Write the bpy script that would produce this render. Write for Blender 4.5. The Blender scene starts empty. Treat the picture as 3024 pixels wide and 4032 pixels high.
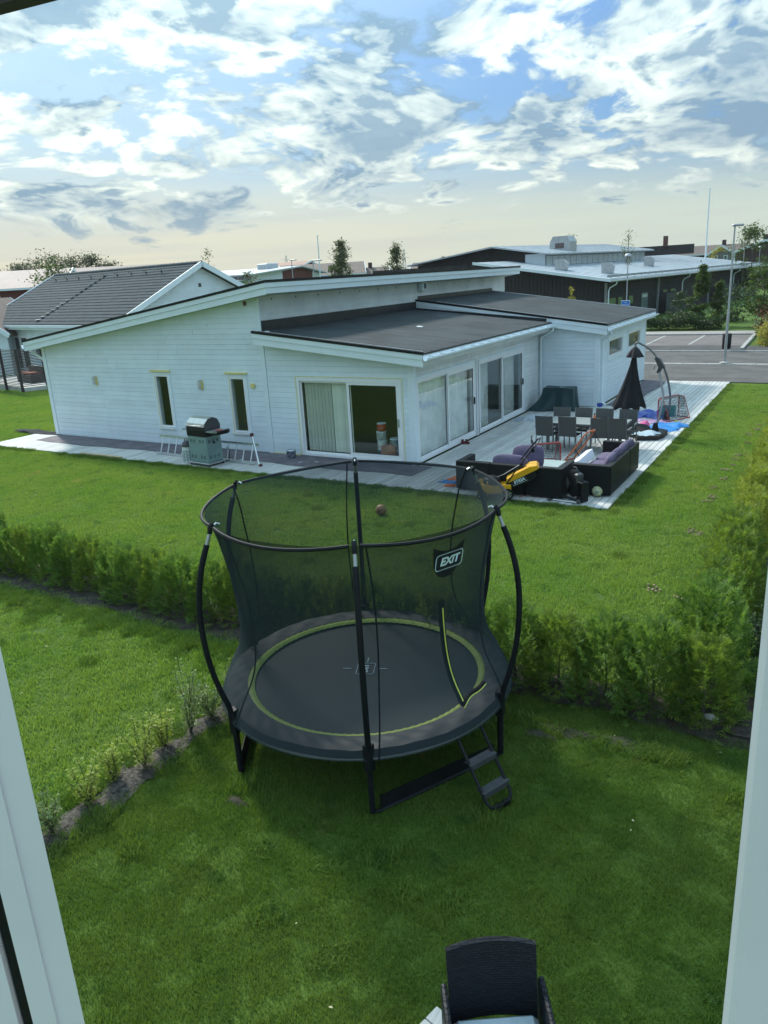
import bpy, math, random
import numpy as np
from mathutils import Vector, Matrix
random.seed(7); RNG = np.random.default_rng(7)
R_ = math.radians
scene = bpy.context.scene
COL = scene.collection

# ------------------------------------------------------------------ camera
CAM = Vector((22.9824, -16.475, 4.6373))
PITCH, ROLL, YAW = 0.3008, -0.0568, -0.5491
def camera():
    F = Vector((math.sin(YAW)*math.cos(PITCH), math.cos(YAW)*math.cos(PITCH), -math.sin(PITCH)))
    R = Vector((math.cos(YAW), -math.sin(YAW), 0)); U = R.cross(F)
    R2 = math.cos(ROLL)*R + math.sin(ROLL)*U; U2 = -math.sin(ROLL)*R + math.cos(ROLL)*U
    cd = bpy.data.cameras.new('camera'); o = bpy.data.objects.new('camera', cd); COL.objects.link(o)
    m = Matrix((R2, U2, -F)).transposed().to_4x4(); m.translation = CAM; o.matrix_world = m
    cd.sensor_fit = 'VERTICAL'; cd.sensor_height = 24.0; cd.lens = 24.0*3017.4857/4032
    cd.clip_start = 0.05; cd.clip_end = 6000
    scene.camera = o
camera()

# ------------------------------------------------------------------ sky and sun
SKX, SKY = 9.3, 15.6
SUN_AZ, SUN_EL = R_(-60), R_(40)          # azimuth measured from +Y towards +X
SUN_DIR = Vector((math.sin(SUN_AZ)*math.cos(SUN_EL), math.cos(SUN_AZ)*math.cos(SUN_EL), math.sin(SUN_EL)))
scene.view_settings.view_transform = 'Standard'; scene.view_settings.look = 'None'
scene.view_settings.exposure = 0.93; scene.view_settings.gamma = 1.0
scene.view_settings.use_curve_mapping = False
def nd(nt, typ, **kw):
    n = nt.nodes.new(typ)
    for k, v in kw.items(): setattr(n, k, v)
    return n
class NT:
    """small helper for node graphs"""
    def __init__(s, nt): s.nt = nt
    def node(s, typ, **kw): return nd(s.nt, typ, **kw)
    def link(s, a, b): s.nt.links.new(a, b)
    def val(s, sock, v):
        if isinstance(v, bpy.types.NodeSocket): s.link(v, sock)
        elif v is not None: sock.default_value = v
    def math(s, op, a, b=None, c=None, clamp=False):
        n = s.node('ShaderNodeMath', operation=op); n.use_clamp = clamp
        s.val(n.inputs[0], a); s.val(n.inputs[1], b) if b is not None else None
        if c is not None: s.val(n.inputs[2], c)
        return n.outputs[0]
    def vmath(s, op, a, b=None):
        n = s.node('ShaderNodeVectorMath', operation=op); s.val(n.inputs[0], a)
        if b is not None:
            s.val(n.inputs[3] if op == 'SCALE' else n.inputs[1], b)
        return n.outputs[0]
    def mix(s, fac, a, b, blend='MIX'):
        n = s.node('ShaderNodeMix', data_type='RGBA', blend_type=blend); n.clamp_factor = True
        s.val(n.inputs[0], fac); s.val(n.inputs[6], a); s.val(n.inputs[7], b); return n.outputs[2]
    def noise(s, vec, scale, detail=4, rough=0.55, dist=0.0, dim='3D', out=0):
        n = s.node('ShaderNodeTexNoise', noise_dimensions=dim)
        if vec is not None: s.link(vec, n.inputs['Vector'])
        n.inputs['Scale'].default_value = scale; n.inputs['Detail'].default_value = detail
        n.inputs['Roughness'].default_value = rough; n.inputs['Distortion'].default_value = dist
        return n.outputs[out]
    def ramp(s, fac, lo, hi, a=0.0, b=1.0, smooth=True):
        n = s.node('ShaderNodeMapRange', interpolation_type='SMOOTHSTEP' if smooth else 'LINEAR')
        s.val(n.inputs[0], fac); n.inputs[1].default_value = lo; n.inputs[2].default_value = hi
        n.inputs[3].default_value = a; n.inputs[4].default_value = b; return n.outputs[0]
def c4(c): return (c[0], c[1], c[2], 1.0)

def world():
    w = bpy.data.worlds.new('World'); scene.world = w; w.use_nodes = True
    nt = w.node_tree; nt.nodes.clear(); g = NT(nt)
    sky = g.node('ShaderNodeTexSky', sky_type='NISHITA', sun_disc=False)
    sky.sun_elevation = SUN_EL; sky.sun_rotation = SUN_AZ
    sky.air_density = 1.0; sky.dust_density = 1.2; sky.ozone_density = 1.6
    d = g.node('ShaderNodeTexCoord').outputs['Generated']
    sep = g.node('ShaderNodeSeparateXYZ'); g.link(d, sep.inputs[0])
    z = g.math('MAXIMUM', sep.outputs[2], 0.0)
    zz = g.math('ADD', z, 0.26)
    comb = g.node('ShaderNodeCombineXYZ')
    g.link(g.math('DIVIDE', sep.outputs[0], zz), comb.inputs[0]); g.link(g.math('DIVIDE', sep.outputs[1], zz), comb.inputs[1])
    g.link(g.math('MULTIPLY', z, 2.2), comb.inputs[2])
    p0 = g.vmath('ADD', comb.outputs[0], (SKX, SKY, 0.35))
    warp = g.node('ShaderNodeTexNoise'); g.link(p0, warp.inputs['Vector']); warp.inputs['Scale'].default_value = 1.1; warp.inputs['Detail'].default_value = 3
    p = g.vmath('ADD', p0, g.vmath('SCALE', g.vmath('SUBTRACT', warp.outputs[1], (0.5, 0.5, 0.5)), 0.55))
    def field(v, det):
        big = g.noise(v, 1.0, 1, 0.5)
        fine = g.noise(v, 3.4, det, 0.64)
        base = g.math('ADD', g.math('MULTIPLY', big, 0.50), g.math('MULTIPLY', fine, 0.66))
        if det < 6: return g.math('SUBTRACT', base, 0.04)
        vo = g.node('ShaderNodeTexVoronoi', feature='F1'); g.link(v, vo.inputs['Vector']); vo.inputs['Scale'].default_value = 6.0; vo.inputs['Detail'].default_value = 1.6; vo.inputs['Roughness'].default_value = 0.55
        return g.math('ADD', base, g.math('MULTIPLY', g.math('SUBTRACT', 0.20, vo.outputs['Distance']), 0.17))
    dens = field(p, 8); dens2 = field(g.vmath('ADD', p, (SUN_DIR.x*0.14, SUN_DIR.y*0.14, 0.06)), 4)
    band = g.ramp(g.math('ADD', z, g.math('MULTIPLY', g.math('SUBTRACT', dens, 0.55), 0.22)), 0.046, 0.082)   # no cumulus low over the horizon
    cover = g.math('MULTIPLY', g.ramp(dens, 0.375, 0.445), band)
    thick = g.ramp(dens, 0.47, 0.565)
    lit = g.math('ADD', g.math('MULTIPLY', g.math('SUBTRACT', dens, dens2), 5.5), 0.75, clamp=True)
    bright = g.math('MULTIPLY', lit, g.math('SUBTRACT', 1.0, g.math('MULTIPLY', thick, 0.95)), clamp=True)
    sund = g.node('ShaderNodeVectorMath', operation='DOT_PRODUCT'); g.link(d, sund.inputs[0]); sund.inputs[1].default_value = SUN_DIR
    toward = g.ramp(sund.outputs['Value'], 0.45, 1.0)
    cl_dark = g.mix(toward, c4((1.9, 2.7, 3.5)), c4((2.0, 2.9, 3.7)))
    cl_lite = g.mix(toward, c4((6.6, 6.9, 6.3)), c4((9.0, 9.0, 7.6)))
    away = g.ramp(sund.outputs['Value'], -0.7, 0.25, 1.0, 0.0)              # unseen front-lit clouds brightened and blued to fill the shaded walls
    cl_lite = g.mix(away, cl_lite, c4((7.6, 9.0, 9.8)))
    cloud = g.mix(g.math('POWER', bright, 0.8), cl_dark, cl_lite)
    # thin high veil and the pale warm air near the horizon
    veil = g.ramp(g.noise(g.vmath('MULTIPLY', p0, (0.25, 0.25, 1)), 0.9, 5, 0.6), 0.35, 0.7, 0.15, 0.7)
    skyc = g.mix(g.math('MULTIPLY', veil, g.math('ADD', 0.05, g.math('MULTIPLY', toward, 1.9)), clamp=True), g.mix(1.0, sky.outputs[0], c4((0.26, 0.42, 0.62)), 'MULTIPLY'), c4((4.3, 5.2, 5.6)))
    streak = g.noise(g.vmath('MULTIPLY', d, (1.2, 1.2, 30)), 2.2, 4, 0.55)
    warm = g.mix(toward, c4((5.0, 5.5, 4.9)), c4((6.6, 5.8, 4.3)))
    warm = g.mix(g.ramp(streak, 0.4, 0.65, 0.0, 0.35), warm, c4((4.4, 4.6, 4.5)))
    haze = g.ramp(z, 0.03, 0.16, 1.0, 0.0)
    skyc = g.mix(g.math('MULTIPLY', haze, 0.94), skyc, warm)
    out = g.mix(g.math('MULTIPLY', cover, 0.97), skyc, cloud)
    # sky raised brighter and bluer with height, added fill for the shaded walls
    out = g.mix(1.0, out, g.mix(z, c4((0.68, 0.68, 0.66)), c4((1.40, 1.78, 1.98))), 'MULTIPLY')
    low = g.ramp(sep.outputs[2], -0.03, 0.0)
    out = g.mix(low, c4((1.0, 1.2, 0.7)), out)
    bg = g.node('ShaderNodeBackground'); g.link(out, bg.inputs[0]); bg.inputs[1].default_value = 0.1
    o = g.node('ShaderNodeOutputWorld'); g.link(bg.outputs[0], o.inputs[0])
world()
def sun():
    l = bpy.data.lights.new('sun', 'SUN'); l.energy = 2.3; l.angle = R_(7); l.color = (1.0, 0.95, 0.87)
    o = bpy.data.objects.new('sun', l); COL.objects.link(o)
    o.rotation_euler = SUN_DIR.to_track_quat('Z', 'Y').to_euler(); o.location = (0, 0, 60)
sun()
scene.cycles.max_bounces = 8; scene.cycles.diffuse_bounces = 3; scene.cycles.glossy_bounces = 4
scene.cycles.transmission_bounces = 6; scene.cycles.transparent_max_bounces = 24
scene.cycles.use_denoising = True; scene.cycles.caustics_reflective = False; scene.cycles.caustics_refractive = False
scene.cycles.sample_clamp_indirect = 6.0

# ------------------------------------------------------------------ materials
MATS = {}
def mat(name, col, rough=0.6, var=0.12, vscale=3.0, metal=0.0, bump=0.0, bscale=60.0, spec=0.5, rnd=0.0, coord='pos', stretch=None):
    """procedural surface: base colour broken by two octaves of noise, per-object tint, fine relief"""
    if name in MATS: return MATS[name]
    m = bpy.data.materials.new(name); m.use_nodes = True; nt = m.node_tree; nt.nodes.clear(); g = NT(nt)
    b = g.node('ShaderNodeBsdfPrincipled'); o = g.node('ShaderNodeOutputMaterial'); g.link(b.outputs[0], o.inputs[0])
    if coord == 'pos': v = g.node('ShaderNodeNewGeometry').outputs['Position']
    else: v = g.node('ShaderNodeTexCoord').outputs['Object']
    if stretch: v = g.vmath('MULTIPLY', v, stretch)
    n1 = g.noise(v, vscale, 6, 0.62)
    c = g.mix(g.ramp(n1, 0.3, 0.7), c4([x*(1-var) for x in col]), c4([min(1, x*(1+var)) for x in col]))
    if rnd:
        rn = g.node('ShaderNodeObjectInfo').outputs['Random']
        c = g.mix(rn, g.mix(1.0, c, c4((1-rnd,)*3), 'MULTIPLY'), g.mix(1.0, c, c4((1+rnd,)*3), 'MULTIPLY'))
    g.link(c, b.inputs['Base Color'])
    b.inputs['Roughness'].default_value = rough; b.inputs['Metallic'].default_value = metal
    b.inputs['Specular IOR Level'].default_value = spec
    if bump:
        bp = g.node('ShaderNodeBump'); bp.inputs['Strength'].default_value = bump; bp.inputs['Distance'].default_value = 0.01
        g.link(g.noise(v, bscale, 5, 0.65), bp.inputs['Height']); g.link(bp.outputs[0], b.inputs['Normal'])
    MATS[name] = m; return m

def m_wood(name, a, b_, gap_axis, rough=0.75, rnd=0.14):
    """weathered plank: long grain streaks along one axis"""
    m = bpy.data.materials.new(name); m.use_nodes = True; nt = m.node_tree; nt.nodes.clear(); g = NT(nt)
    b = g.node('ShaderNodeBsdfPrincipled'); o = g.node('ShaderNodeOutputMaterial'); g.link(b.outputs[0], o.inputs[0])
    v = g.node('ShaderNodeNewGeometry').outputs['Position']
    st = (40, 2.0, 40) if gap_axis == 'y' else (2.0, 40, 40)
    rn = g.node('ShaderNodeObjectInfo').outputs['Random']
    n = g.noise(g.vmath('ADD', g.vmath('MULTIPLY', v, st), g.vmath('SCALE', (1.7, 9.1, 3.3), g.math('MULTIPLY', rn, 30.0))), 1.0, 6, 0.65)
    n2 = g.noise(v, 0.9, 4, 0.6)
    c = g.mix(g.ramp(n, 0.25, 0.75), c4(a), c4(b_))
    c = g.mix(g.ramp(n2, 0.35, 0.7, 0.0, 0.35), c, c4([x*0.72 for x in a]))
    c = g.mix(rn, g.mix(1.0, c, c4((1-rnd,)*3), 'MULTIPLY'), g.mix(1.0, c, c4((1+rnd,)*3), 'MULTIPLY'))
    g.link(c, b.inputs['Base Color']); b.inputs['Roughness'].default_value = rough
    bp = g.node('ShaderNodeBump'); bp.inputs['Strength'].default_value = 0.35; bp.inputs['Distance'].default_value = 0.004
    g.link(n, bp.inputs['Height']); g.link(bp.outputs[0], b.inputs['Normal'])
    MATS[name] = m; return m

def m_glass(name='glass', tint=(0.86, 0.92, 0.90), boost=3.0, rough=0.0):
    m = bpy.data.materials.new(name); m.use_nodes = True; nt = m.node_tree; nt.nodes.clear(); g = NT(nt)
    o = g.node('ShaderNodeOutputMaterial'); t = g.node('ShaderNodeBsdfTransparent'); t.inputs[0].default_value = c4(tint)
    s = g.node('ShaderNodeBsdfGlossy'); s.inputs['Roughness'].default_value = rough; s.inputs['Color'].default_value = (0.95, 0.97, 0.97, 1)
    lw = g.node('ShaderNodeLayerWeight'); lw.inputs[0].default_value = 0.5      # Schlick term, the same from both faces
    fr = g.math('ADD', g.math('MULTIPLY', g.math('POWER', lw.outputs['Facing'], 5.0), 0.96), 0.042)
    mx = g.node('ShaderNodeMixShader'); g.link(g.math('MULTIPLY', fr, boost, clamp=True), mx.inputs[0])
    g.link(t.outputs[0], mx.inputs[1]); g.link(s.outputs[0], mx.inputs[2]); g.link(mx.outputs[0], o.inputs[0])
    MATS[name] = m; return m

def m_leaf(name, a, b_, trans=0.35, rough=0.55, patch=None, pscale=0.5):
    """foliage: colour differs from leaf to leaf and from clump to clump; lets some light through"""
    m = bpy.data.materials.new(name); m.use_nodes = True; nt = m.node_tree; nt.nodes.clear(); g = NT(nt)
    o = g.node('ShaderNodeOutputMaterial'); geo = g.node('ShaderNodeNewGeometry')
    n = g.noise(geo.outputs['Position'], 2.3, 3, 0.6)
    f = g.math('ADD', g.math('MULTIPLY', geo.outputs['Random Per Island'], 0.55), g.math('MULTIPLY', g.ramp(n, 0.3, 0.7), 0.45))
    c = g.mix(f, c4(a), c4(b_))
    if patch:
        n2 = g.noise(geo.outputs['Position'], pscale, 4, 0.6)
        c = g.mix(g.ramp(n2, 0.56, 0.72, 0.0, 0.8), c, c4(patch))
    b = g.node('ShaderNodeBsdfPrincipled'); g.link(c, b.inputs['Base Color']); b.inputs['Roughness'].default_value = rough
    b.inputs['Specular IOR Level'].default_value = 0.3
    t = g.node('ShaderNodeBsdfTranslucent'); g.link(g.mix(1.0, c, c4((1.25, 1.3, 0.7)), 'MULTIPLY'), t.inputs[0])
    mx = g.node('ShaderNodeMixShader'); mx.inputs[0].default_value = trans
    g.link(b.outputs[0], mx.inputs[1]); g.link(t.outputs[0], mx.inputs[2]); g.link(mx.outputs[0], o.inputs[0])
    MATS[name] = m; return m

def m_weave(name, col, sx, sy, bump=0.8, contrast=0.5, rough=0.45):
    """woven plastic rattan: brick-laid strands in relief (object space, per face direction)"""
    m = bpy.data.materials.new(name); m.use_nodes = True; nt = m.node_tree; nt.nodes.clear(); g = NT(nt)
    b = g.node('ShaderNodeBsdfPrincipled'); o = g.node('ShaderNodeOutputMaterial'); g.link(b.outputs[0], o.inputs[0])
    tc = g.node('ShaderNodeTexCoord'); sp = g.node('ShaderNodeSeparateXYZ'); g.link(tc.outputs['Object'], sp.inputs[0])
    cb = g.node('ShaderNodeCombineXYZ'); g.link(g.math('ADD', sp.outputs[0], sp.outputs[1]), cb.inputs[0]); g.link(g.math('ADD', sp.outputs[2], g.math('MULTIPLY', sp.outputs[1], 0.31)), cb.inputs[1])
    br = g.node('ShaderNodeTexBrick'); g.link(cb.outputs[0], br.inputs['Vector'])
    br.inputs['Scale'].default_value = 1.0; br.inputs['Brick Width'].default_value = sx; br.inputs['Row Height'].default_value = sy
    br.inputs['Mortar Size'].default_value = sy*0.16; br.inputs['Mortar Smooth'].default_value = 0.6
    br.inputs['Color1'].default_value = c4(col); br.inputs['Color2'].default_value = c4([x*(1+contrast) for x in col]); br.inputs['Mortar'].default_value = c4([x*0.25 for x in col])
    g.link(br.outputs[0], b.inputs['Base Color']); b.inputs['Roughness'].default_value = rough; b.inputs['Specular IOR Level'].default_value = 0.2
    bp = g.node('ShaderNodeBump'); bp.inputs['Strength'].default_value = bump; bp.inputs['Distance'].default_value = 0.004; bp.invert = True
    g.link(br.outputs['Fac'], bp.inputs['Height']); g.link(bp.outputs[0], b.inputs['Normal'])
    MATS[name] = m; return m

def m_net(name, col, opacity):
    """fine knitted mesh, strands far thinner than a pixel: a mix of cloth and clear air"""
    m = bpy.data.materials.new(name); m.use_nodes = True; nt = m.node_tree; nt.nodes.clear(); g = NT(nt)
    o = g.node('ShaderNodeOutputMaterial'); t = g.node('ShaderNodeBsdfTransparent')
    b = g.node('ShaderNodeBsdfDiffuse'); b.inputs[0].default_value = c4(col)
    lw = g.node('ShaderNodeLayerWeight'); lw.inputs[0].default_value = 0.42     # strands close up at grazing view
    mx = g.node('ShaderNodeMixShader'); g.link(g.ramp(lw.outputs['Facing'], 0.0, 1.0, opacity, min(1.0, opacity+0.42), False), mx.inputs[0])
    g.link(t.outputs[0], mx.inputs[1]); g.link(b.outputs[0], mx.inputs[2]); g.link(mx.outputs[0], o.inputs[0])
    MATS[name] = m; return m

WHITE = mat('white_paint', (0.72, 0.81, 0.86), 0.55, 0.05, 1.4, bump=0.10, bscale=25, rnd=0.035)
TRIM = mat('white_trim', (0.74, 0.82, 0.86), 0.45, 0.03, 2.0)
RAW = mat('primer_white', (0.70, 0.73, 0.72), 0.65, 0.10, 1.1, bump=0.12, bscale=25, rnd=0.05)
PVC = mat('frame_white', (0.82, 0.83, 0.83), 0.35, 0.02)
FELT = mat('roof_felt', (0.040, 0.050, 0.054), 0.9, 0.30, 0.8, bump=0.5, bscale=260, spec=0.3)
BLACKM = mat('black_metal', (0.010, 0.011, 0.013), 0.45, 0.2, 4, spec=0.22)
FLASH = mat('dark_flashing', (0.030, 0.032, 0.036), 0.38, 0.35, 1.5, metal=0.4)
GALV = mat('galvanised', (0.42, 0.44, 0.45), 0.42, 0.12, 5, metal=0.7)
ALU = mat('aluminium', (0.62, 0.64, 0.65), 0.32, 0.08, 6, metal=0.85)
STEEL = mat('stainless', (0.55, 0.54, 0.50), 0.28, 0.10, 6, metal=0.9)
TAPE = mat('masking_tape', (0.72, 0.62, 0.22), 0.7, 0.08, 8)
PLASTICK = mat('black_plastic', (0.011, 0.012, 0.014), 0.5, 0.2, 6, spec=0.22)
DGREY = mat('dark_grey_plastic', (0.055, 0.058, 0.062), 0.5, 0.15, 6)
DECK = m_wood('deck_wood', (0.46, 0.455, 0.43), (0.60, 0.60, 0.575), 'y')
PAPER = mat('floor_paper', (0.135, 0.118, 0.135), 0.85, 0.25, 2.2, bump=0.5, bscale=8)
SOIL = mat('soil', (0.050, 0.040, 0.031), 0.95, 0.5, 9, bump=1.0, bscale=70)
BARK = mat('bed_mulch', (0.075, 0.066, 0.056), 0.95, 0.75, 26, bump=1.0, bscale=90)
GLASS = m_glass('glass', (0.92,0.95,0.94), boost=0.9); GLASS_S = m_glass('glass_coated', (0.95,0.97,0.96), boost=1.3)
GLASS_DARK = m_glass('glass_far', (0.35, 0.40, 0.40), 2.0)
YELLOWP = mat('yellow_paint', (0.72, 0.36, 0.012), 0.35, 0.08, 8)
PURPLE = mat('purple_fabric', (0.115, 0.092, 0.155), 0.9, 0.15, 7, bump=0.4, bscale=200)
RATTAN = m_weave('black_rattan', (0.013, 0.014, 0.016), 0.05, 0.014, 0.9)
RATTAN2 = m_weave('chair_rattan', (0.013, 0.015, 0.019), 0.048, 0.0165, 1.0, 0.6)
TEXTIL = m_weave('grey_textilene', (0.105, 0.108, 0.106), 0.012, 0.004, 0.3, 0.15, 0.6)
GREYTUBE = mat('grey_tube', (0.13, 0.135, 0.135), 0.42, 0.1, 6)
TREEBARK = mat('bark', (0.085, 0.065, 0.05), 0.9, 0.3, 12, bump=0.8, bscale=60)

# ------------------------------------------------------------------ mesh helpers
class MB:
    def __init__(s): s.v = []; s.f = []
    def add(s, vs, fs):
        o = len(s.v); s.v += [tuple(v) for v in vs]; s.f += [tuple(i+o for i in f) for f in fs]; return s
    def box(s, lo, hi, M=None):
        x0, y0, z0 = lo; x1, y1, z1 = hi
        vs = [(x0,y0,z0),(x1,y0,z0),(x1,y1,z0),(x0,y1,z0),(x0,y0,z1),(x1,y0,z1),(x1,y1,z1),(x0,y1,z1)]
        if M is not None: vs = [M @ Vector(v) for v in vs]
        return s.add(vs, [(0,3,2,1),(4,5,6,7),(0,1,5,4),(1,2,6,5),(2,3,7,6),(3,0,4,7)])
    def rbox(s, lo, hi, r=0.02, M=None):
        """box with chamfered edges"""
        x0,y0,z0 = lo; x1,y1,z1 = hi
        r = min(r, (x1-x0)*0.45, (y1-y0)*0.45, (z1-z0)*0.45)
        vs = []; idx = {}
        for ix,X in enumerate((x0,x1)):
            for iy,Y in enumerate((y0,y1)):
                for iz,Zc in enumerate((z0,z1)):
                    sx = r if ix == 0 else -r; sy = r if iy == 0 else -r; sz = r if iz == 0 else -r
                    for a in range(3):
                        p = [X+sx, Y+sy, Zc+sz]; p[a] -= (sx, sy, sz)[a]
                        idx[ix,iy,iz,a] = len(vs); vs.append(p)
        fs = []
        g = lambda i,j,k,a: idx[i,j,k,a]
        for i in (0,1): fs.append([g(i,0,0,0),g(i,1,0,0),g(i,1,1,0),g(i,0,1,0)][::(-1 if i == 0 else 1)])
        for j in (0,1): fs.append([g(0,j,0,1),g(1,j,0,1),g(1,j,1,1),g(0,j,1,1)][::(1 if j == 0 else -1)])
        for k in (0,1): fs.append([g(0,0,k,2),g(1,0,k,2),g(1,1,k,2),g(0,1,k,2)][::(-1 if k == 0 else 1)])
        for i in (0,1):
            for j in (0,1): fs.append([g(i,j,0,0),g(i,j,1,0),g(i,j,1,1),g(i,j,0,1)][::(1 if (i+j) % 2 else -1)])
            for k in (0,1): fs.append([g(i,0,k,0),g(i,1,k,0),g(i,1,k,2),g(i,0,k,2)][::(-1 if (i+k) % 2 else 1)])
        for j in (0,1):
            for k in (0,1): fs.append([g(0,j,k,1),g(1,j,k,1),g(1,j,k,2),g(0,j,k,2)][::(1 if (j+k) % 2 else -1)])
        for i in (0,1):
            for j in (0,1):
                for k in (0,1): fs.append([g(i,j,k,0),g(i,j,k,1),g(i,j,k,2)][::(1 if (i+j+k) % 2 else -1)])
        if M is not None: vs = [M @ Vector(v) for v in vs]
        return s.add(vs, fs)
    def bar(s, p, q, w, h=None, up=(0,0,1), ext=0.0):
        p = Vector(p); q = Vector(q); h = h or w; d = (q-p).normalized(); up = Vector(up)
        x = d.cross(up)
        if x.length < 1e-4: x = d.cross(Vector((1,0,0)))
        x.normalize(); y = x.cross(d); p = p-d*ext; q = q+d*ext
        vs = [c + x*(a*w/2) + y*(b*h/2) for c in (p,q) for a,b in ((-1,-1),(1,-1),(1,1),(-1,1))]
        return s.add(vs, [(0,1,2,3),(7,6,5,4),(0,4,5,1),(1,5,6,2),(2,6,7,3),(3,7,4,0)])
    def tube(s, pts, r, n=8, closed=False, cap=True):
        pts = [Vector(p) for p in pts]; N = len(pts); rs = r if isinstance(r, (list, tuple)) else [r]*N
        t0 = None; frames = []
        for i in range(N):
            a = pts[(i-1) % N] if (closed or i > 0) else pts[0]; b = pts[(i+1) % N] if (closed or i < N-1) else pts[-1]
            t = (b-a).normalized()
            if t0 is None:
                x = t.cross(Vector((0,0,1)))
                if x.length < 1e-3: x = t.cross(Vector((0,1,0)))
                x.normalize()
            else:
                x = x - t*x.dot(t)
                if x.length < 1e-5: x = t.orthogonal()
                x.normalize()
            t0 = t; frames.append((x.copy(), t.cross(x)))
        vs = [pts[i] + (frames[i][0]*math.cos(2*math.pi*k/n) + frames[i][1]*math.sin(2*math.pi*k/n))*rs[i] for i in range(N) for k in range(n)]
        fs = []
        for i in range(N if closed else N-1):
            j = (i+1) % N
            for k in range(n): fs.append((i*n+k, i*n+(k+1) % n, j*n+(k+1) % n, j*n+k))
        if cap and not closed: fs.append(tuple(range(n))[::-1]); fs.append(tuple((N-1)*n+k for k in range(n)))
        return s.add(vs, fs)
    def lathe(s, prof, n=20, c=(0,0,0), M=None, cap=True):
        vs = []; fs = []
        for r, z in prof:
            for k in range(n):
                a = 2*math.pi*k/n; v = Vector((c[0]+r*math.cos(a), c[1]+r*math.sin(a), c[2]+z)); vs.append(M @ v if M is not None else v)
        for i in range(len(prof)-1):
            for k in range(n): fs.append((i*n+k, i*n+(k+1) % n, (i+1)*n+(k+1) % n, (i+1)*n+k))
        if cap: fs.append(tuple(range(n))[::-1]); fs.append(tuple((len(prof)-1)*n+k for k in range(n)))
        return s.add(vs, fs)
    def prism(s, poly, a, b, axis='y', M=None):
        """poly in the plane across axis: y -> (x,z), x -> (y,z), z -> (x,y)"""
        mk = {'y': lambda p,t: (p[0],t,p[1]), 'x': lambda p,t: (t,p[0],p[1]), 'z': lambda p,t: (p[0],p[1],t)}[axis]
        n = len(poly); vs = [mk(p,a) for p in poly] + [mk(p,b) for p in poly]
        if M is not None: vs = [M @ Vector(v) for v in vs]
        fs = [tuple(range(n)), tuple(range(2*n-1, n-1, -1))] + [(i, n+i, n+(i+1) % n, (i+1) % n) for i in range(n)]
        return s.add(vs, fs)
    def sheet(s, fn, nu, nv, closed=False):
        vs = [fn(i/(nu if closed else nu), j/nv) for j in range(nv+1) for i in range(nu if closed else nu+1)]
        w = nu if closed else nu+1
        fs = []
        for j in range(nv):
            for i in range(nu): fs.append((j*w+i, j*w+(i+1) % w, (j+1)*w+(i+1) % w, (j+1)*w+i))
        return s.add(vs, fs)
    def sphere(s, c, r, n=16, m=10, sc=(1,1,1)):
        prof = [(max(1e-4, math.sin(math.pi*i/m)), -math.cos(math.pi*i/m)) for i in range(m+1)]
        vs = []; fs = []
        for rr, z in prof:
            for k in range(n):
                a = 2*math.pi*k/n; vs.append((c[0]+r*sc[0]*rr*math.cos(a), c[1]+r*sc[1]*rr*math.sin(a), c[2]+r*sc[2]*z))
        for i in range(m):
            for k in range(n): fs.append((i*n+k, i*n+(k+1) % n, (i+1)*n+(k+1) % n, (i+1)*n+k))
        return s.add(vs, fs)
    def mesh(s, name, m=None, smooth=False):
        me = bpy.data.meshes.new(name); me.from_pydata(s.v, [], s.f)
        import bmesh
        bm = bmesh.new(); bm.from_mesh(me); bmesh.ops.recalc_face_normals(bm, faces=bm.faces); bm.to_mesh(me); bm.free()
        if m: me.materials.append(m)
        if smooth:
            me.polygons.foreach_set('use_smooth', [True]*len(me.polygons))
            try: me.set_sharp_from_angle(angle=R_(40))
            except Exception: pass
        return me
    def build(s, name, m, parent=None, smooth=False, **kw):
        return link(name, s.mesh(name, m, smooth), parent, **kw)

def link(name, me, parent=None, loc=None, rot=None, scale=None):
    o = bpy.data.objects.new(name, me); COL.objects.link(o)
    if parent is not None: o.parent = parent
    if loc is not None: o.location = loc
    if rot is not None: o.rotation_euler = rot
    if scale is not None: o.scale = scale if isinstance(scale, (tuple, list, Vector)) else (scale,)*3
    return o
def thing(name, label, cat, loc=(0,0,0), rz=0.0, group=None, scale=1.0):
    o = bpy.data.objects.new(name, None); COL.objects.link(o); o.location = loc; o.rotation_euler = (0,0,rz); o.scale = (scale,)*3
    o.empty_display_size = 0.2
    return tag(o, label, cat, group)
def tag(o, label, cat, group=None, kind=None):
    if label: o['label'] = label
    if cat: o['category'] = cat
    if group: o['group'] = group
    if kind: o['kind'] = kind
    return o
def struct(o, kind='structure', label=None):
    o['kind'] = kind
    if label: o['label'] = label
    return o
def fast_mesh(name, V, Fc, m=None):
    """numpy arrays -> mesh; Fc is (n,3) or (n,4)"""
    me = bpy.data.meshes.new(name); k = Fc.shape[1]
    me.vertices.add(len(V)); me.vertices.foreach_set('co', np.asarray(V, np.float32).ravel())
    me.loops.add(Fc.size); me.loops.foreach_set('vertex_index', np.asarray(Fc, np.int32).ravel())
    me.polygons.add(len(Fc)); me.polygons.foreach_set('loop_start', np.arange(0, Fc.size, k, dtype=np.int32))
    me.update(calc_edges=True); me.validate()
    if m: me.materials.append(m)
    return me
def text_mesh(body, size, m, extrude=0.0, shear=0.0, bold=0.0):
    cu = bpy.data.curves.new('lettering', 'FONT'); cu.body = body; cu.size = size; cu.align_x = 'CENTER'; cu.align_y = 'CENTER'
    cu.extrude = extrude; cu.shear = shear; cu.offset = bold
    ob = bpy.data.objects.new('lettering', cu); COL.objects.link(ob)
    bpy.context.view_layer.update()
    me = bpy.data.meshes.new_from_object(ob.evaluated_get(bpy.context.evaluated_depsgraph_get()))
    bpy.data.objects.remove(ob); me.materials.clear(); me.materials.append(m); return me
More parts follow.
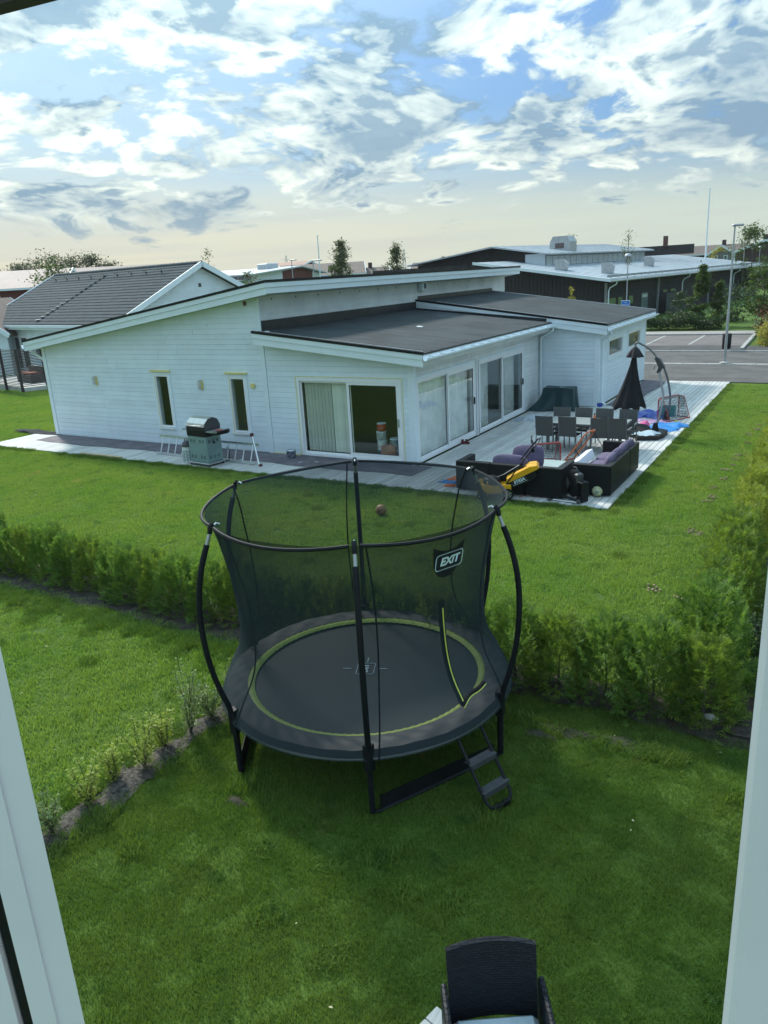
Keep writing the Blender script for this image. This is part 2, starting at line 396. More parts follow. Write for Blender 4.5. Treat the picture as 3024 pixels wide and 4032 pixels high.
def copy_tree(o, parent=None):
    c = o.copy(); COL.objects.link(c)
    if parent is not None: c.parent = parent
    for ch in list(o.children): copy_tree(ch, c)
    return c
# ------------------------------------------------------------------ ground, roads
GZ = -0.05
def m_ground():
    m = bpy.data.materials.new('lawn_ground'); m.use_nodes = True; nt = m.node_tree; nt.nodes.clear(); g = NT(nt)
    b = g.node('ShaderNodeBsdfPrincipled'); o = g.node('ShaderNodeOutputMaterial'); g.link(b.outputs[0], o.inputs[0])
    v = g.node('ShaderNodeNewGeometry').outputs['Position']
    n1 = g.noise(v, 0.35, 5, 0.6); n2 = g.noise(v, 7.0, 5, 0.7); n3 = g.noise(v, 45.0, 3, 0.7)
    c = g.mix(g.ramp(n1, 0.35, 0.65), c4((0.070, 0.130, 0.020)), c4((0.105, 0.170, 0.030)))
    c = g.mix(g.ramp(n2, 0.35, 0.75, 0, 0.7), c, c4((0.048, 0.090, 0.014)))
    c = g.mix(g.ramp(n3, 0.45, 0.7, 0, 0.6), c, c4((0.13, 0.20, 0.045)))
    g.link(c, b.inputs['Base Color']); b.inputs['Roughness'].default_value = 0.9; b.inputs['Specular IOR Level'].default_value = 0.15
    bp = g.node('ShaderNodeBump'); bp.inputs['Strength'].default_value = 0.9; bp.inputs['Distance'].default_value = 0.03
    g.link(n3, bp.inputs['Height']); g.link(bp.outputs[0], b.inputs['Normal']); return m
LAWNG = m_ground()
ASPH = mat('asphalt', (0.105, 0.100, 0.095), 0.9, 0.22, 0.9, bump=0.5, bscale=150, spec=0.3)
ASPH2 = mat('asphalt_patch', (0.075, 0.073, 0.073), 0.9, 0.2, 1.2, bump=0.5, bscale=150, spec=0.3)
ASPH3 = mat('parking_asphalt', (0.165, 0.145, 0.135), 0.9, 0.12, 0.7, bump=0.5, bscale=150, spec=0.3)
STONE = mat('kerb_stone', (0.36, 0.35, 0.33), 0.85, 0.15, 4, bump=0.4, bscale=50)
ROADPAINT = mat('road_paint', (0.36, 0.36, 0.34), 0.8, 0.35, 6)
def flat(name, x0, y0, x1, y1, z, m, kind='structure'):
    return struct(MB().add([(x0,y0,z),(x1,y0,z),(x1,y1,z),(x0,y1,z)], [(0,1,2,3)]).build(name, m), kind)
flat('ground', -2500, -2500, 2500, 2500, GZ, LAWNG)
flat('driveway', 9.4, 15.46, 60, 20.75, GZ+0.03, ASPH)
flat('road', -60, 21.05, 90, 25.95, GZ+0.030, ASPH)
flat('road_shoulder', -60, 26.12, 90, 28.8, GZ+0.028, ASPH2)
flat('parking_lot', -40, 28.8, 18.1, 34.9, GZ+0.033, ASPH3)
flat('footpath', -40, 35.08, 18.0, 37.3, GZ+0.07, mat('path_concrete', (0.30, 0.27, 0.25), 0.9, 0.15, 1.0, bump=0.3, bscale=60))
def kerb_line(name, a, b, w, h, piece=1.0, z=GZ):
    """kerb of separate stones with open joints"""
    a = Vector((a[0],a[1],0)); b = Vector((b[0],b[1],0)); n = max(1, int((b-a).length/piece)); d = (b-a)/n
    ob = thing(name, *KL[name]) if name in KL else None
    me = None
    for i in range(n):
        if me is None:
            me = MB().rbox((-piece/2+0.006, -w/2, 0), (piece/2-0.006, w/2, h), 0.015).mesh('kerb_stone', STONE)
        p = a + d*(i+0.5)
        link('kerb_stone', me, ob, loc=(p.x, p.y, z), rot=(0, 0, math.atan2(d.y, d.x)), scale=(d.length/piece, 1, 1))
    return ob
KL = {}
for nm, a, b, w, h in (('road_edge_kerb', (9.4, 20.9), (40, 20.9), 0.28, 0.05), ('roadside_kerb', (2, 26.03), (40, 26.03), 0.16, 0.07),
                       ('parking_kerb', (0, 34.99), (18.0, 34.99), 0.16, 0.12), ('island_kerb', (18.32, 26.9), (18.12, 35.0), 0.2, 0.12)):
    KL[nm] = ({'road_edge_kerb': 'pale kerb along the near edge of the road behind the house', 'roadside_kerb': 'thin pale kerb on the far side of the road',
               'parking_kerb': 'kerb at the head of the parking bays', 'island_kerb': 'kerb slanting beside the shrub island right of the parking bays'}[nm], 'kerb')
    kerb_line(nm, a, b, w, h)['kind'] = 'structure'
for i, x in enumerate((5.6, 8.1, 10.6, 13.05, 15.35)):
    o = flat('bay_marking', x-0.06, 29.4, x+0.06, 34.7, GZ+0.037, ROADPAINT)

# ------------------------------------------------------------------ the white house
HX, BX, CX_, DY, EX, FY = 0.0, 9.346, 13.93, 9.05, 15.97, 15.63
house = thing('white_house', 'white weatherboarded bungalow with stepped black felt roofs beside the timber deck', 'house', (0,0,0))
def clip_poly(poly, a, b, c):
    """keep a*x+b*z<=c"""
    out = []
    for i in range(len(poly)):
        p, q = poly[i], poly[(i+1) % len(poly)]; dp = a*p[0]+b*p[1]-c; dq = a*q[0]+b*q[1]-c
        if dp <= 0: out.append(p)
        if (dp < 0 < dq) or (dq < 0 < dp):
            t = dp/(dp-dq); out.append((p[0]+(q[0]-p[0])*t, p[1]+(q[1]-p[1])*t))
    return out
def siding(parent, axis, plane, nrm, a0, a1, z0, z1, top=None, openings=(), pitch=0.142, m=WHITE, th=0.014):
    """horizontal boards, each one an object; axis 'x': wall runs along x at y=plane, 'y': along y at x=plane; nrm = outward sign"""
    k = 0; z = z0
    while z < z1-0.01:
        zt = min(z+pitch, z1); lo, hi = z+0.0025, zt-0.0025
        cuts = sorted({lo, hi} | {c for o in openings for c in (o[2], o[3]) if lo < c < hi})
        for zb, zu in zip(cuts[:-1], cuts[1:]):
            if zu-zb < 0.012: continue
            segs = [(a0, a1)]
            for (o0, o1, oz0, oz1) in openings:
                if oz0 < zu-1e-4 and oz1 > zb+1e-4:
                    segs = [s2 for s in segs for s2 in ((s[0], min(s[1], o0)), (max(s[0], o1), s[1])) if s2[1]-s2[0] > 0.02]
            rg = random.Random(int(z*1000)+int(plane*77)); parts = []
            for s0, s1 in segs:                                  # boards come in lengths; butt joints fall at random
                c = s0 if s1-s0 < 4.4 else s0+rg.uniform(1.2, 3.8)
                while c > s0 and s1-c > 0.6: parts.append((s0, c-0.0015)); s0 = c+0.0015; c = s0+rg.uniform(3.0, 4.4)
                parts.append((s0, s1))
            for s0, s1 in parts:
                poly = [(s0, zb), (s1, zb), (s1, zu), (s0, zu)]
                if top: poly = clip_poly(poly, -top[0], 1.0, top[1])
                if len(poly) < 3: continue
                mb = MB().prism(poly, plane, plane+nrm*th, 'y' if axis == 'x' else 'x')
                mb.build('plank', m, parent); k += 1
        z += pitch
    return k
def wall_with_holes(name, axis, plane, nrm, a0, a1, z0, z1, openings, th=0.16, top=None, m=WHITE):
    """solid wall behind the boards, cut round its openings"""
    mb = MB(); xs = sorted({a0, a1} | {x for o in openings for x in o[:2]}); zs = sorted({z0, z1} | {x for o in openings for x in o[2:4]})
    for i in range(len(xs)-1):
        for j in range(len(zs)-1):
            cx, cz = (xs[i]+xs[i+1])/2, (zs[j]+zs[j+1])/2
            if any(o[0] < cx < o[1] and o[2] < cz < o[3] for o in openings): continue
            poly = [(xs[i], zs[j]), (xs[i+1], zs[j]), (xs[i+1], zs[j+1]), (xs[i], zs[j+1])]
            if top: poly = clip_poly(poly, -top[0], 1.0, top[1])
            if len(poly) >= 3: mb.prism(poly, plane, plane-nrm*th, 'y' if axis == 'x' else 'x')
    return mb.build(name, m, house)
HI_S = (4.617-3.167)/(9.957+0.352)                     # pitch of the tall roof
hi_top = lambda x: 3.167 + HI_S*(x+0.352)
LO_S = (2.812-3.349)/(14.453-9.453); lo_top = lambda x: 3.349 + LO_S*(x-9.453)
WG_S = -0.140; wg_top = lambda x: 3.66 + WG_S*(x-9.4)
RT = 0.30                                              # roof build-up
# openings: (from, to, z0, z1)
DOOR_F = (10.42, 13.60, 0.03, 2.12)
WIN1 = (5.10, 5.66, 0.54, 2.12); WIN2 = (8.05, 8.61, 0.53, 2.10)
DOOR_S1 = (0.14, 3.66, 0.03, 2.12); DOOR_S2 = (3.90, 7.50, 0.03, 2.12)
# front gable wall of the tall part, and of the low part (same plane)
w1 = wall_with_holes('wall', 'x', 0.0, -1, 0.0, BX, 0.0, 4.7, [WIN1, WIN2], top=(HI_S, 3.167+HI_S*0.352-RT))
siding(w1, 'x', 0.0, -1, 0.14, BX-0.07, 0.02, 4.6, top=(HI_S, 3.167+HI_S*0.352-RT), openings=[(o[0]-.09, o[1]+.09, o[2]-.09, o[3]+.09) for o in (WIN1, WIN2)])
w2 = wall_with_holes('wall', 'x', 0.0, -1, BX, CX_, 0.0, 3.3, [DOOR_F], top=(LO_S, 3.349-LO_S*9.453-RT))
siding(w2, 'x', 0.0, -1, BX+0.08, CX_-0.12, 0.02, 3.3, top=(LO_S, 3.349-LO_S*9.453-RT), openings=[(DOOR_F[0]-.06, DOOR_F[1]+.06, 0, DOOR_F[3]+.06)])
w3 = wall_with_holes('wall', 'y', CX_, 1, 0.16, DY, 0.0, 2.58, [DOOR_S1, DOOR_S2])
siding(w3, 'y', CX_, 1, 0.02, DY, 0.02, 2.56, openings=[(0.0, 7.6, 0, 2.2)], m=RAW)
for a, b, in ((3.68, 3.88),): MB().box((CX_, a, 0.0), (CX_+0.03, b, 2.2)).build('door_post', PVC, house)
w4 = wall_with_holes('wall', 'x', DY, -1, CX_+0.0, EX, 0.0, 2.9, [], top=(WG_S, 3.66-WG_S*9.4-RT))
siding(w4, 'x', DY, -1, CX_+0.03, EX-0.13, 0.02, 2.9, top=(WG_S, 3.66-WG_S*9.4-RT))
WW1 = (10.15, 12.0, 1.50, 2.10); WW2 = (12.82, 14.68, 1.50, 2.10)
w5 = wall_with_holes('wall', 'y', EX, 1, DY+0.16, FY, 0.0, 2.45, [WW1, WW2])
siding(w5, 'y', EX, 1, DY+0.12, FY-0.1, 0.02, 2.43, openings=[(o[0]-.1, o[1]+.1, o[2]-.1, o[3]+.1) for o in (WW1, WW2)])
w6 = wall_with_holes('wall', 'y', BX, 1, 0.16, 17.3, 0.0, 4.32, [(1.0, 8.0, 0.0, 2.3)])
siding(w6, 'y', BX, 1, 0.06, 17.3, 3.62, 4.3, m=RAW)
mb = MB().box((0, 0.16, 0), (0.16, 17.3, 3.0)).box((0, 17.3, 0), (BX, 17.46, 3.2)).box((BX, FY-0.16, 0), (EX-0.16, FY-0.002, 2.5)); mb.build('rear_wall', WHITE, house)
# corner boards
for (x0, x1, y0, y1, zt) in ((-0.02, 0.13, -0.035, 0.0, 2.92), (BX-0.07, BX+0.07, -0.034, -0.002, 3.08), (CX_-0.12, CX_+0.03, -0.032, -0.001, 2.50),
                             (CX_+0.001, CX_+0.031, -0.001, 0.13, 2.50), (EX-0.13, EX+0.03, DY-0.032, DY-0.001, 2.44), (EX+0.001, EX+0.031, DY-0.001, DY+0.12, 2.40), (EX+0.001, EX+0.03, FY-0.1, FY+0.01, 2.40)):
    MB().box((x0, y0, 0.0), (x1, y1, zt)).build('corner_board', TRIM, house)
MB().box((BX-0.06, -0.033, 3.36), (BX+0.03, -0.002, 4.2)).build('corner_board', TRIM, house)

def roof_slab(name, topf, x0, x1, y0, y1, cap_edges):
    """sloping roof: felt deck, white bargeboards in two steps, dark metal drip edge"""
    r = MB(); zt = lambda x: topf(x)
    r.add([(x0,y0,zt(x0)),(x1,y0,zt(x1)),(x1,y1,zt(x1)),(x0,y1,zt(x0)),(x0,y0,zt(x0)-0.03),(x1,y0,zt(x1)-0.03),(x1,y1,zt(x1)-0.03),(x0,y1,zt(x0)-0.03)],
          [(0,1,2,3),(7,6,5,4),(0,4,5,1),(1,5,6,2),(2,6,7,3),(3,7,4,0)])
    ro = r.build(name, FELT, house)
    core = MB(); a, b = 0.035, RT-0.01
    core.add([(x,y,zt(x)-t) for t in (a, b) for x, y in ((x0+.04,y0+.04),(x1-.04,y0+.04),(x1-.04,y1-.04),(x0+.04,y1-.04))],
             [(0,1,2,3),(7,6,5,4),(0,4,5,1),(1,5,6,2),(2,6,7,3),(3,7,4,0)])
    core.build('soffit', RAW, ro)
    def slope_board(xa, xb, ya, yb, ta, tb, m, nm):
        MB().add([(x,y,zt(x)-t) for t in (ta, tb) for x, y in ((xa,ya),(xb,ya),(xb,yb),(xa,yb))],
                 [(0,1,2,3),(7,6,5,4),(0,4,5,1),(1,5,6,2),(2,6,7,3),(3,7,4,0)]).build(nm, m, ro)
    for e in cap_edges:
        if e == 'front':
            slope_board(x0, x1, y0-0.022, y0+0.012, 0.032, 0.15, TRIM, 'bargeboard'); slope_board(x0, x1, y0+0.0, y0+0.03, 0.151, RT+0.02, TRIM, 'bargeboard')
            slope_board(x0-.01, x1+.01, y0-0.035, y0+0.05, -0.035, 0.030, BLACKM, 'drip_edge')
        if e == 'back':
            slope_board(x0, x1, y1-0.012, y1+0.022, 0.032, RT, TRIM, 'bargeboard'); slope_board(x0-.01, x1+.01, y1-0.05, y1+0.035, -0.035, 0.030, GALV, 'drip_edge')
        if e == 'right':
            slope_board(x1-0.012, x1+0.022, y0-.02, y1+.02, 0.032, 0.15, TRIM, 'fascia'); slope_board(x1-0.03, x1-0.002, y0+.03, y1, 0.151, RT, TRIM, 'fascia')
        if e == 'rightcap': slope_board(x1-0.05, x1+0.036, y0-.036, y1+.036, -0.035, 0.030, BLACKM, 'drip_edge')
        if e == 'left': slope_board(x0-0.022, x0+0.012, y0-.02, y1+.02, 0.032, RT, TRIM, 'fascia')
    return ro
roof_hi = roof_slab('roof', hi_top, -0.352, 9.957, -0.4, 17.6, ('front', 'right', 'rightcap', 'back', 'left'))
roof_lo = roof_slab('roof', lo_top, BX+0.03, 14.44, -0.4, DY-0.27, ('front',))
roof_wg = roof_slab('roof', wg_top, BX+0.03, 16.28, DY-0.25, 15.85, ('front', 'back'))
# white sheen strip along the verges, welted felt seams on the low roofs
for ro, tf, x0, x1, y in ((roof_lo, lo_top, 9.6, 14.43, -0.345), (roof_wg, wg_top, 10.2, 16.27, DY-0.195)):
    MB().bar((x0, y, tf(x0)+0.042), (x1, y, tf(x1)+0.042), 0.03, 0.012).build('verge_strip', ALU, ro)
for ro, tf, x0, x1, ys in ((roof_lo, lo_top, BX+0.2, 14.40, np.arange(0.15, DY-0.5, 0.62)), (roof_wg, wg_top, BX+0.2, 16.24, np.arange(DY+0.35, 15.7, 0.62))):
    for y in ys:
        MB().add([(x0,y-0.16,tf(x0)+0.002),(x1,y-0.16,tf(x1)+0.002),(x1,y,tf(x1)+0.008),(x0,y,tf(x0)+0.008),(x1,y+0.10,tf(x1)+0.002),(x0,y+0.10,tf(x0)+0.002)], [(0,1,2,3),(3,2,4,5)]).build('felt_seam', FELT, ro)
# flashing against the tall wall and the wing, upstand
MB().box((BX+0.024, 0.03, 3.30), (BX+0.040, DY-0.27, 3.615)).build('wall_flashing', FLASH, house)
MB().box((BX+0.024, DY-0.1, 3.60), (BX+0.040, 15.8, 3.80)).build('wall_flashing', FLASH, house)
MB().prism([(BX+0.05, 3.30), (EX-1.7, 2.80), (EX-1.7, 2.93), (BX+0.05, 3.40)], DY-0.28, DY-0.262, 'y').build('wall_flashing', FLASH, house)
MB().lathe([(0.10,0),(0.10,0.02),(0.06,0.03)], 20).build('roof_disc', mat('pale_disc', (0.6,0.62,0.62), 0.6), roof_lo, loc=(12.0, 4.1, lo_top(12.0)+0.002), rot=(0, math.atan(-LO_S), 0))
MB().box((0,0,0),(0.12,0.05,0.02)).build('roof_clip', TRIM, roof_lo, loc=(9.75, -0.32, lo_top(9.75)+0.04), rot=(0, math.atan(-LO_S), 0))
# vent box and screw vents on the tall wall
vb = MB().rbox((BX+0.03, 9.0, 3.98), (BX+0.22, 9.36, 4.30), 0.02).build('vent_box', TRIM, house)
MB().lathe([(0.10,0),(0.11,0.02),(0.07,0.025)], 18).build('vent_fan', DGREY, vb, loc=(BX+0.22, 9.18, 4.14), rot=(0, R_(90), 0), scale=(1, 0.7, 1))
vs = MB().lathe([(0.022,0),(0.026,0.008),(0.01,0.012)], 8).mesh('soffit_vent', DGREY)
for y in (0.55, 1.65, 2.75, 3.9, 5.05, 6.2, 7.4, 10.6, 12.0, 13.4, 14.8): link('soffit_vent', vs, house, loc=(BX+0.022, y, 4.16), rot=(0, R_(90), 0))
MB().lathe([(0.06,0),(0.065,0.012),(0.045,0.014)], 16).build('wall_vent', mat('rust_red', (0.20,0.09,0.06), 0.7), house, loc=(8.91, -0.022, 4.08), rot=(R_(90), 0, 0))
# gutters and downpipes
def gutter(x, z, y0, y1, name='gutter'):
    mb = MB(); prof = [(0.0,0.06)] + [(0.065-0.065*math.cos(a), -0.065*math.sin(a)) for a in np.linspace(0, math.pi, 9)] + [(0.13, 0.012), (0.122, 0.012)] + [(0.065-0.057*math.cos(a), -0.057*math.sin(a)) for a in np.linspace(math.pi, 0, 9)]
    mb.prism([(x+px, z+pz) for px, pz in prof], y0, y1, 'y'); return mb.build(name, TRIM, house)
gutter(14.455, 2.70, -0.42, DY-0.26); gutter(16.295, 2.56, DY-0.26, 15.88); gutter(-0.52, 2.98, -0.38, 17.5)
hb = MB().box((0,-0.012,0),(0.13,0.012,0.012)).mesh('gutter_bracket', GALV)
for y in np.arange(-0.1, 8.6, 0.6): link('gutter_bracket', hb, house, loc=(14.45, y, 2.715))
for y in np.arange(9.1, 15.8, 0.6): link('gutter_bracket', hb, house, loc=(16.29, y, 2.575))
def downpipe(pts): MB().tube(pts, 0.042, 10).build('downpipe', TRIM, house, smooth=True)
downpipe([(14.52, DY-0.36, 2.68), (14.52, DY-0.36, 2.56), (14.05, DY-0.14, 2.30), (14.03, DY-0.12, 2.2), (14.03, DY-0.12, 0.05)])
downpipe([(16.36, DY-0.1, 2.54), (16.36, DY-0.1, 2.42), (16.08, DY+0.12, 2.2), (16.06, DY+0.14, 2.12), (16.06, DY+0.14, 0.15), (16.2, DY+0.14, 0.06)])
downpipe([(-0.46, -0.12, 2.96), (-0.46, -0.12, 2.84), (-0.10, 0.02, 2.55), (-0.08, 0.05, 2.45), (-0.08, 0.05, 0.0)])
# windows
def casement(x0, x1, z0, z1, parent=house):
    w = MB()
    for lo, hi in (((x0, -0.03, z0), (x0+.05, 0.05, z1)), ((x1-.05, -0.03, z0), (x1, 0.05, z1)), ((x0+.05, -0.03, z1-.05), (x1-.05, 0.05, z1)), ((x0+.05, -0.03, z0), (x1-.05, 0.05, z0+.05))): w.box(lo, hi)
    wo = w.build('window', PVC, parent)
    MB().box((x0+.05, 0.008, z0+.05), (x1-.05, 0.014, z1-.05)).build('pane', GLASS, wo)
    MB().box((x0-.02, -0.085, z0-.05), (x1+.02, 0.0, z0-.012)).build('sill', PVC, wo)
    c = MB()
    for lo, hi in (((x0-.09, -0.036, z0-.09), (x0-.002, 0.0, z1+.09)), ((x1+.002, -0.036, z0-.09), (x1+.09, 0.0, z1+.09)), ((x0-.002, -0.036, z1+.002), (x1+.002, 0.0, z1+.09)), ((x0-.002, -0.036, z0-.09), (x1+.002, 0.0, z0-.052))): c.box(lo, hi)
    c.build('casing', TRIM, wo)
    MB().box((x0-.12, -0.085, z1+.095), (x1+.12, -0.0, z1+.135)).build('drip_cap', TAPE, wo)
    t = MB().box((x0-.004, -0.0385, z0-.03), (x0+.012, -0.0365, z1)).box((x0-.02, -0.088, z0-.045), (x0+.04, -0.0855, z0-.02)); t.build('masking_tape', TAPE, wo)
casement(*WIN1); casement(*WIN2)
def slider(name, axis, plane, nrm, a0, a1, z0, z1, left_fixed=True, tape=False):
    """two-leaf sliding door: outer frame, one leaf proud of the other"""
    def B(mb, u0, u1, zz0, zz1, d0, d1):
        if axis == 'x': mb.box((u0, plane+min(nrm*d0, nrm*d1), zz0), (u1, plane+max(nrm*d0, nrm*d1), zz1))
        else: mb.box((plane+min(nrm*d0, nrm*d1), u0, zz0), (plane+max(nrm*d0, nrm*d1), u1, zz1))
    f = MB(); t = 0.07
    B(f, a0, a0+t, z0, z1, -0.10, 0.035); B(f, a1-t, a1, z0, z1, -0.10, 0.035); B(f, a0+t, a1-t, z1-t, z1, -0.10, 0.035); B(f, a0+t, a1-t, z0, z0+0.06, -0.10, 0.045)
    fo = f.build(name, PVC, house); mid = (a0+a1)/2
    for k, (u0, u1, zb, zu, d, st) in enumerate(((a0+t, mid+0.02, z0+0.062, z1-t-0.002, -0.045, 0.05), (mid-0.02, a1-t, z0+0.062, z1-t-0.002, 0.0, 0.075))):
        l = MB(); lowt = 0.05 if k == 0 else 0.11
        B(l, u0, u0+st, zb, zu, d-0.02, d+0.02); B(l, u1-st, u1, zb, zu, d-0.02, d+0.02); B(l, u0+st, u1-st, zu-st, zu, d-0.02, d+0.02); B(l, u0+st, u1-st, zb, zb+lowt, d-0.02, d+0.02)
        lo = l.build('door_leaf', PVC, fo)
        pn = MB(); B(pn, u0+st, u1-st, zb+lowt, zu-st, d-0.004, d+0.004); pn.build('pane', GLASS if axis == 'x' else GLASS_S, lo)
        gk = MB(); B(gk, u1-st-.018, u1-st, zb+lowt, zu-st, d+0.005, d+0.013); B(gk, u0+st, u1-st, zb+lowt, zb+lowt+.012, d+0.005, d+0.012); B(gk, u0+st, u0+st+.012, zb+lowt, zu-st, d+0.005, d+0.012); gk.build('gasket', BLACKM, lo)
        if k == 1:
            h = MB(); B(h, u1-st*0.75, u1-st*0.35, 0.95, 1.15, d+0.021, d+0.06); h.build('handle', ALU if tape else BLACKM, lo)
    if tape:
        tp = MB(); B(tp, a0-.05, a0-.03, z0, z1+.05, 0.022, 0.026); B(tp, a1+.03, a1+.05, z0, z1+.05, 0.022, 0.026); B(tp, a0-.03, a1+.03, z1+.03, z1+.05, 0.022, 0.026); tp.build('masking_tape', TAPE, fo)
    cs = MB(); B(cs, a0-.06, a0-.001, z0, z1+.06, 0.0, 0.03 if not tape else 0.021); B(cs, a1+.001, a1+.06, z0, z1+.06, 0.0, 0.03 if not tape else 0.021); B(cs, a0-.001, a1+.001, z1+.001, z1+.06, 0.0, 0.03 if not tape else 0.021); cs.build('casing', TRIM, fo)
    return fo
sl_f = slider('sliding_door', 'x', 0.0, -1, *DOOR_F, tape=True)
slider('sliding_door', 'y', CX_, 1, *DOOR_S1); slider('sliding_door', 'y', CX_, 1, *DOOR_S2)
MB().box((9.42, -0.05, 0.005), (10.35, -0.03, 0.03)).build('tape_strip', TAPE, house)
# wing windows
for (a, b, z0, z1) in (WW1, WW2):
    w = MB()
    for lo, hi in (((EX-.06, a, z0), (EX+.03, a+.06, z1)), ((EX-.06, b-.06, z0), (EX+.03, b, z1)), ((EX-.06, a+.06, z1-.06), (EX+.03, b-.06, z1)), ((EX-.06, a+.06, z0), (EX+.03, b-.06, z0+.06))): w.box(lo, hi)
    wo = w.build('window', PVC, house)
    MB().box((EX-.012, a+.06, z0+.06), (EX-.006, b-.06, z1-.06)).build('pane', GLASS, wo)
    c = MB().box((EX, a-.1, z0-.1), (EX+.034, a-.001, z1+.1)).box((EX, b+.001, z0-.1), (EX+.034, b+.1, z1+.1)).box((EX, a-.001, z1+.001), (EX+.034, b+.001, z1+.1)).box((EX, a-.001, z0-.1), (EX+.05, b+.001, z0-.001)); c.build('casing', TRIM, wo)
# wall lamps and a junction box, still taped
for nm, x, z, w, h, dp in (('wall_lamp', 2.43, 1.90, 0.10, 0.26, 0.11), ('wall_lamp', 6.96, 1.87, 0.10, 0.26, 0.11), ('junction_box', 8.91, 1.88, 0.13, 0.13, 0.06)):
    o = MB().rbox((x-w/2, -0.022-dp, z-h/2), (x+w/2, -0.021, z+h/2), 0.012).build(nm, mat('lamp_grey', (0.50,0.50,0.48), 0.5) if nm == 'wall_lamp' else TAPE, house)
    if nm == 'wall_lamp': MB().box((x+w/2, -0.022-dp*0.55, z-h/2), (x+w/2+.006, -0.022, z+h/2-.02)).box((x+w/2-.01, -0.03, z-h/2-.03), (x+w/2+.02, -0.0225, z+h/2)).build('masking_tape', TAPE, o)
# inside: floor, ceiling line, partitions, blinds
INT = mat('interior_wall', (0.62, 0.60, 0.54), 0.8, 0.08, 1.0); INTF = mat('interior_floor', (0.30, 0.25, 0.19), 0.5, 0.2, 2.0, stretch=(1, 8, 1))
MB().box((0.16, 0.16, -0.04), (BX, 17.3, 0.04)).box((BX, 0.16, -0.04), (CX_-.16, FY-.16, 0.04)).box((CX_-.16, DY+.16, -0.04), (EX-.16, FY-.16, 0.04)).build('interior_floor', INTF, house)
MB().box((BX+0.2, 8.6, 0.04), (CX_-.16, 8.7, 2.7)).box((0.16, 3.4, 0.04), (BX-.16, 3.5, 3.2)).box((6.7, 0.16, 0.04), (6.8, 3.4, 3.2)).box((EX-1.6, DY+.17, 0.04), (EX-1.5, FY-.17, 2.3)).build('partition', INT, house)
SLAT = mat('blind_fabric', (0.90, 0.89, 0.78), 0.85, 0.05, 3)
bl = MB().box((10.55, 0.13, 2.02), (12.02, 0.17, 2.06)).build('blind', PVC, house)
sm = MB().box((-0.044, -0.002, 0.0), (0.044, 0.002, 1.86)).mesh('slat', SLAT)
for i in range(8): link('slat', sm, bl, loc=(10.60+i*0.108, 0.15, 0.14), rot=(0, 0, R_(58)+random.uniform(-.08, .08)))
for i in range(9): link('slat', sm, bl, loc=(11.47+i*0.062, 0.15+0.012*(i % 2), 0.14), rot=(0, 0, R_(24)+random.uniform(-.2, .2)))
cm = MB().sheet(lambda u, v: (CX_-0.30+0.05*math.sin(u*60), 4.3+u*0.9, 0.06+v*2.0), 60, 1).build('curtain', mat('curtain_pale', (0.80,0.80,0.76), 0.9), house)
MB().sheet(lambda u, v: (CX_-0.30+0.04*math.sin(u*40), 6.55+u*0.8, 0.06+v*2.0), 50, 1).build('curtain', MATS['curtain_pale'], house)
MB().sheet(lambda u, v: (CX_-0.18+0.012*math.sin(u*90), 0.2+u*3.3, 0.06+v*2.0), 120, 1).build('curtain', mat('reflection_sheet', (0.90,0.91,0.87), 0.9), house)  # added pale sheet that stands in for the bright deck reflected in the panes
WB = mat('window_blind', (0.33, 0.33, 0.31), 0.8)
for a, b in ((10.95, 11.9), (13.3, 14.6)):
    for i in range(4):
        y0 = a+(b-a)/4*i; MB().box((EX-.14, y0+.01, 1.5), (EX-.13, y0+(b-a)/4-.01, 2.1)).build('blind_panel', WB, house)

# ------------------------------------------------------------------ deck
deck = thing('timber_deck', 'weathered pale grey timber deck wrapping round the white house', 'deck', (0,0,0))
deck['kind'] = 'structure'
PITCH_D = 0.1455
def deck_board(x, y0, y1):
    mb = MB().rbox((-PITCH_D/2+0.0035, -0.5, -0.028), (PITCH_D/2-0.0035, 0.5, 0.0), 0.003)
    link('plank', DBM, deck, loc=(x, (y0+y1)/2, random.uniform(-0.0015, 0.0015)), scale=(1, (y1-y0)-0.004, 1))
DBM = MB().rbox((-PITCH_D/2+0.006, -0.5, -0.028), (PITCH_D/2-0.006, 0.5, 0.0), 0.003).mesh('plank', DECK)
x = -0.9; i = 0
while x < 19.27:
    if x < CX_+0.06: deck_board(x, -1.95, -0.04)
    else:
        yend = DY-0.04 if x < EX+0.06 else 15.42
        y = -1.95; first = random.choice((2.3, 3.1, 4.0, 4.8))
        while y < yend-0.01:
            y2 = min(yend, y+(first if y == -1.95 else 4.8))
            if yend-y2 < 0.8: y2 = yend
            deck_board(x, y, y2); y = y2
    x += PITCH_D; i += 1
MB().box((-0.95, -1.93, GZ-.02), (19.25, -0.05, -0.032)).box((CX_+.05, -0.05, GZ-.02), (19.25, DY-.05, -0.0325)).box((EX+.05, DY-.05, GZ-.02), (19.25, 15.4, -0.033)).build('joist_base', mat('deck_dark', (0.06,0.055,0.05), 0.9), deck)
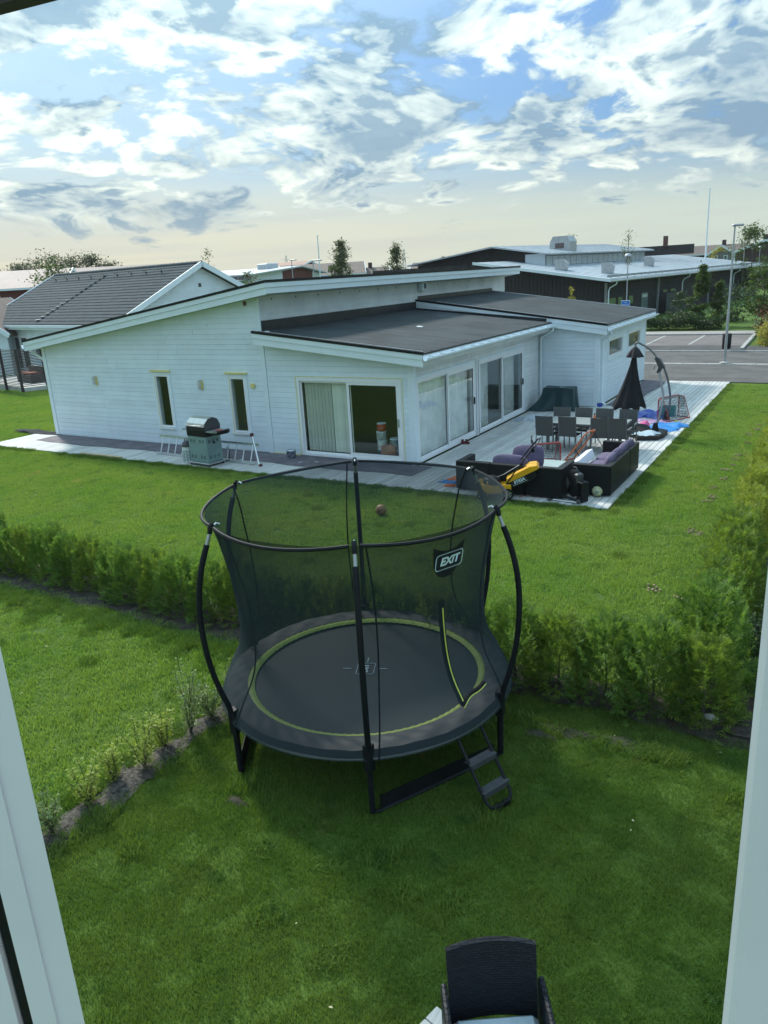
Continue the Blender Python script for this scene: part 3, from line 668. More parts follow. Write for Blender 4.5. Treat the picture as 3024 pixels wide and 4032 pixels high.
# floor paper along the walls
def paper(x0, x1, y0, y1, nx, ny, label, seed):
    rg = random.Random(seed); ph = [rg.uniform(0, 9) for _ in range(6)]
    def fn(u, v):
        x = x0+(x1-x0)*u; y = y0+(y1-y0)*v
        e = 0.05*math.sin(x*1.3+ph[0])+0.03*math.sin(x*3.7+ph[1]) if v < 0.01 else 0.0
        e2 = 0.05*math.sin(y*1.7+ph[2]) if u > 0.99 or u < 0.01 else 0
        z = 0.008+0.006*(1+math.sin(x*5.1+ph[3]+2*math.sin(y*3+ph[4])))*abs(math.sin(y*4.1+x*0.9+ph[5]))
        return (x+e2, y+e, z)
    o = MB().sheet(fn, nx, ny).build('floor_paper', PAPER, smooth=True); tag(o, label, 'floor paper', 'protective paper on the deck'); return o
paper(0.15, 7.1, -1.0, -0.05, 140, 14, 'long purplish paper strip laid along the gable wall behind the barbecue', 1)
paper(7.15, 14.4, -1.03, -0.06, 140, 14, 'purplish paper strip under the paint bucket below the sliding door', 2)
paper(16.12, 17.0, 9.4, 15.4, 14, 90, 'purplish paper strip along the wing wall behind the closed parasol', 3)
# ------------------------------------------------------------------ trampoline
TC = Vector((18.915, -10.37, -0.005)); TRR, TH, TTOP, TRT = 1.50, 0.60, 2.55, 1.48
tramp = thing('trampoline', 'round black trampoline with tall safety net and curved poles on the lawn', 'trampoline', TC)
POSTK = mat('foam_black', (0.009, 0.010, 0.013), 0.6, 0.2, 8, spec=0.22)
PADM = mat('pad_dark', (0.028, 0.037, 0.044), 0.62, 0.18, 3.0, bump=0.25, bscale=14)
LIME = mat('lime_edge', (0.27, 0.36, 0.06), 0.6, 0.12, 9)
MATM = m_weave('jump_mat', (0.026, 0.042, 0.049), 0.006, 0.003, 0.2, 0.12, 0.5)
NET = m_net('safety_net', (0.034, 0.046, 0.050), 0.51)
PRINT = mat('pale_print', (0.42, 0.52, 0.56), 0.7, 0.05, 9)
LOGOW = mat('logo_white', (0.62, 0.74, 0.76), 0.6, 0.03)
ANG = [R_(-57.5+60*k) for k in range(6)]
P3 = lambda r, a, z: Vector((r*math.cos(a), r*math.sin(a), z))
ring = lambda r, z, n=72: [P3(r, 2*math.pi*k/n, z) for k in range(n)]
MB().tube(ring(1.49, 0.56), 0.021, 8, closed=True).build('frame_ring', GALV, tramp, smooth=True)
# legs: three U frames, foot bar on the grass
for k in (0, 2, 4):
    a, b = ANG[k], ANG[(k+1) % 6]
    MB().tube([P3(1.49, a, 0.56), P3(1.49, a, 0.10), P3(1.485, a, -0.01), P3(1.47, a+0.04, -0.018), P3(1.47, b-0.04, -0.018), P3(1.485, b, -0.01), P3(1.49, b, 0.10), P3(1.49, b, 0.56)], 0.022, 8).build('leg', BLACKM, tramp, smooth=True)
    mbw = MB().bar(P3(1.46, a+0.05, 0.06), P3(1.46, b-0.05, 0.06), 0.008, 0.15); mbw.build('leg_band', BLACKM, tramp)
# curved poles
prof = [(1.50, 0.0), (1.505, 0.5), (1.53, 0.72), (1.60, 0.95), (1.665, 1.25), (1.695, 1.6), (1.68, 1.92), (1.62, 2.2), (1.53, 2.44), (1.495, 2.53)]
def smoothp(pr, n=5):
    out = []
    for i in range(len(pr)-1):
        p0 = pr[max(i-1,0)]; p1 = pr[i]; p2 = pr[i+1]; p3 = pr[min(i+2,len(pr)-1)]
        for t in np.linspace(0, 1, n, endpoint=False):
            out.append(tuple(0.5*((2*p1[j])+(-p0[j]+p2[j])*t+(2*p0[j]-5*p1[j]+4*p2[j]-p3[j])*t*t+(-p0[j]+3*p1[j]-3*p2[j]+p3[j])*t**3) for j in range(len(p1))))
    out.append(tuple(pr[-1])); return out
for a in ANG:
    sp = smoothp(prof)
    po = MB().tube([P3(r+0.004, a, z) for r, z in sp if z < 2.42], 0.027, 10).build('pole', POSTK, tramp, smooth=True)
    MB().tube([P3(r+0.004, a, z) for r, z in sp if z > 2.36], 0.017, 10).build('pole_tip', GALV, po, smooth=True)
    MB().tube([P3(1.508, a, 2.50), P3(1.50, a, 2.56), P3(1.47, a, 2.585)], 0.024, 8).build('pole_cap', BLACKM, po, smooth=True)
    MB().tube([P3(1.47, a, 2.56), P3(1.44, a, 2.585), P3(1.41, a, 2.57)], 0.009, 6).build('hook', ALU, po)
    MB().bar(P3(1.50, a, 0.44), P3(1.50, a, 0.70), 0.075, 0.075).build('clamp', BLACKM, po)
# jumping mat, pad in six sewn sections, lime inner edge
jm = MB().sheet(lambda u, v: tuple(P3(1.25*v+1e-3, 2*math.pi*u, 0.585-0.012*math.cos(v*1.57))), 72, 8, closed=True).build('jump_mat', MATM, tramp, smooth=True)
def pad_fn(r0, r1, z0, amp):
    def fn(u, v):
        a = 2*math.pi*u; r = r0+(r1-r0)*v
        w = amp*(0.5*math.sin(a*23+v*5)+0.5*math.sin(a*41-v*9+1.3))*math.sin(v*math.pi) + 0.5*amp*math.sin(a*9+2)*(v)
        seam = -0.006*math.exp(-((math.fmod(a-ANG[0]+R_(30)+2*math.pi, R_(60))-R_(30))/0.012)**2)
        sag = -0.055*max(0, v-0.86)/0.14
        return (r*math.cos(a), r*math.sin(a), z0+0.012*math.sin(v*math.pi)+w+seam+sag)
    return fn
MB().sheet(pad_fn(1.255, 1.515, 0.635, 0.010), 240, 14, closed=True).build('pad', PADM, tramp, smooth=True)
MB().sheet(lambda u, v: tuple(P3(1.185+0.073*v, 2*math.pi*u, 0.606+0.026*math.sin(v*2.3)+0.004*math.sin(u*2*math.pi*95+v*3))), 360, 5, closed=True).build('pad_edge', LIME, tramp, smooth=True)
# net: top rod, hourglass wall
netp = smoothp([(1.47, 2.555), (1.40, 2.40), (1.345, 2.15), (1.29, 1.85), (1.265, 1.55), (1.27, 1.25), (1.32, 1.02), (1.42, 0.82), (1.505, 0.63), (1.535, 0.56)], 3)
def net_r(z):
    for (r0, z0), (r1, z1) in zip(netp[:-1], netp[1:]):
        if z1 <= z <= z0: return r1+(r0-r1)*(z-z1)/(z0-z1+1e-9)
    return netp[-1][0]
MB().sheet(lambda u, v: tuple(P3(netp[int(round(v*(len(netp)-1)))][0]*(1+0.006*math.cos(6*(2*math.pi*u-ANG[0]))*(1-v)), 2*math.pi*u, netp[int(round(v*(len(netp)-1)))][1])), 96, len(netp)-1, closed=True).build('safety_net', NET, tramp, smooth=True)
for k in range(6):
    a, b = ANG[k]+0.03, ANG[k]+R_(60)-0.03
    MB().tube([P3(1.485+0.012*math.sin(t*math.pi), a+(b-a)*t, 2.555-0.035*math.sin(t*math.pi)) for t in np.linspace(0, 1, 15)], 0.016, 6).build('net_rod', POSTK, tramp, smooth=True)
# net cords (sewn seams)
for a in [x+R_(3.5) for x in ANG]:
    MB().tube([P3(r-0.004, a+0.05*math.sin((z-0.6)*1.6), z) for r, z in netp], 0.0085, 5).build('net_seam', POSTK, tramp)
# zip door: two bands, lime zip, open flap
az = R_(-18.5)
zp = [(net_r(z)-0.006, az-0.075*(z-0.8), z) for z in np.linspace(1.84, 0.80, 14)]
def ribbon(pts, w, name, m, off=0.0):
    mb = MB(); n = len(pts)
    for i, (r, a, z) in enumerate(pts):
        for s in (-1, 1): mb.v.append(tuple(P3(r+off, a+s*w/2/r, z)))
    mb.f += [(2*i, 2*i+1, 2*i+3, 2*i+2) for i in range(n-1)]; return mb.build(name, m, tramp)
ribbon(zp, 0.075, 'zip_band', POSTK); ribbon([(r, a+0.006, z) for r, a, z in zp[1:]], 0.014, 'zip', mat('zip_lime', (0.62, 0.66, 0.12), 0.5), 0.012)
fl = [(net_r(0.78+0.06*math.sin(t*3.1))-0.01, az-0.01+0.24*t, 0.76+0.10*t+0.02*math.sin(t*6)) for t in np.linspace(0, 1, 12)]
ribbon([(r, a, z+0.05) for r, a, z in fl], 0.0, 'zip_band', POSTK)
MB().tube([P3(r, a, z+0.035) for r, a, z in fl], 0.022, 6).build('zip_band', POSTK, tramp)
MB().tube([P3(r+0.02, a, z+0.02) for r, a, z in fl], 0.007, 5).build('zip', MATS['zip_lime'], tramp)
# banner with lettering on the net
ban_a = R_(20); 
bm_ = MB()
def ban(u, v):
    a = R_(-29.5)+R_(14.5)*u; half = 1.0-(2*u-1)**2*0.0
    depth = 0.04+0.22*math.sqrt(max(0.0, 1-(2*u-1)**4))
    z = 2.40-0.06*math.sin(u*math.pi)-depth*v
    return tuple(P3(net_r(z)+0.012, a, z))
bn = MB().sheet(ban, 20, 6).build('banner', mat('banner_navy', (0.006, 0.008, 0.016), 0.55), tramp)
def on_net(me, a, z, s=1.0, off=0.020):
    for v in me.vertices:
        x, y = v.co.x*s, v.co.y*s; zz = z+y; r = net_r(zz)+off; aa = a+x/r
        v.co = P3(r, aa, zz)
    return me
link('lettering', on_net(text_mesh('EXIT', 0.105, LOGOW, 0, 0.18, 0.005), R_(-21.6), 2.24), bn)
fr = MB(); w_, h_ = 0.155, 0.075
path = []
for (cx, cy, a0) in ((w_-.03, h_-.03, 0), (-w_+.03, h_-.03, 90), (-w_+.03, -h_+.03, 180), (w_-.03, -h_+.03, 270)):
    path += [(cx+.03*math.cos(R_(a0+t)), cy+.03*math.sin(R_(a0+t))) for t in (0, 30, 60, 90)]
fr.tube([Vector((x, y, 0)) for x, y in path], 0.005, 5, closed=True)
link('logo_border', on_net(fr.mesh('logo_border', LOGOW), R_(-21.6), 2.24), bn)
# print on the mat: rounded frame, letters, centre ticks
ma = R_(31)                                            # runs across the view
Mm = Matrix.Translation((-0.055, 0.072, 0.582)) @ Matrix.Rotation(R_(24), 4, 'Z')
def on_mat(mb, name): 
    mb.v = [tuple(Mm @ Vector(v)) for v in mb.v]; return mb.build(name, PRINT, jm)
path = []
for (cx, cy, a0) in ((.075, .10, 0), (-.075, .10, 90), (-.075, -.10, 180), (.075, -.10, 270)):
    path += [(cx+.02*math.cos(R_(a0+t)), cy+.02*math.sin(R_(a0+t)), 0) for t in (0, 45, 90)]
on_mat(MB().tube(path, 0.004, 4, closed=True), 'print_border')
on_mat(MB().box((-0.25, -.004, 0), (-0.16, .004, .002)), 'print_tick'); on_mat(MB().box((0.14, -.004, 0), (0.23, .004, .002)), 'print_tick'); on_mat(MB().box((-0.004, .15, 0), (.004, .24, .002)), 'print_tick')
me = text_mesh('EXIT', 0.085, PRINT, 0.001, 0.18, 0.003); me.transform(Mm @ Matrix.Rotation(R_(90), 4, 'Z')); link('lettering', me, jm)
me = text_mesh('EXIT', 0.05, mat('pad_print', (0.10, 0.12, 0.13), 0.7), 0.001, 0.1, 0.0); me.transform(Matrix.Translation(P3(1.40, R_(203), 0.655)) @ Matrix.Rotation(R_(113), 4, 'Z')); link('lettering', me, tramp)
# ladder
lad = thing('trampoline_ladder', 'black two-step ladder hooked onto the trampoline rim', 'ladder', (0,0,GZ+0.01))
A0, A1 = Vector((20.215, -10.93, 0.60)), Vector((20.335, -10.66, 0.60)); B0, B1 = Vector((20.62, -11.14, 0.10)), Vector((20.73, -10.86, 0.10))
d0 = (B0-A0).normalized()
MB().tube([A0, A0+(B0-A0)*0.5, B0, B0+d0*0.05+(B1-B0)*0.06, B0+d0*0.085+(B1-B0)*0.22, B1+d0*0.085-(B1-B0)*0.22, B1+d0*0.05-(B1-B0)*0.06, B1, A1+(B1-A1)*0.5, A1], 0.0165, 8).build('rail', BLACKM, lad, smooth=True)
for t in (0.47, 0.86):
    p, q = A0+(B0-A0)*t, A1+(B1-A1)*t; up = d0.cross((q-p).normalized())
    MB().bar(p, q, 0.095, 0.012, up=Vector((0,0,1)), ext=0.012).build('step', DGREY, lad)
    MB().bar(p+Vector((.04,-.02,-.02)), q+Vector((.04,-.02,-.02)), 0.008, 0.05).build('step_edge', DGREY, lad)
for p in (A0, A1): MB().tube([p, p+Vector((-.02,.01,.04)), p+Vector((-.05,.03,.03)), p+Vector((-.055,.035,-.01))], 0.012, 6).build('hook', ALU, lad)
for t in (0.32, 0.68):
    p = B0+d0*0.085+(B1-B0)*t; MB().bar(p-(B1-B0)*0.11, p+(B1-B0)*0.11, 0.045, 0.045).build('foot_pad', BLACKM, lad)

# ------------------------------------------------------------------ planting
def fan(kind):
    """flat spray of scale foliage: axis + side blades; vertices in the local x(out) y(side) plane"""
    if kind == 'thuja':
        T = []
        def tri(a, b, c): T.append((a, b, c))
        tri((0,-.05), (1.0,0), (0,.05))
        for t, l, s in ((0.15,.46,1),(0.28,.50,-1),(0.42,.46,1),(0.55,.40,-1),(0.68,.30,1),(0.78,.24,-1)):
            tri((t,0), (t+l*0.72, s*l*0.72), (t+0.17, 0.0))
        return np.array(T)
    return np.array([((0,-.02),(0.5,-.28),(1,0)),((0,.02),(1,0),(0.5,.28))])
def foliage(P, D, size, kind, rng, droop=0.2, curl=0.25):
    """place a fan at each point P heading D"""
    F_ = fan(kind); n = len(P); D = D/np.linalg.norm(D, axis=1, keepdims=True)
    up = np.tile([0,0,1.0], (n,1)) + rng.normal(0, 0.55, (n,3)); S = np.cross(D, up); S /= np.linalg.norm(S, axis=1, keepdims=True)+1e-9
    N = np.cross(S, D); size = np.asarray(size).reshape(-1,1,1,1)
    x = F_[None,:,:,0,None]; y = F_[None,:,:,1,None]
    V = P[:,None,None,:] + size*(x*D[:,None,None,:] + y*S[:,None,None,:] + (-droop*x*x + curl*y*y*0)*N[:,None,None,:]*0 + (-droop*x*x)*np.array([0,0,1.0]))
    V = V.reshape(-1,3); return V, np.arange(len(V)).reshape(-1,3)
THUJA = [m_leaf('thuja_%d' % i, a, b, 0.5, 0.6, patch=p, pscale=1.6) for i, (a, b, p) in enumerate((((0.075,0.150,0.035),(0.20,0.31,0.07),None),((0.085,0.150,0.028),(0.25,0.33,0.065),None),((0.17,0.22,0.035),(0.38,0.41,0.10),None)))]
LEAFD = m_leaf('leaf_dark', (0.018,0.042,0.012), (0.05,0.095,0.022), 0.25)
LEAFM = m_leaf('leaf_mid', (0.040,0.075,0.012), (0.10,0.15,0.028), 0.35)
LEAFY = m_leaf('leaf_yellow', (0.20,0.27,0.05), (0.42,0.48,0.12), 0.45)
LEAFA = m_leaf('leaf_autumn', (0.22,0.20,0.03), (0.45,0.40,0.10), 0.4)
LEAFR = m_leaf('leaf_red', (0.06,0.018,0.010), (0.14,0.05,0.02), 0.3)
LEAFG = m_leaf('leaf_grey', (0.13,0.19,0.07), (0.32,0.40,0.18), 0.4)
def thuja_mesh(seed, h=1.16, r=0.38, n=1250, mi=0):
    rng = np.random.default_rng(seed)
    t = 0.86*rng.random(n)**1.1; a = rng.random(n)*2*np.pi
    lob = 1+0.22*np.sin(a*3+seed)+0.15*np.sin(a*5+t*6+seed*2)
    rad = r*(1-t)**0.55*lob*(0.35+0.65*rng.random(n)**0.45)+0.02
    P = np.stack([rad*np.cos(a), rad*np.sin(a), 0.06+t*(h-0.06)], 1)
    D = np.stack([np.cos(a)*0.75, np.sin(a)*0.75, 0.55+0.9*t], 1)+rng.normal(0, 0.28, (n,3))
    V, Fc = foliage(P, D, rng.uniform(0.09, 0.20, n)*(1-0.3*t), 'thuja', rng, 0.12)
    # a few leaders sticking out of the top
    for k in range(15):
        m = 22; s = np.linspace(0, 1, m); ax = rng.normal(0, 0.19, 2); Pl = np.stack([ax[0]*(1+s*.4), ax[1]*(1+s*.4), h*0.52+s*h*rng.uniform(.2,.56)], 1)
        Dl = np.stack([rng.normal(0,.6,m), rng.normal(0,.6,m), np.full(m,1.1)], 1); V2, F2 = foliage(Pl, Dl, 0.10*(1-0.5*s), 'thuja', rng, 0.1)
        Fc = np.vstack([Fc, F2+len(V)]); V = np.vstack([V, V2])
    return fast_mesh('foliage', V, Fc, THUJA[mi])
TH_A = [thuja_mesh(11+i, mi=0) for i in range(3)]; TH_B = [thuja_mesh(31+i, r=0.37, n=1150, mi=1) for i in range(3)]; TH_C = [thuja_mesh(51+i, h=1.2, r=0.34, n=1100, mi=2) for i in range(3)]
tr_me = MB().tube([(0,0,0),(0.01,0,0.25),(0,0.01,0.5)], [0.020,0.014,0.006], 6).mesh('trunk', TREEBARK)
def thuja(x, y, s, meshes, label, group):
    t = thing('thuja_bush', label, 'thuja', (x, y, GZ), random.uniform(0, 6.28), group, s)
    link('foliage', random.choice(meshes), t); link('trunk', tr_me, t); return t
xs = np.arange(9.6, 22.1, 0.52)
for i, x in enumerate(xs):
    yy = -8.98+random.uniform(-.07, .07)
    if x > 15.6: yy += 0.16
    ORD = ('first','second','third','fourth','fifth','sixth','seventh','eighth','ninth','tenth','eleventh','twelfth','thirteenth','fourteenth','fifteenth','sixteenth','seventeenth','eighteenth','nineteenth','twentieth')
    nL = sum(1 for q in xs if q < 16.2); nN = sum(1 for q in xs if q < 19.9)
    if x < 16.2: lb = ORD[nL-1-i]+' thuja counting left from the trampoline in the front hedge row'
    elif x < 19.9: lb = ORD[i-nL]+' thuja from the left among those seen through the trampoline net'
    else: lb = ORD[i-nN]+' thuja counting right from the trampoline in the front hedge row'
    thuja(x, yy, random.uniform(0.78, 0.95) if x < 19.8 else random.uniform(0.88, 1.08), TH_A if i % 3 else TH_B, lb, 'thujas of the front hedge row')
ys = np.concatenate([np.arange(-8.1, -2.0, 0.55), np.arange(-1.5, 12.5, 0.62)])
for i, y in enumerate(ys):
    lb = 'large dark thuja at the corner where the two hedges meet' if i == 0 else (('green' if y < -4 else 'yellowish')+' thuja, '+(ORD[i] if i < 20 else ORD[i-20].replace('first','twenty-first')+' of the far ones')+' from the corner along the right-hand hedge')
    thuja(21.92+random.uniform(-.08, .08), y, random.uniform(0.82, 1.02) if i else 1.2, TH_A if y < -6.5 else TH_B if y < -4 else TH_C, lb, None if i == 0 else 'thujas of the right-hand hedge')
# soil strips
def soil_strip(name, x0, x1, y0, y1, m, seed, nx=60, ny=6):
    rg = random.Random(seed); ph = [rg.uniform(0, 9) for _ in range(8)]
    def fn(u, v):
        x = x0+(x1-x0)*u; y = y0+(y1-y0)*v
        wob = 0.05*math.sin(3.1*(x+y)+ph[0])+0.03*math.sin(7.3*(x-y)+ph[1])
        if (x1-x0) > (y1-y0): y += wob*(1 if v < .5 else -1)*(1 if v in (0, 1) else 0.6)
        else: x += wob*(1 if u < .5 else -1)*(1 if u in (0, 1) else 0.6)
        z = GZ+0.012+0.03*math.sin(math.pi*min(max(v if (x1-x0) > (y1-y0) else u, 0), 1))+0.012*math.sin(x*9+ph[2])*math.sin(y*11+ph[3])+0.008*math.sin(x*23+ph[4]+y*17)
        return (x, y, z)
    return struct(MB().sheet(fn, nx, ny).build(name, m, smooth=True))
soil_strip('hedge_soil', 8.5, 17.2, -9.52, -8.55, SOIL, 1, 130, 8); soil_strip('hedge_soil', 17.2, 22.6, -9.12, -8.45, SOIL, 4, 90, 8)
soil_strip('side_soil', 21.55, 24.5, -9.0, 13.0, SOIL, 2, 12, 160)
soil_strip('planting_bed', 17.08, 17.44, -13.9, -9.4, BARK, 3, 8, 90)
# young leafy plants in the bed
def shrub_mesh(seed, h, r, stems, leaves, mat_, leaf=0.04, spread=0.5):
    rng = np.random.default_rng(seed); P = []; D = []
    mb = MB()
    for s in range(stems):
        a = rng.random()*2*np.pi; tx, ty = r*spread*math.cos(a)*rng.uniform(.3, 1), r*spread*math.sin(a)*rng.uniform(.3, 1); hh = h*rng.uniform(0.62, 1.0)
        pts = [(tx*t+0.01*math.sin(t*9+s), ty*t+0.01*math.cos(t*7+s), hh*t) for t in np.linspace(0, 1, 6)]
        mb.tube(pts, [0.006, 0.005, 0.004, 0.004, 0.003, 0.002], 4)
        for k in range(leaves//stems):
            t = rng.uniform(0.12, 1.02); b = rng.random()*2*np.pi; off = 0.02+0.05*(1-t)*rng.random()
            P.append((tx*t+off*math.cos(b), ty*t+off*math.sin(b), hh*t)); D.append((math.cos(b), math.sin(b), 0.55+rng.normal(0,.3)))
    P = np.array(P); D = np.array(D); V, Fc = foliage(P, D, rng.uniform(0.7, 1.25, len(P))*leaf, 'leaf', rng, 0.1)
    return fast_mesh('leaves', V, Fc, mat_), mb.mesh('stem', TREEBARK)
bed = [((17.253,-13.157),0.42,LEAFG,'pale young shrub at the near end of the bark bed by the window frame'),((17.216,-12.73),0.46,LEAFY,'yellow-green young shrub second from the near end of the bed'),
       ((17.147,-12.363),0.48,LEAFY,'yellow-green young shrub third from the near end of the bed'),((17.254,-12.071),0.56,LEAFY,'yellow-green young shrub in the middle of the bark bed'),
       ((17.21,-11.737),0.56,LEAFY,'yellowest young shrub in the bed, third from the trampoline pole'),((17.27,-11.42),0.86,LEAFG,'tallest young shrub in the bed with one long shoot'),
       ((17.253,-11.082),0.46,LEAFG,'young shrub in the bed beside the trampoline pole'),((17.22,-10.6),0.5,LEAFG,'small shrub in the bed half hidden behind the trampoline')]
for i, ((x, y), h, m_, lb) in enumerate(bed):
    t = thing('young_shrub', lb, 'shrub', (x, y, GZ+0.02), 0, 'young shrubs in the bark bed'); lv, st = shrub_mesh(70+i, h, 0.30, 9, 560, m_, 0.042, 0.60); link('leaves', lv, t); link('stem', st, t)
    if i < 5:
        dark_soil = MB().sheet(lambda u, v: (0.12*v*math.cos(6.283*u)*(1+.3*math.sin(6.283*u*3+i)), 0.10*v*math.sin(6.283*u)*(1+.25*math.sin(6.283*u*2+i*2)), 0.030-0.030*v*v), 16, 4, closed=True).build('soil_patch', SOIL, t, loc=(0.09, -0.07, 0.0));  # low offset patch of darker soil beside the plant's foot
# taller weeds and shrubs behind the right hedge
for i, (x, y, h, m_, lb) in enumerate(((22.55,-7.3,0.75,LEAFD,'dark leafy shrub by the right window post, nearest the lawn'),(22.75,-6.3,1.0,LEAFD,'dark weedy shrub behind the corner thuja'),(22.95,-5.2,1.1,LEAFD,'dark shrub behind the right-hand hedge, third from the corner'),(23.1,-3.8,1.2,LEAFM,'green shrub behind the right-hand hedge, fourth from the corner'),(22.7,-8.0,0.55,LEAFM,'low green shrub on bare soil right of the corner thuja'))):
    t = thing('garden_shrub', lb, 'shrub', (x, y, GZ)); lv, st = shrub_mesh(120+i, h, 0.55, 12, 620, m_, 0.075, 0.9); link('leaves', lv, t); link('stem', st, t)
# leafy branch tips of a shrub that reaches in from the right
t = thing('leaning_shrub', 'yellow-leaved branches reaching in at the right edge above the hedge', 'shrub', (23.75, -8.2, GZ))
lv, st = shrub_mesh(140, 2.1, 1.35, 9, 620, LEAFA, 0.085, 1.0); link('leaves', lv, t); link('stem', st, t)

# ------------------------------------------------------------------ lawn grass
def blade_patch(seed, n, hgt, wid, m_, lean=0.5, extent=0.56):
    rng = np.random.default_rng(seed); P = rng.uniform(-extent, extent, (n,2)); a = rng.random(n)*2*np.pi; h = hgt*rng.uniform(0.55, 1.25, n)
    ln = lean*h*rng.random(n); d = np.stack([np.cos(a), np.sin(a)], 1); s = np.stack([-d[:,1], d[:,0]], 1)*wid*rng.uniform(.7,1.3,(n,1))
    z0 = np.zeros((n,1)); b1 = np.hstack([P-s, z0]); b2 = np.hstack([P+s, z0])
    m1 = np.hstack([P+d*(ln*0.35)[:,None]-s*0.8, (h*0.62)[:,None]]); m2 = np.hstack([P+d*(ln*0.35)[:,None]+s*0.8, (h*0.62)[:,None]]); tp = np.hstack([P+d*ln[:,None], h[:,None]])
    V = np.stack([b1,b2,m2,m1,tp], 1).reshape(-1,3); o = np.arange(n)[:,None]*5
    T = np.concatenate([o+np.array([[0,1,2]]), o+np.array([[0,2,3]]), o+np.array([[3,2,4]])], 0)
    return fast_mesh('grass_patch', V, T, m_)
def m_grass(name, k=1.0):
    m = bpy.data.materials.new(name); m.use_nodes = True; nt = m.node_tree; nt.nodes.clear(); g = NT(nt)
    o = g.node('ShaderNodeOutputMaterial'); geo = g.node('ShaderNodeNewGeometry'); v = geo.outputs['Position']
    n1 = g.noise(v, 0.55, 4, 0.6); n2 = g.noise(v, 2.6, 4, 0.65); n3 = g.noise(v, 0.9, 3, 0.6)
    c = g.mix(geo.outputs['Random Per Island'], c4((0.080,0.150,0.020)), c4((0.155,0.250,0.045)))
    c = g.mix(g.ramp(n1, 0.38, 0.62, 0, 0.75), c, g.mix(geo.outputs['Random Per Island'], c4((0.110,0.170,0.024)), c4((0.200,0.270,0.060))))
    c = g.mix(g.ramp(n2, 0.54, 0.70, 0, 0.8), c, c4((0.058,0.125,0.026)))
    c = g.mix(g.ramp(n3, 0.64, 0.76, 0, 0.6), c, c4((0.27,0.23,0.09)))
    b = g.node('ShaderNodeBsdfPrincipled'); g.link(c, b.inputs['Base Color']); b.inputs['Roughness'].default_value = 0.55; b.inputs['Specular IOR Level'].default_value = 0.25
    t = g.node('ShaderNodeBsdfTranslucent'); g.link(g.mix(1.0, c, c4((1.3,1.35,0.6)), 'MULTIPLY'), t.inputs[0])
    mx = g.node('ShaderNodeMixShader'); mx.inputs[0].default_value = 0.35
    g.link(b.outputs[0], mx.inputs[1]); g.link(t.outputs[0], mx.inputs[2]); g.link(mx.outputs[0], o.inputs[0]); return m
GRASSM = m_grass('grass_blades'); GRASSN = m_grass('grass_blades_sunlit', 1.0)  # second set: the other lawn's green, its sunlit brightness lifted into the colour
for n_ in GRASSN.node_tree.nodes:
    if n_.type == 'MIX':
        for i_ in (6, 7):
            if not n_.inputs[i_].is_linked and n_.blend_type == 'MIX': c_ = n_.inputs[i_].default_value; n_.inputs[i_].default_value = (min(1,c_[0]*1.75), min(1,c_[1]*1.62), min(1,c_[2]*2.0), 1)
def scatter(name, pts, meshes, label, scl=(0.85, 1.2), seed=0, zs=None):
    """one stuff object: patches of blades instanced on points by geometry nodes"""
    me = bpy.data.meshes.new(name); me.from_pydata(pts, [], []); ob = link(name, me); tag(ob, label, None, kind='stuff')
    ng = bpy.data.node_groups.new(name, 'GeometryNodeTree')
    ng.interface.new_socket('Geometry', in_out='INPUT', socket_type='NodeSocketGeometry'); ng.interface.new_socket('Geometry', in_out='OUTPUT', socket_type='NodeSocketGeometry')
    N = ng.nodes; Lk = ng.links; gi = N.new('NodeGroupInput'); go = N.new('NodeGroupOutput'); join = N.new('GeometryNodeJoinGeometry')
    k = len(meshes); src = gi.outputs[0]
    idx = N.new('GeometryNodeInputIndex'); 
    for i, m_ in enumerate(meshes):
        po = bpy.data.objects.new('grass_patch', m_)           # source only, never linked to the scene
        oi = N.new('GeometryNodeObjectInfo'); oi.inputs['Object'].default_value = po
        inst = N.new('GeometryNodeInstanceOnPoints'); Lk.new(src, inst.inputs['Points']); Lk.new(oi.outputs['Geometry'], inst.inputs['Instance'])
        md = N.new('ShaderNodeMath'); md.operation = 'MODULO'; Lk.new(idx.outputs[0], md.inputs[0]); md.inputs[1].default_value = k
        cp = N.new('ShaderNodeMath'); cp.operation = 'COMPARE'; Lk.new(md.outputs[0], cp.inputs[0]); cp.inputs[1].default_value = i; cp.inputs[2].default_value = 0.2
        Lk.new(cp.outputs[0], inst.inputs['Selection'])
        rv = N.new('FunctionNodeRandomValue'); rv.data_type = 'FLOAT_VECTOR'; rv.inputs[0].default_value = (0,0,0); rv.inputs[1].default_value = (0,0,6.283); rv.inputs['Seed'].default_value = seed+i
        rs = N.new('FunctionNodeRandomValue'); rs.data_type = 'FLOAT_VECTOR'; rs.inputs[0].default_value = (1,1,scl[0]); rs.inputs[1].default_value = (1,1,scl[1]); rs.inputs['Seed'].default_value = 50+seed+i
        Lk.new(rv.outputs[0], inst.inputs['Rotation']); Lk.new(rs.outputs[0], inst.inputs['Scale'])
        Lk.new(inst.outputs[0], join.inputs[0])
    Lk.new(join.outputs[0], go.inputs[0])
    md = ob.modifiers.new('scatter', 'NODES'); md.node_group = ng; return ob
def free(x, y, pad=0.0):
    if -1.05-pad < x < 19.27+pad and y > -1.95-pad and (y < 0.9 or x > 0) and y < 15.5: return False
    if y > 15.3: return False
    if 8.5 < x < 17.2 and -9.45 < y < -8.6: return False
    if 17.2 <= x < 22.6 and -9.05 < y < -8.6: return False
    if x > 21.6 and y > -9.0: return False
    if 17.14 < x < 17.42 and -13.9 < y < -9.4: return False
    return True
near, mid = [], []
CELL = 0.5
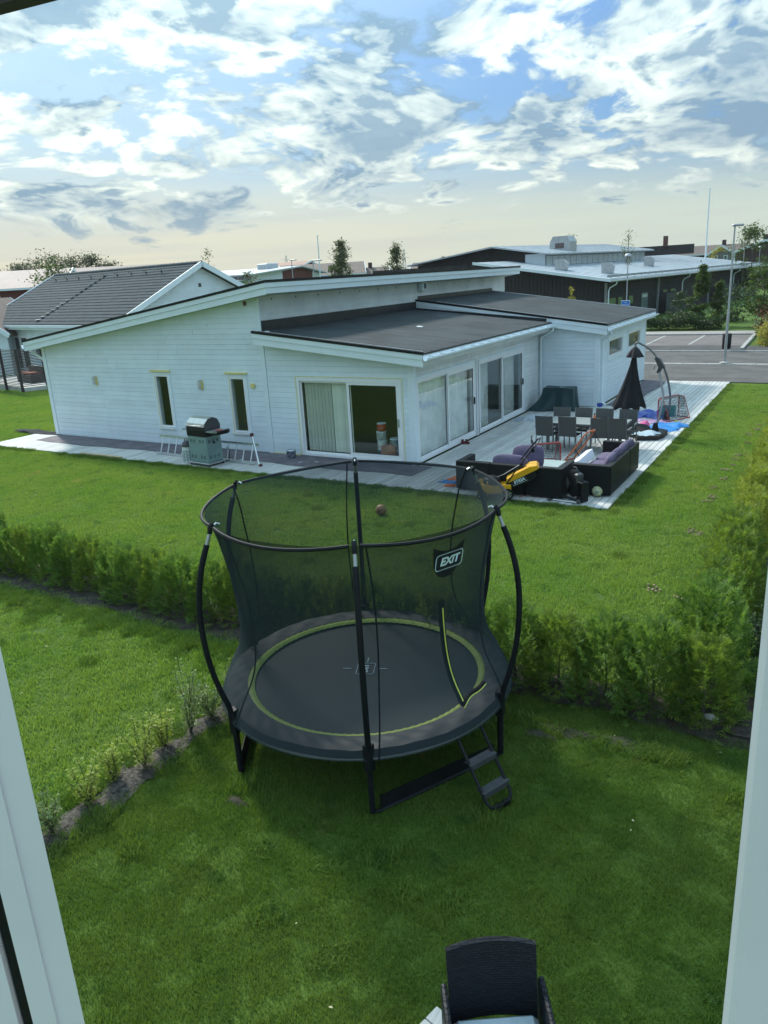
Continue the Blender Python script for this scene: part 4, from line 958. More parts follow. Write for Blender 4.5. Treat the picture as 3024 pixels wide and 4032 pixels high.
for gx in np.arange(-14, 25, CELL):
    for gy in np.arange(-15.2, 15.2, CELL):
        x, y = gx+random.uniform(-.08,.08), gy+random.uniform(-.08,.08)
        if not free(x, y, 0.12): continue
        v = Vector((x, y, 0))-CAM; dist = math.hypot(v.x, v.y); az_ = math.atan2(v.x, v.y)
        if abs(az_-YAW) > R_(34) or dist < 1.5: continue
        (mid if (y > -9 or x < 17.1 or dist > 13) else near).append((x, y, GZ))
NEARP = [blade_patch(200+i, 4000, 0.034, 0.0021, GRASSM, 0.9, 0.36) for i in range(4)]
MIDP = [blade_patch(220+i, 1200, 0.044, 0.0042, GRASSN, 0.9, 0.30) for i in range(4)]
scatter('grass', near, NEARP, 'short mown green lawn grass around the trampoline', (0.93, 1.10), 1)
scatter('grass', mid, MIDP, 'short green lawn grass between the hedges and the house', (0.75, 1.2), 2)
# longer tufts: along the deck, the soil strips, the hedge feet and the trampoline legs
TUFT = [blade_patch(240+i, 240, 0.070, 0.0035, GRASSM, 1.1, 0.12) for i in range(3)]
tp = []
for _ in range(150): tp.append((random.uniform(9.5, 17.0), -9.62-abs(random.gauss(0, 0.22)), GZ))
for _ in range(150): tp.append((random.uniform(-1, 19.3), -2.03-abs(random.gauss(0, 0.03)), GZ))
for _ in range(110): tp.append((19.34+abs(random.gauss(0, 0.03)), random.uniform(-2, 15), GZ))
for _ in range(70):
    x, y = random.uniform(12, 24), random.uniform(-14, -2)
    if free(x, y, 0.05): tp.append((x, y, GZ))
for _ in range(70): tp.append((random.choice((17.04, 17.47))+random.gauss(0, .03), random.uniform(-13.9,-9.5), GZ))
for _ in range(40): tp.append((random.uniform(17.4, 22), -9.6-abs(random.gauss(0, 0.06)), GZ))
scatter('grass_tufts', tp, TUFT, 'longer grass tufts along the deck edge and hedge feet', (0.7, 1.3), 3)
# dry bare patches
for i, (x, y, r) in enumerate(((20.78,-9.60,0.16),(21.05,-9.60,0.10),(21.42,-9.56,0.17),(20.62,-9.78,0.12),(18.45,-12.05,0.09))):
    rg = random.Random(i); ph = rg.uniform(0, 6)
    o = MB().sheet(lambda u, v: (x+r*v*1.5*math.cos(6.283*u)*(1+.25*math.sin(3*6.283*u+ph)), y+r*v*0.7*math.sin(6.283*u)*(1+.2*math.sin(5*6.283*u)), GZ+0.032-0.028*v*v), 20, 4, closed=True).build('bare_soil', SOIL, smooth=True); struct(o)
# mushrooms / withered clumps in a line near the right hedge
CLUMP = mat('dry_clump', (0.22, 0.17, 0.10), 0.9, 0.3, 20, bump=0.8, bscale=60)
cl = MB()
for k in range(9):
    a = k*2.4; rr = 0.05*math.sqrt(k); hh = 0.03+0.015*((k*7) % 3); cl.lathe([(0.008,0),(0.008,hh*.7),(0.032,hh*.75),(0.026,hh),(0.008,hh*1.15)], 8, (rr*math.cos(a), rr*math.sin(a), 0))
clm = cl.mesh('dry_clump', CLUMP)
for k, (x, y) in enumerate(((21.04,7.29),(21.05,6.64),(20.95,5.93),(21.02,4.84),(20.99,3.44),(20.95,2.95),(20.99,2.35),(20.89,1.88),(20.94,1.07),(20.85,.27),(20.95,-.4),(20.89,-.76),(20.91,-2.67),(21.04,-2.8),(21.31,-5.74),(21.27,-6.18),(20.88,-5.55))):
    o = link('mushroom_clump', clm, loc=(x, y, GZ+.01), rot=(0,0,k*1.7), scale=(.75+.25*((k*5) % 3-1), .7, .8)); tag(o, 'withered mushroom clump, '+ORD[k]+' counting from the far end beside the right hedge', 'mushroom', 'mushroom clumps on the lawn')
# fallen pale leaves on the lawn
lf = MB().sheet(lambda u, v: ((u-.5)*.05, (v-.5)*.03*math.sin(u*3.1+.05), .008*math.sin(u*3)), 4, 2).mesh('fallen_leaf', mat('dry_leaf', (0.36,0.33,0.20), 0.8))
for k in range(34):
    for _ in range(20):
        x, y = random.uniform(13, 23.5), random.uniform(-13.5, 6)
        if free(x, y, 0.2): break
    o = link('fallen_leaf', lf, loc=(x, y, GZ+.045), rot=(random.uniform(-.3,.3), random.uniform(-.3,.3), random.uniform(0,6)), scale=random.uniform(.35,.8)); tag(o, 'small dry pale leaf lying on the lawn grass', 'leaf', 'fallen leaves on the lawn')
# balls
def ball(name, c, r, a, b, label, sc=9):
    m = bpy.data.materials.new(name+'_skin'); m.use_nodes = True; g = NT(m.node_tree); bs = m.node_tree.nodes['Principled BSDF']
    v = g.node('ShaderNodeTexVoronoi', feature='DISTANCE_TO_EDGE'); v.inputs['Scale'].default_value = sc; g.link(g.node('ShaderNodeTexCoord').outputs['Object'], v.inputs['Vector'])
    g.link(g.mix(g.ramp(v.outputs['Distance'], 0.02, 0.10), c4(b), c4(a)), bs.inputs['Base Color']); bs.inputs['Roughness'].default_value = 0.55
    o = MB().sphere((0,0,0), r, 28, 18).build(name, m, smooth=True, loc=c); tag(o, label, 'ball'); return o
ball('football', (15.17,-3.82,GZ+.125), 0.11, (0.30,0.16,0.07), (0.12,0.06,0.03), 'brown ball on the grass behind the trampoline', 12)
ball('football', (18.832,-1.20,0.11), 0.11, (0.55,0.55,0.30), (0.20,0.28,0.24), 'pale yellow and grey football beside the black sofa', 12)
ball('tennis_ball', (18.86,7.0,0.035), 0.035, (0.45,0.6,0.08), (0.5,0.6,0.2), 'tiny green ball at the edge of the blue tarp', 30)
# solar garden lights
for k, (x, y, lb) in enumerate(((20.726,-8.95,'small solar garden light in front of the hedge, nearer the trampoline'),(21.839,-8.82,'small solar garden light in front of the corner thuja'))):
    t = thing('solar_light', lb, 'garden light', (x, y, GZ), 0, 'solar lights along the hedge')
    MB().lathe([(0.004,0),(0.008,0.06),(0.02,0.075)], 8).build('spike', BLACKM, t); MB().lathe([(0.03,0.075),(0.034,0.09),(0.034,0.18)], 14).build('diffuser', m_glass('clear_plastic', (0.75,0.8,0.8), 2.5, 0.15) if k == 0 else MATS['clear_plastic'], t, smooth=True); MB().lathe([(0.04,0.18),(0.043,0.19),(0.04,0.235),(0.03,0.24)], 14).build('cap', STEEL, t, smooth=True)
o = MB().sphere((0,0,0), 0.07, 10, 6, (1.2,0.8,0.6)).build('garden_stone', STONE, loc=(22.15,-8.75,GZ+.03)); tag(o, 'grey stone on the bare soil beside the corner thuja', 'stone')

# ------------------------------------------------------------------ foreground: wicker armchair, terrace corner, window
cd = Vector((0.84, 0.54, 0)).normalized(); ang = math.atan2(cd.y, cd.x)
ch = thing('wicker_armchair', 'black wicker armchair with pale seat cushion in the bottom foreground', 'armchair', (21.585, -13.255, GZ-0.03), ang)
def bk(u, v): x = (u-.5)*0.54*(1-.03*(1-v)); return (x, 0.045*(1-(2*u-1)**2)*1.0+0.09*v, 0.40+0.465*v+(0.010*(1-(2*u-1)**2) if v > .99 else 0.0))
b_ = MB().sheet(bk, 16, 12); b2 = MB().sheet(lambda u, v: tuple(Vector(bk(u, v))+Vector((0, 0.035, 0))), 16, 12)
bb = MB(); bb.add(b_.v, b_.f); bb.add(b2.v, b2.f); bb.sheet(lambda u, v: tuple(Vector(bk(u, 1))+Vector((0, 0.035*v, 0.006*math.sin(v*3.14)))), 16, 2)
for s in (0, 1): bb.sheet(lambda u, v: tuple(Vector(bk(s, v))+Vector((0, 0.035*u, 0))), 2, 12)
bb.build('backrest', RATTAN2, ch)
for s in (-1, 1):
    MB().prism([(0.06,0.10),(-0.50,0.02),(-0.54,0.05),(-0.52,0.50),(-0.40,0.60),(-0.1,0.64),(0.04,0.655),(0.08,0.62)], s*0.275, s*0.31, 'x').build('arm', RATTAN2, ch)
    MB().tube([(s*0.292,0.05,0.655),(s*0.292,-0.1,0.642),(s*0.292,-0.40,0.602),(s*0.292,-0.52,0.51)], 0.019, 8).build('arm_edge', RATTAN2, ch)
    for y in (0.0, -0.48): MB().box((s*0.28-.02, y-.02, 0), (s*0.28+.02, y+.02, 0.10)).build('leg', BLACKM, ch)
MB().rbox((-0.27, -0.52, 0.22), (0.27, 0.02, 0.36), 0.02).build('seat', RATTAN2, ch)
cu_ = MB().rbox((-0.255, -0.52, 0.365), (0.255, -0.01, 0.45), 0.035).build('seat_cushion', mat('cushion_pale', (0.42,0.50,0.54), 0.9, 0.06, 6, bump=0.3, bscale=150), smooth=True, loc=(21.585,-13.255,GZ), rot=(0,0,ang)); tag(cu_, 'pale grey-blue cushion on the wicker armchair', 'cushion')
tr = thing('terrace_corner', 'corner of a pale grey timber terrace under the wicker armchair', 'terrace', (0,0,0))
Mt = Matrix.Translation((21.10,-13.08,GZ)) @ Matrix.Rotation(math.atan2(-0.8, -0.2)+R_(90), 4, 'Z')
for k in range(14):
    MB().rbox((0.0, -0.12*(k+1)+.004, 0.0), (2.6, -0.12*k-.004, 0.045), 0.004, M=Mt).build('plank', DECK, tr)
# the window one looks out of: two stiles, gasket, head
win = thing('casement_window', 'white window frame posts at the left and right edges of the view', 'window', (CAM.x, CAM.y, 3.2))
hd = Vector((math.sin(YAW), math.cos(YAW), 0)); rt = Vector((math.cos(YAW), -math.sin(YAW), 0))
def wpt(x, y): return rt*x + hd*y
Lx, Ly = (Vector((22.546,-16.23,0))-Vector((CAM.x,CAM.y,0))).dot(rt)*1.8, (Vector((22.546,-16.23,0))-Vector((CAM.x,CAM.y,0))).dot(hd)*1.8
Rx, Ry = (Vector((22.954,-15.976,0))-Vector((CAM.x,CAM.y,0))).dot(rt)*1.8, (Vector((22.954,-15.976,0))-Vector((CAM.x,CAM.y,0))).dot(hd)*1.8
def post(name, m, xs_, ys_, z0, z1): MB().prism([tuple(wpt(x, y).to_2d()) for x, y in zip(xs_, ys_)], z0, z1, 'z').build(name, m, win)
WFR = mat('window_stile', (0.88,0.82,0.86), 0.45, 0.03, 3)
lf_, rf_ = 1+0.05/Ly, 1+0.05/Ry                       # the far edge of each reveal is what cuts the view
post('stile', WFR, (Lx, Lx*lf_, Lx*lf_-.035, Lx-.034, Lx-.066, Lx-.066), (Ly, Ly+.05, Ly+.05, Ly-.004, Ly-.004, Ly), 0, 2.4)
post('gasket', BLACKM, (Lx-.068, Lx-.068, Lx-.086, Lx-.086), (Ly+.008, Ly+.04, Ly+.04, Ly+.008), 0, 2.4)
post('outer_frame', WFR, (Lx-.088, Lx-.088, Lx-.20, Lx-.20), (Ly, Ly+.05, Ly+.05, Ly), 0, 2.4)
post('stile', WFR, (Rx, Rx+.004, Rx+.012, Rx+.14, Rx+.14, Rx*rf_), (Ry, Ry-.008, Ry-.012, Ry-.012, Ry+.05, Ry+.05), 0, 2.4)
hp, hq = Vector((22.245,-15.960,4.881)), Vector((22.325,-15.861,4.917))     # dark lower edge of the header piece at the eave
hp -= Vector((CAM.x, CAM.y, 3.2)); hq -= Vector((CAM.x, CAM.y, 3.2)); hu = Vector((0,0,1))
MB().bar(hp+hu*0.067-(hq-hp)*1.5, hq+hu*0.067+(hq-hp)*0.4, 0.03, 0.12).build('head_trim', mat('head_trim_brown', (0.05,0.035,0.03), 0.7), win)
# ------------------------------------------------------------------ on the deck
def cushion(name, lo, hi, m, label, loc, rot=(0,0,0), puff=0.02, cat='cushion', group=None):
    """soft box: rounded, slightly puffed faces"""
    x0,y0,z0 = lo; x1,y1,z1 = hi; cx,cy,cz = ((a+b)/2 for a,b in zip(lo,hi)); hx,hy,hz = ((b-a)/2 for a,b in zip(lo,hi))
    mb = MB(); n = 8
    def P(u, v, w):
        p = [u, v, w]; m_ = max(abs(u), abs(v), abs(w)); e = 5.0
        l = (abs(u)**e+abs(v)**e+abs(w)**e)**(1/e); s = m_/l if l else 1
        q = Vector((u*s*hx, v*s*hy, w*s*hz))
        pu = puff*(1-u*u)*(1-v*v) if abs(w) == 1 else puff*(1-v*v)*(1-w*w) if abs(u) == 1 else puff*(1-u*u)*(1-w*w)
        nn = Vector((0,0,w)) if abs(w) == 1 else Vector((u,0,0)) if abs(u) == 1 else Vector((0,v,0))
        return tuple(q+nn*pu+Vector((cx,cy,cz)))
    for s in (-1, 1):
        mb.sheet(lambda a, b: P(2*a-1, 2*b-1, s), n, n); mb.sheet(lambda a, b: P(s, 2*a-1, 2*b-1), n, n); mb.sheet(lambda a, b: P(2*a-1, s, 2*b-1), n, n)
    o = mb.build(name, m, smooth=True, loc=loc, rot=rot); tag(o, label, cat, group); return o
# sofa modules
def module(name, x0, x1, y0, y1, sides, label, seat_h=0.30, H=0.66, t=0.14):
    """rattan seat box; sides = subset of n s e w that carry a backrest/arm panel"""
    t_ = thing(name, label, 'sofa', ((x0+x1)/2, (y0+y1)/2, 0)); hx, hy = (x1-x0)/2, (y1-y0)/2
    MB().rbox((-hx, -hy, 0.035), (hx, hy, seat_h), 0.012).build('seat_base', RATTAN, t_)
    for s in sides:
        lo, hi = {'s': ((-hx-.002,-hy-.002,0.036),(hx+.002,-hy+t,H)), 'n': ((-hx-.001,hy-t,0.037),(hx+.001,hy+.001,H-.002)), 'w': ((-hx-.001,-hy+.001,0.038),(-hx+t,hy-.001,H-.003)), 'e': ((hx-t,-hy-.001,0.039),(hx+.003,hy+.001,H-.001))}[s]
        MB().rbox(lo, hi, 0.012).build('backrest' if s in 'se' else 'arm', RATTAN, t_)
    for sx in (-1, 1):
        for sy in (-1, 1): MB().box((sx*(hx-.06)-.025, sy*(hy-.06)-.025, 0), (sx*(hx-.06)+.025, sy*(hy-.06)+.025, 0.036)).build('foot', GALV, t_)
    return t_
module('rattan_sofa', 15.86, 16.65, -1.72, -0.97, 'sw', 'black rattan sofa end module with an arm, far left of the lounge group')
module('rattan_sofa', 16.67, 17.44, -1.72, -0.97, 's', 'middle black rattan sofa module behind the yellow lawn mower')
module('rattan_sofa', 17.46, 18.25, -1.72, -0.90, 'se', 'black rattan corner sofa module beside the exercise machine')
module('rattan_sofa', 18.30, 19.10, -1.21, 0.37, 'se', 'long black rattan sofa module with purple cushions behind the football')
module('rattan_sofa', 18.30, 19.10, 0.40, 1.22, 'en', 'black rattan sofa end module nearest the dining table')
cushion('seat_cushion', (-.36,-.29,0), (.36,.29,.12), PURPLE, 'purple seat cushion on the left end sofa module', (16.32,-1.27,0.315))
cushion('seat_cushion', (-.375,-.29,0), (.375,.29,.12), PURPLE, 'purple seat cushion on the middle sofa module', (17.055,-1.27,0.315))
cushion('seat_cushion', (-.31,-.62,0), (.31,.62,.12), PURPLE, 'long purple seat cushion on the right sofa', (18.64,-0.35,0.315))
cushion('seat_cushion', (-.31,-.36,0), (.31,.36,.12), PURPLE, 'purple seat cushion on the sofa module nearest the dining table', (18.64,0.68,0.315))
cushion('back_cushion', (-.38,-.08,-.2), (.38,.08,.2), PURPLE, 'purple back cushion lying along the middle sofa backrest', (17.02,-1.46,0.60), (R_(-12),0,0))
cushion('back_cushion', (-.36,-.075,-.26), (.36,.075,.26), PURPLE, 'big purple cushion standing upright in the corner of the left sofa', (17.18,-0.80,0.62), (R_(-14),R_(-6),R_(-8)))
for y, rz, rx, lb in ((-0.55, 0.10, 22, 'crumpled purple cushion at the near end of the right sofa backrest'), (-0.05, -0.06, 18, 'purple cushion second along the right sofa backrest'), (0.45, 0.08, 20, 'purple cushion third along the right sofa backrest'), (0.85, -0.1, 24, 'purple cushion at the far end of the right sofa backrest')):
    cushion('back_cushion', (-.075,-.25,-.16), (.075,.25,.16), PURPLE, lb, (18.90, y, 0.60), (random.uniform(-.08,.08), R_(rx), rz), 0.03)
bx = MB().rbox((-.075,-.60,0),(.075,.60,.19),.006).build('foam_slab', mat('white_foam',(0.80,0.82,0.84),0.6,0.02), loc=(18.25,-0.12,0.40), rot=(0,R_(-20),R_(2))); tag(bx, 'white polystyrene slab leaning on the purple sofa cushions', 'foam slab')
# coffee table
t = thing('coffee_table', 'low rattan coffee table with frosted glass top between the sofas', 'table', (17.47, -0.32, 0))
MB().rbox((-.30,-.34,0.03), (.30,.34,0.375), 0.012).build('base', RATTAN, t); MB().rbox((-.31,-.35,0.378), (.31,.35,0.39), 0.003).build('table_top', mat('frosted_glass', (0.38,0.46,0.44), 0.18, 0.03), t)
# dining table and chairs
t = thing('dining_table', 'long grey dining table with glass top among eight chairs', 'table', (17.40, 2.95, 0))
for i in range(3): MB().rbox((-1.02+i*0.68+.003,-.45,0.725), (-1.02+(i+1)*0.68-.003,.45,0.737), 0.002).build('glass_panel', mat('table_glass', (0.36,0.40,0.38), 0.12, 0.04) if i == 0 else MATS['table_glass'], t)
MB().box((-1.01,-.44,0.675), (1.01,-.40,0.723)).box((-1.01,.40,0.675), (1.01,.44,0.723)).box((-1.01,-.40,0.676), (-.97,.40,0.722)).box((.97,-.40,0.676), (1.01,.40,0.722)).build('apron', GREYTUBE, t)
for sx in (-1, 1):
    for sy in (-1, 1): MB().box((sx*.93-.035, sy*.36-.035, 0), (sx*.93+.035, sy*.36+.035, 0.674)).build('leg', GREYTUBE, t)
def dining_chair():
    c = thing('dining_chair', 'x', 'chair', (0,0,0))
    MB().sheet(lambda u, v: ((u-.5)*(0.42+0.02*v), -0.22-0.07*v-0.03*math.sin(u*3.14)*(0.3+v), 0.44+0.51*v), 10, 6).sheet(lambda u, v: ((u-.5)*(0.42+0.02*v), -0.235-0.07*v-0.03*math.sin(u*3.14)*(0.3+v), 0.44+0.51*v), 10, 6).build('backrest', TEXTIL, c, smooth=True)
    MB().rbox((-.22,-.23,0.42), (.22,.24,0.445), 0.01).build('seat', TEXTIL, c)
    for s in (-1, 1):
        MB().tube([(s*.225,-.30,0.955),(s*.222,-.235,0.44),(s*.22,-.24,0.40),(s*.225,-.27,0.0)], 0.013, 6).build('leg', GREYTUBE, c)
        MB().tube([(s*.225,.23,0.0),(s*.225,.22,0.42),(s*.235,.20,0.60),(s*.238,.15,0.645)], 0.013, 6).build('leg', GREYTUBE, c)
        MB().rbox((s*.24-.025,-.24,0.640), (s*.24+.025,.19,0.662), 0.008).build('armrest', GREYTUBE, c)
    return c
proto = dining_chair(); first = True
for (x, y, rz, lb) in ((16.47,2.55,0,'grey dining chair with its back to us, far left at the table'),(17.06,2.60,0,'grey dining chair with its back to us, second from the left'),(17.82,2.62,R_(14),'grey dining chair turned slightly, behind the orange frame'),(18.30,2.66,0,'grey dining chair with its back to us, nearest the parasol base'),
                       (16.52,3.30,R_(180),'grey dining chair on the far side of the table, left end by the green cover'),(17.11,3.31,R_(180),'grey dining chair on the far side, second from the left'),(17.66,3.32,R_(180),'grey dining chair on the far side behind the bottle'),(18.29,3.33,R_(183),'grey dining chair on the far side under the parasol')):
    c = proto if first else copy_tree(proto); first = False
    c.location = (x, y, 0); c.rotation_euler = (0,0,rz); c['label'] = lb; c['group'] = 'chairs around the dining table'
t = thing('spray_bottle', 'small orange bottle with black cap on the dining table', 'bottle', (17.55,3.05,0.738)); MB().lathe([(.028,0),(.03,.01),(.03,.11),(.014,.14)], 12).build('body', mat('orange_plastic',(0.65,0.16,0.04),0.4), t, smooth=True); MB().lathe([(.014,.14),(.016,.15),(.012,.19)], 10).build('cap', PLASTICK, t)
# red goals and orange rebounder
REDT = mat('red_tube', (0.40, 0.030, 0.028), 0.4, 0.1, 8); ORT = mat('orange_tube', (0.50, 0.13, 0.045), 0.45, 0.12, 8)
def net_grid(a, b, c, d, nu, nv, r, name, m, parent):
    """knotted net over the quad a b c d; every strand is geometry"""
    a,b,c,d = map(Vector, (a,b,c,d)); mb = MB()
    q = lambda u, v: (a*(1-u)+b*u)*(1-v)+(d*(1-u)+c*u)*v
    for i in range(nu+1): mb.bar(q(i/nu,0), q(i/nu,1), r*2)
    for j in range(nv+1): mb.bar(q(0,j/nv), q(1,j/nv), r*2, up=(0.3,1,0.1))
    o = mb.build(name, m, parent); o['kind'] = 'stuff'; return o
NETC = mat('net_cord', (0.07,0.07,0.07), 0.8)
def goal(loc, rz, w, h, d, label, tubem, tw=0.016, tall_top=False):
    t = thing('hockey_goal', label, 'goal', loc, rz); H = w/2
    MB().tube([(-H,0,0.015),(-H,0,h-.04),(-H+.04,0,h),(H-.04,0,h),(H,0,h-.04),(H,0,0.015)], tw, 8).build('goal_frame', tubem, t, smooth=True)
    MB().tube([(-H,0,0.015),(-H,d,0.015),(H,d,0.015),(H,0,0.015)], tw*.8, 6).build('ground_frame', tubem, t)
    for s in (-1, 1): MB().tube([(s*H,0,h-.03),(s*H,d*.45,h*.97),(s*H,d,0.02)], tw*.7, 6).build('back_stay', tubem, t)
    net_grid((-H,d,0.02),(H,d,0.02),(H,d*.45,h*.96),(-H,d*.45,h*.96), 16, 9, 0.0035, 'net', NETC, t)
    for s in (-1, 1): net_grid((s*H,0,0.02),(s*H,d,0.02),(s*H,d*.45,h*.95),(s*H,0,h*.95), 7, 8, 0.0035, 'net', NETC, t)
    net_grid((-H,0,h),(H,0,h),(H,d*.45,h*.96),(-H,d*.45,h*.96), 16, 4, 0.0035, 'net', NETC, t)
    return t
goal((16.97,1.15,0), R_(38), 0.62, 0.50, 0.42, 'small red hockey goal with black net between the sofa and the dining table', REDT)
goal((18.50,7.62,0), R_(-118), 0.92, 0.66, 0.42, 'red and black goal standing at the far deck edge by the blue bag', REDT)
t = thing('rebounder_frame', 'folded orange rebounder frame leaning in front of the dining chairs', 'rebounder', (0,0,0))
pA = [(17.28,1.46,0.02),(17.62,1.35,0.45),(17.80,1.30,0.72),(17.90,1.33,0.80),(18.02,1.42,0.84)]
MB().tube(pA, 0.020, 8).build('tube_frame', ORT, t, smooth=True)
MB().tube([(17.42,1.78,0.02),(17.72,1.62,0.42),(18.02,1.42,0.84)], 0.020, 8).build('tube_frame', ORT, t, smooth=True)
MB().tube([(17.28,1.46,0.02),(17.42,1.78,0.02)], 0.018, 8).build('tube_foot', ORT, t); MB().tube([(17.55,1.38,0.36),(17.92,1.05,0.03)], 0.011, 6).build('stay', BLACKM, t); MB().tube([(17.98,1.44,0.78),(18.28,1.50,0.30)], 0.011, 6).build('stay', BLACKM, t)
for k in np.linspace(0.15, 0.9, 9):
    p = Vector(pA[0]).lerp(Vector(pA[2]), k); MB().lathe([(.024,0),(.024,.018)], 8).build('clip', BLACKM, t, loc=p, rot=(0,R_(38),0))
net_grid((17.30,1.48,.04),(17.43,1.77,.04),(17.98,1.43,.78),(17.84,1.32,.72), 7, 14, 0.0025, 'net', NETC, t)
# lawn mower
t = thing('lawn_mower', 'yellow and black push lawn mower parked against the black sofa', 'lawn mower', (16.93,-1.86,0), R_(20), None, 1.18)
MB().prism([(-.36,.10),(-.34,.20),(-.20,.24),(-.05,.23),(.12,.25),(.20,.20),(.22,.10)], -.20, .20, 'y').build('mower_deck', YELLOWP, t)
MB().rbox((-.37,-.215,0.10), (-.18,-.195,0.27), 0.01).rbox((-.37,.195,0.10), (-.18,.215,0.27), 0.01).rbox((.04,-.215,0.12), (.22,-.195,0.27), 0.01).build('wheel_arch', YELLOWP, t)
MB().lathe([(.15,.22),(.155,.26),(.15,.33),(.11,.37),(.05,.385)], 18, (-.12,0,0)).rbox((-.28,-.10,.23),(-.02,.13,.35),.03).build('engine', PLASTICK, t, smooth=True)
MB().box((-.21,-.135,.27), (-.12,-.131,.31)).build('engine_label', TAPE, t)
def wheel(p, x, y, r, w):
    o = MB().lathe([(r*.72,-w/2),(r*.95,-w/2),(r,-w/4),(r,w/4),(r*.95,w/2),(r*.72,w/2)], 22, cap=False).build('wheel', PLASTICK, p, smooth=True, loc=(x,y,r), rot=(R_(90),0,0))
    h = MB().lathe([(r*.72,-w*.3),(r*.66,-w*.35),(r*.2,-w*.2),(r*.12,-w*.5)], 20).lathe([(r*.72,w*.3),(r*.66,w*.35),(r*.2,w*.2),(r*.12,w*.5)], 20).build('rim', GALV, o)
    for k in range(6): MB().box((r*.25,-.012,-w*.42),(r*.68,.012,w*.42)).build('spoke', DGREY, o, rot=(0,0,k*R_(60)))
wheel(t, .16, -.24, .10, .05); wheel(t, .16, .24, .10, .05); wheel(t, -.30, -.23, .085, .045); wheel(t, -.30, .23, .085, .045)
bag = MB().prism([(.10,.16),(.62,.34),(.66,.42),(.60,.55),(.16,.30)], -.17, .17, 'y').build('grass_box', PLASTICK, t)
MB().prism([(.13,.275),(.66,.53),(.70,.56),(.66,.60),(.54,.585),(.30,.46),(.14,.36)], -.185, .185, 'y').build('box_lid', YELLOWP, bag)
lm = text_mesh('STIGA', 0.075, LOGOW, 0.001, 0.15, 0.003); lm.transform(Matrix.Translation((.36,-.1725,.33)) @ Matrix.Rotation(R_(24), 4, 'Y').inverted() @ Matrix.Rotation(R_(90), 4, 'X')); link('lettering', lm, bag)
bd = MB().tube([Vector((.36,-.1725,.33))+Matrix.Rotation(R_(-24), 3, 'Y') @ Vector((x,0,z)) for x, z in ((-.13,-.045),(.13,-.045),(.13,.045),(-.13,.045))], 0.003, 4, closed=True).build('logo_border', LOGOW, bag)
for s in (-1, 1): MB().tube([(.10,s*.19,.22),(.30,s*.19,.52),(.56,s*.18,.86),(.66,s*.15,.98)], 0.012, 8).build('handle_tube', BLACKM, t, smooth=True)
MB().tube([(.56,-.18,.86),(.68,-.16,1.0),(.72,0,1.05),(.68,.16,1.0),(.56,.18,.86)], 0.012, 8).build('handle_bar', BLACKM, t, smooth=True)
MB().tube([(.60,-.17,.92),(.56,-.13,1.04),(.58,0,1.10),(.56,.13,1.04),(.60,.17,.92)], 0.009, 8).build('brake_bar', BLACKM, t, smooth=True)
MB().rbox((.56,-.20,.84),(.62,-.16,.92),.01).rbox((.38,-.21,.60),(.43,-.17,.66),.01).build('clamp', PLASTICK, t)
MB().tube([(-.05,-.05,.36),(.10,-.16,.45),(.36,-.19,.62)], 0.005, 5).build('starter_cord', GALV, t)
# exercise machine with round flywheel housing, and its legs folded out on the boards
t = thing('exercise_machine', 'black exercise machine with round flywheel housing on the deck edge', 'exercise machine', (18.46,-1.55,0), R_(-35))
fw = MB().lathe([(.05,-.085),(.18,-.085),(.225,-.06),(.23,0),(.225,.06),(.18,.085),(.05,.085)], 30).build('flywheel_housing', PLASTICK, t, smooth=True, loc=(0,0,.34), rot=(R_(90),0,0)); fw.scale = (0.82,1.25,1)
MB().prism([(-.07,-.13),(-.13,-.02),(-.10,.13),(-.02,.02)], -.094, -.088, 'y', ).build('silver_panel', ALU, t, loc=(-.04,0,.33))
MB().tube([(-.05,0,.60),(-.03,0,.675),(.05,0,.675),(.08,0,.60)], 0.016, 8).build('carry_handle', DGREY, t, smooth=True)
MB().rbox((.02,-.08,.36),(.20,.08,.58),.03).build('console', DGREY, t); MB().box((.08,-.083,.44),(.11,-.08,.52)).build('red_lever', REDT, t)
MB().rbox((.16,-.09,.02),(.34,.09,.12),.015).rbox((.18,-.09,.12),(.20,.09,.40),.005).rbox((.32,-.09,.12),(.345,.09,.42),.005).rbox((.18,-.088,.40),(.34,.088,.43),.005).build('frame_block', PLASTICK, t)
t = thing('machine_legs', 'black and silver tripod legs lying flat in front of the exercise machine', 'stand', (0,0,0))
MB().tube([(18.62,-1.84,.06),(18.40,-1.78,.09),(18.22,-1.70,.10)], 0.030, 8).build('black_tube', PLASTICK, t, smooth=True); MB().tube([(18.62,-1.86,.03),(18.05,-1.80,.03)], 0.012, 6).build('rail', ALU, t); MB().tube([(18.03,-1.84,.03),(18.22,-1.70,.08)], 0.018, 6).build('leg', PLASTICK, t); MB().rbox((18.60,-1.90,0),(18.67,-1.80,.09),.02).rbox((17.98,-1.86,0),(18.05,-1.78,.05),.015).build('foot', DGREY, t)
o = MB().tube([(17.35,-1.80,.008),(17.42,-1.66,.008),(17.8,-1.62,.008),(18.2,-1.60,.008),(18.36,-1.45,.008)], 0.006, 5).build('cable', REDT); tag(o, 'thin dark red cord lying on the boards under the corner sofa', 'cord')
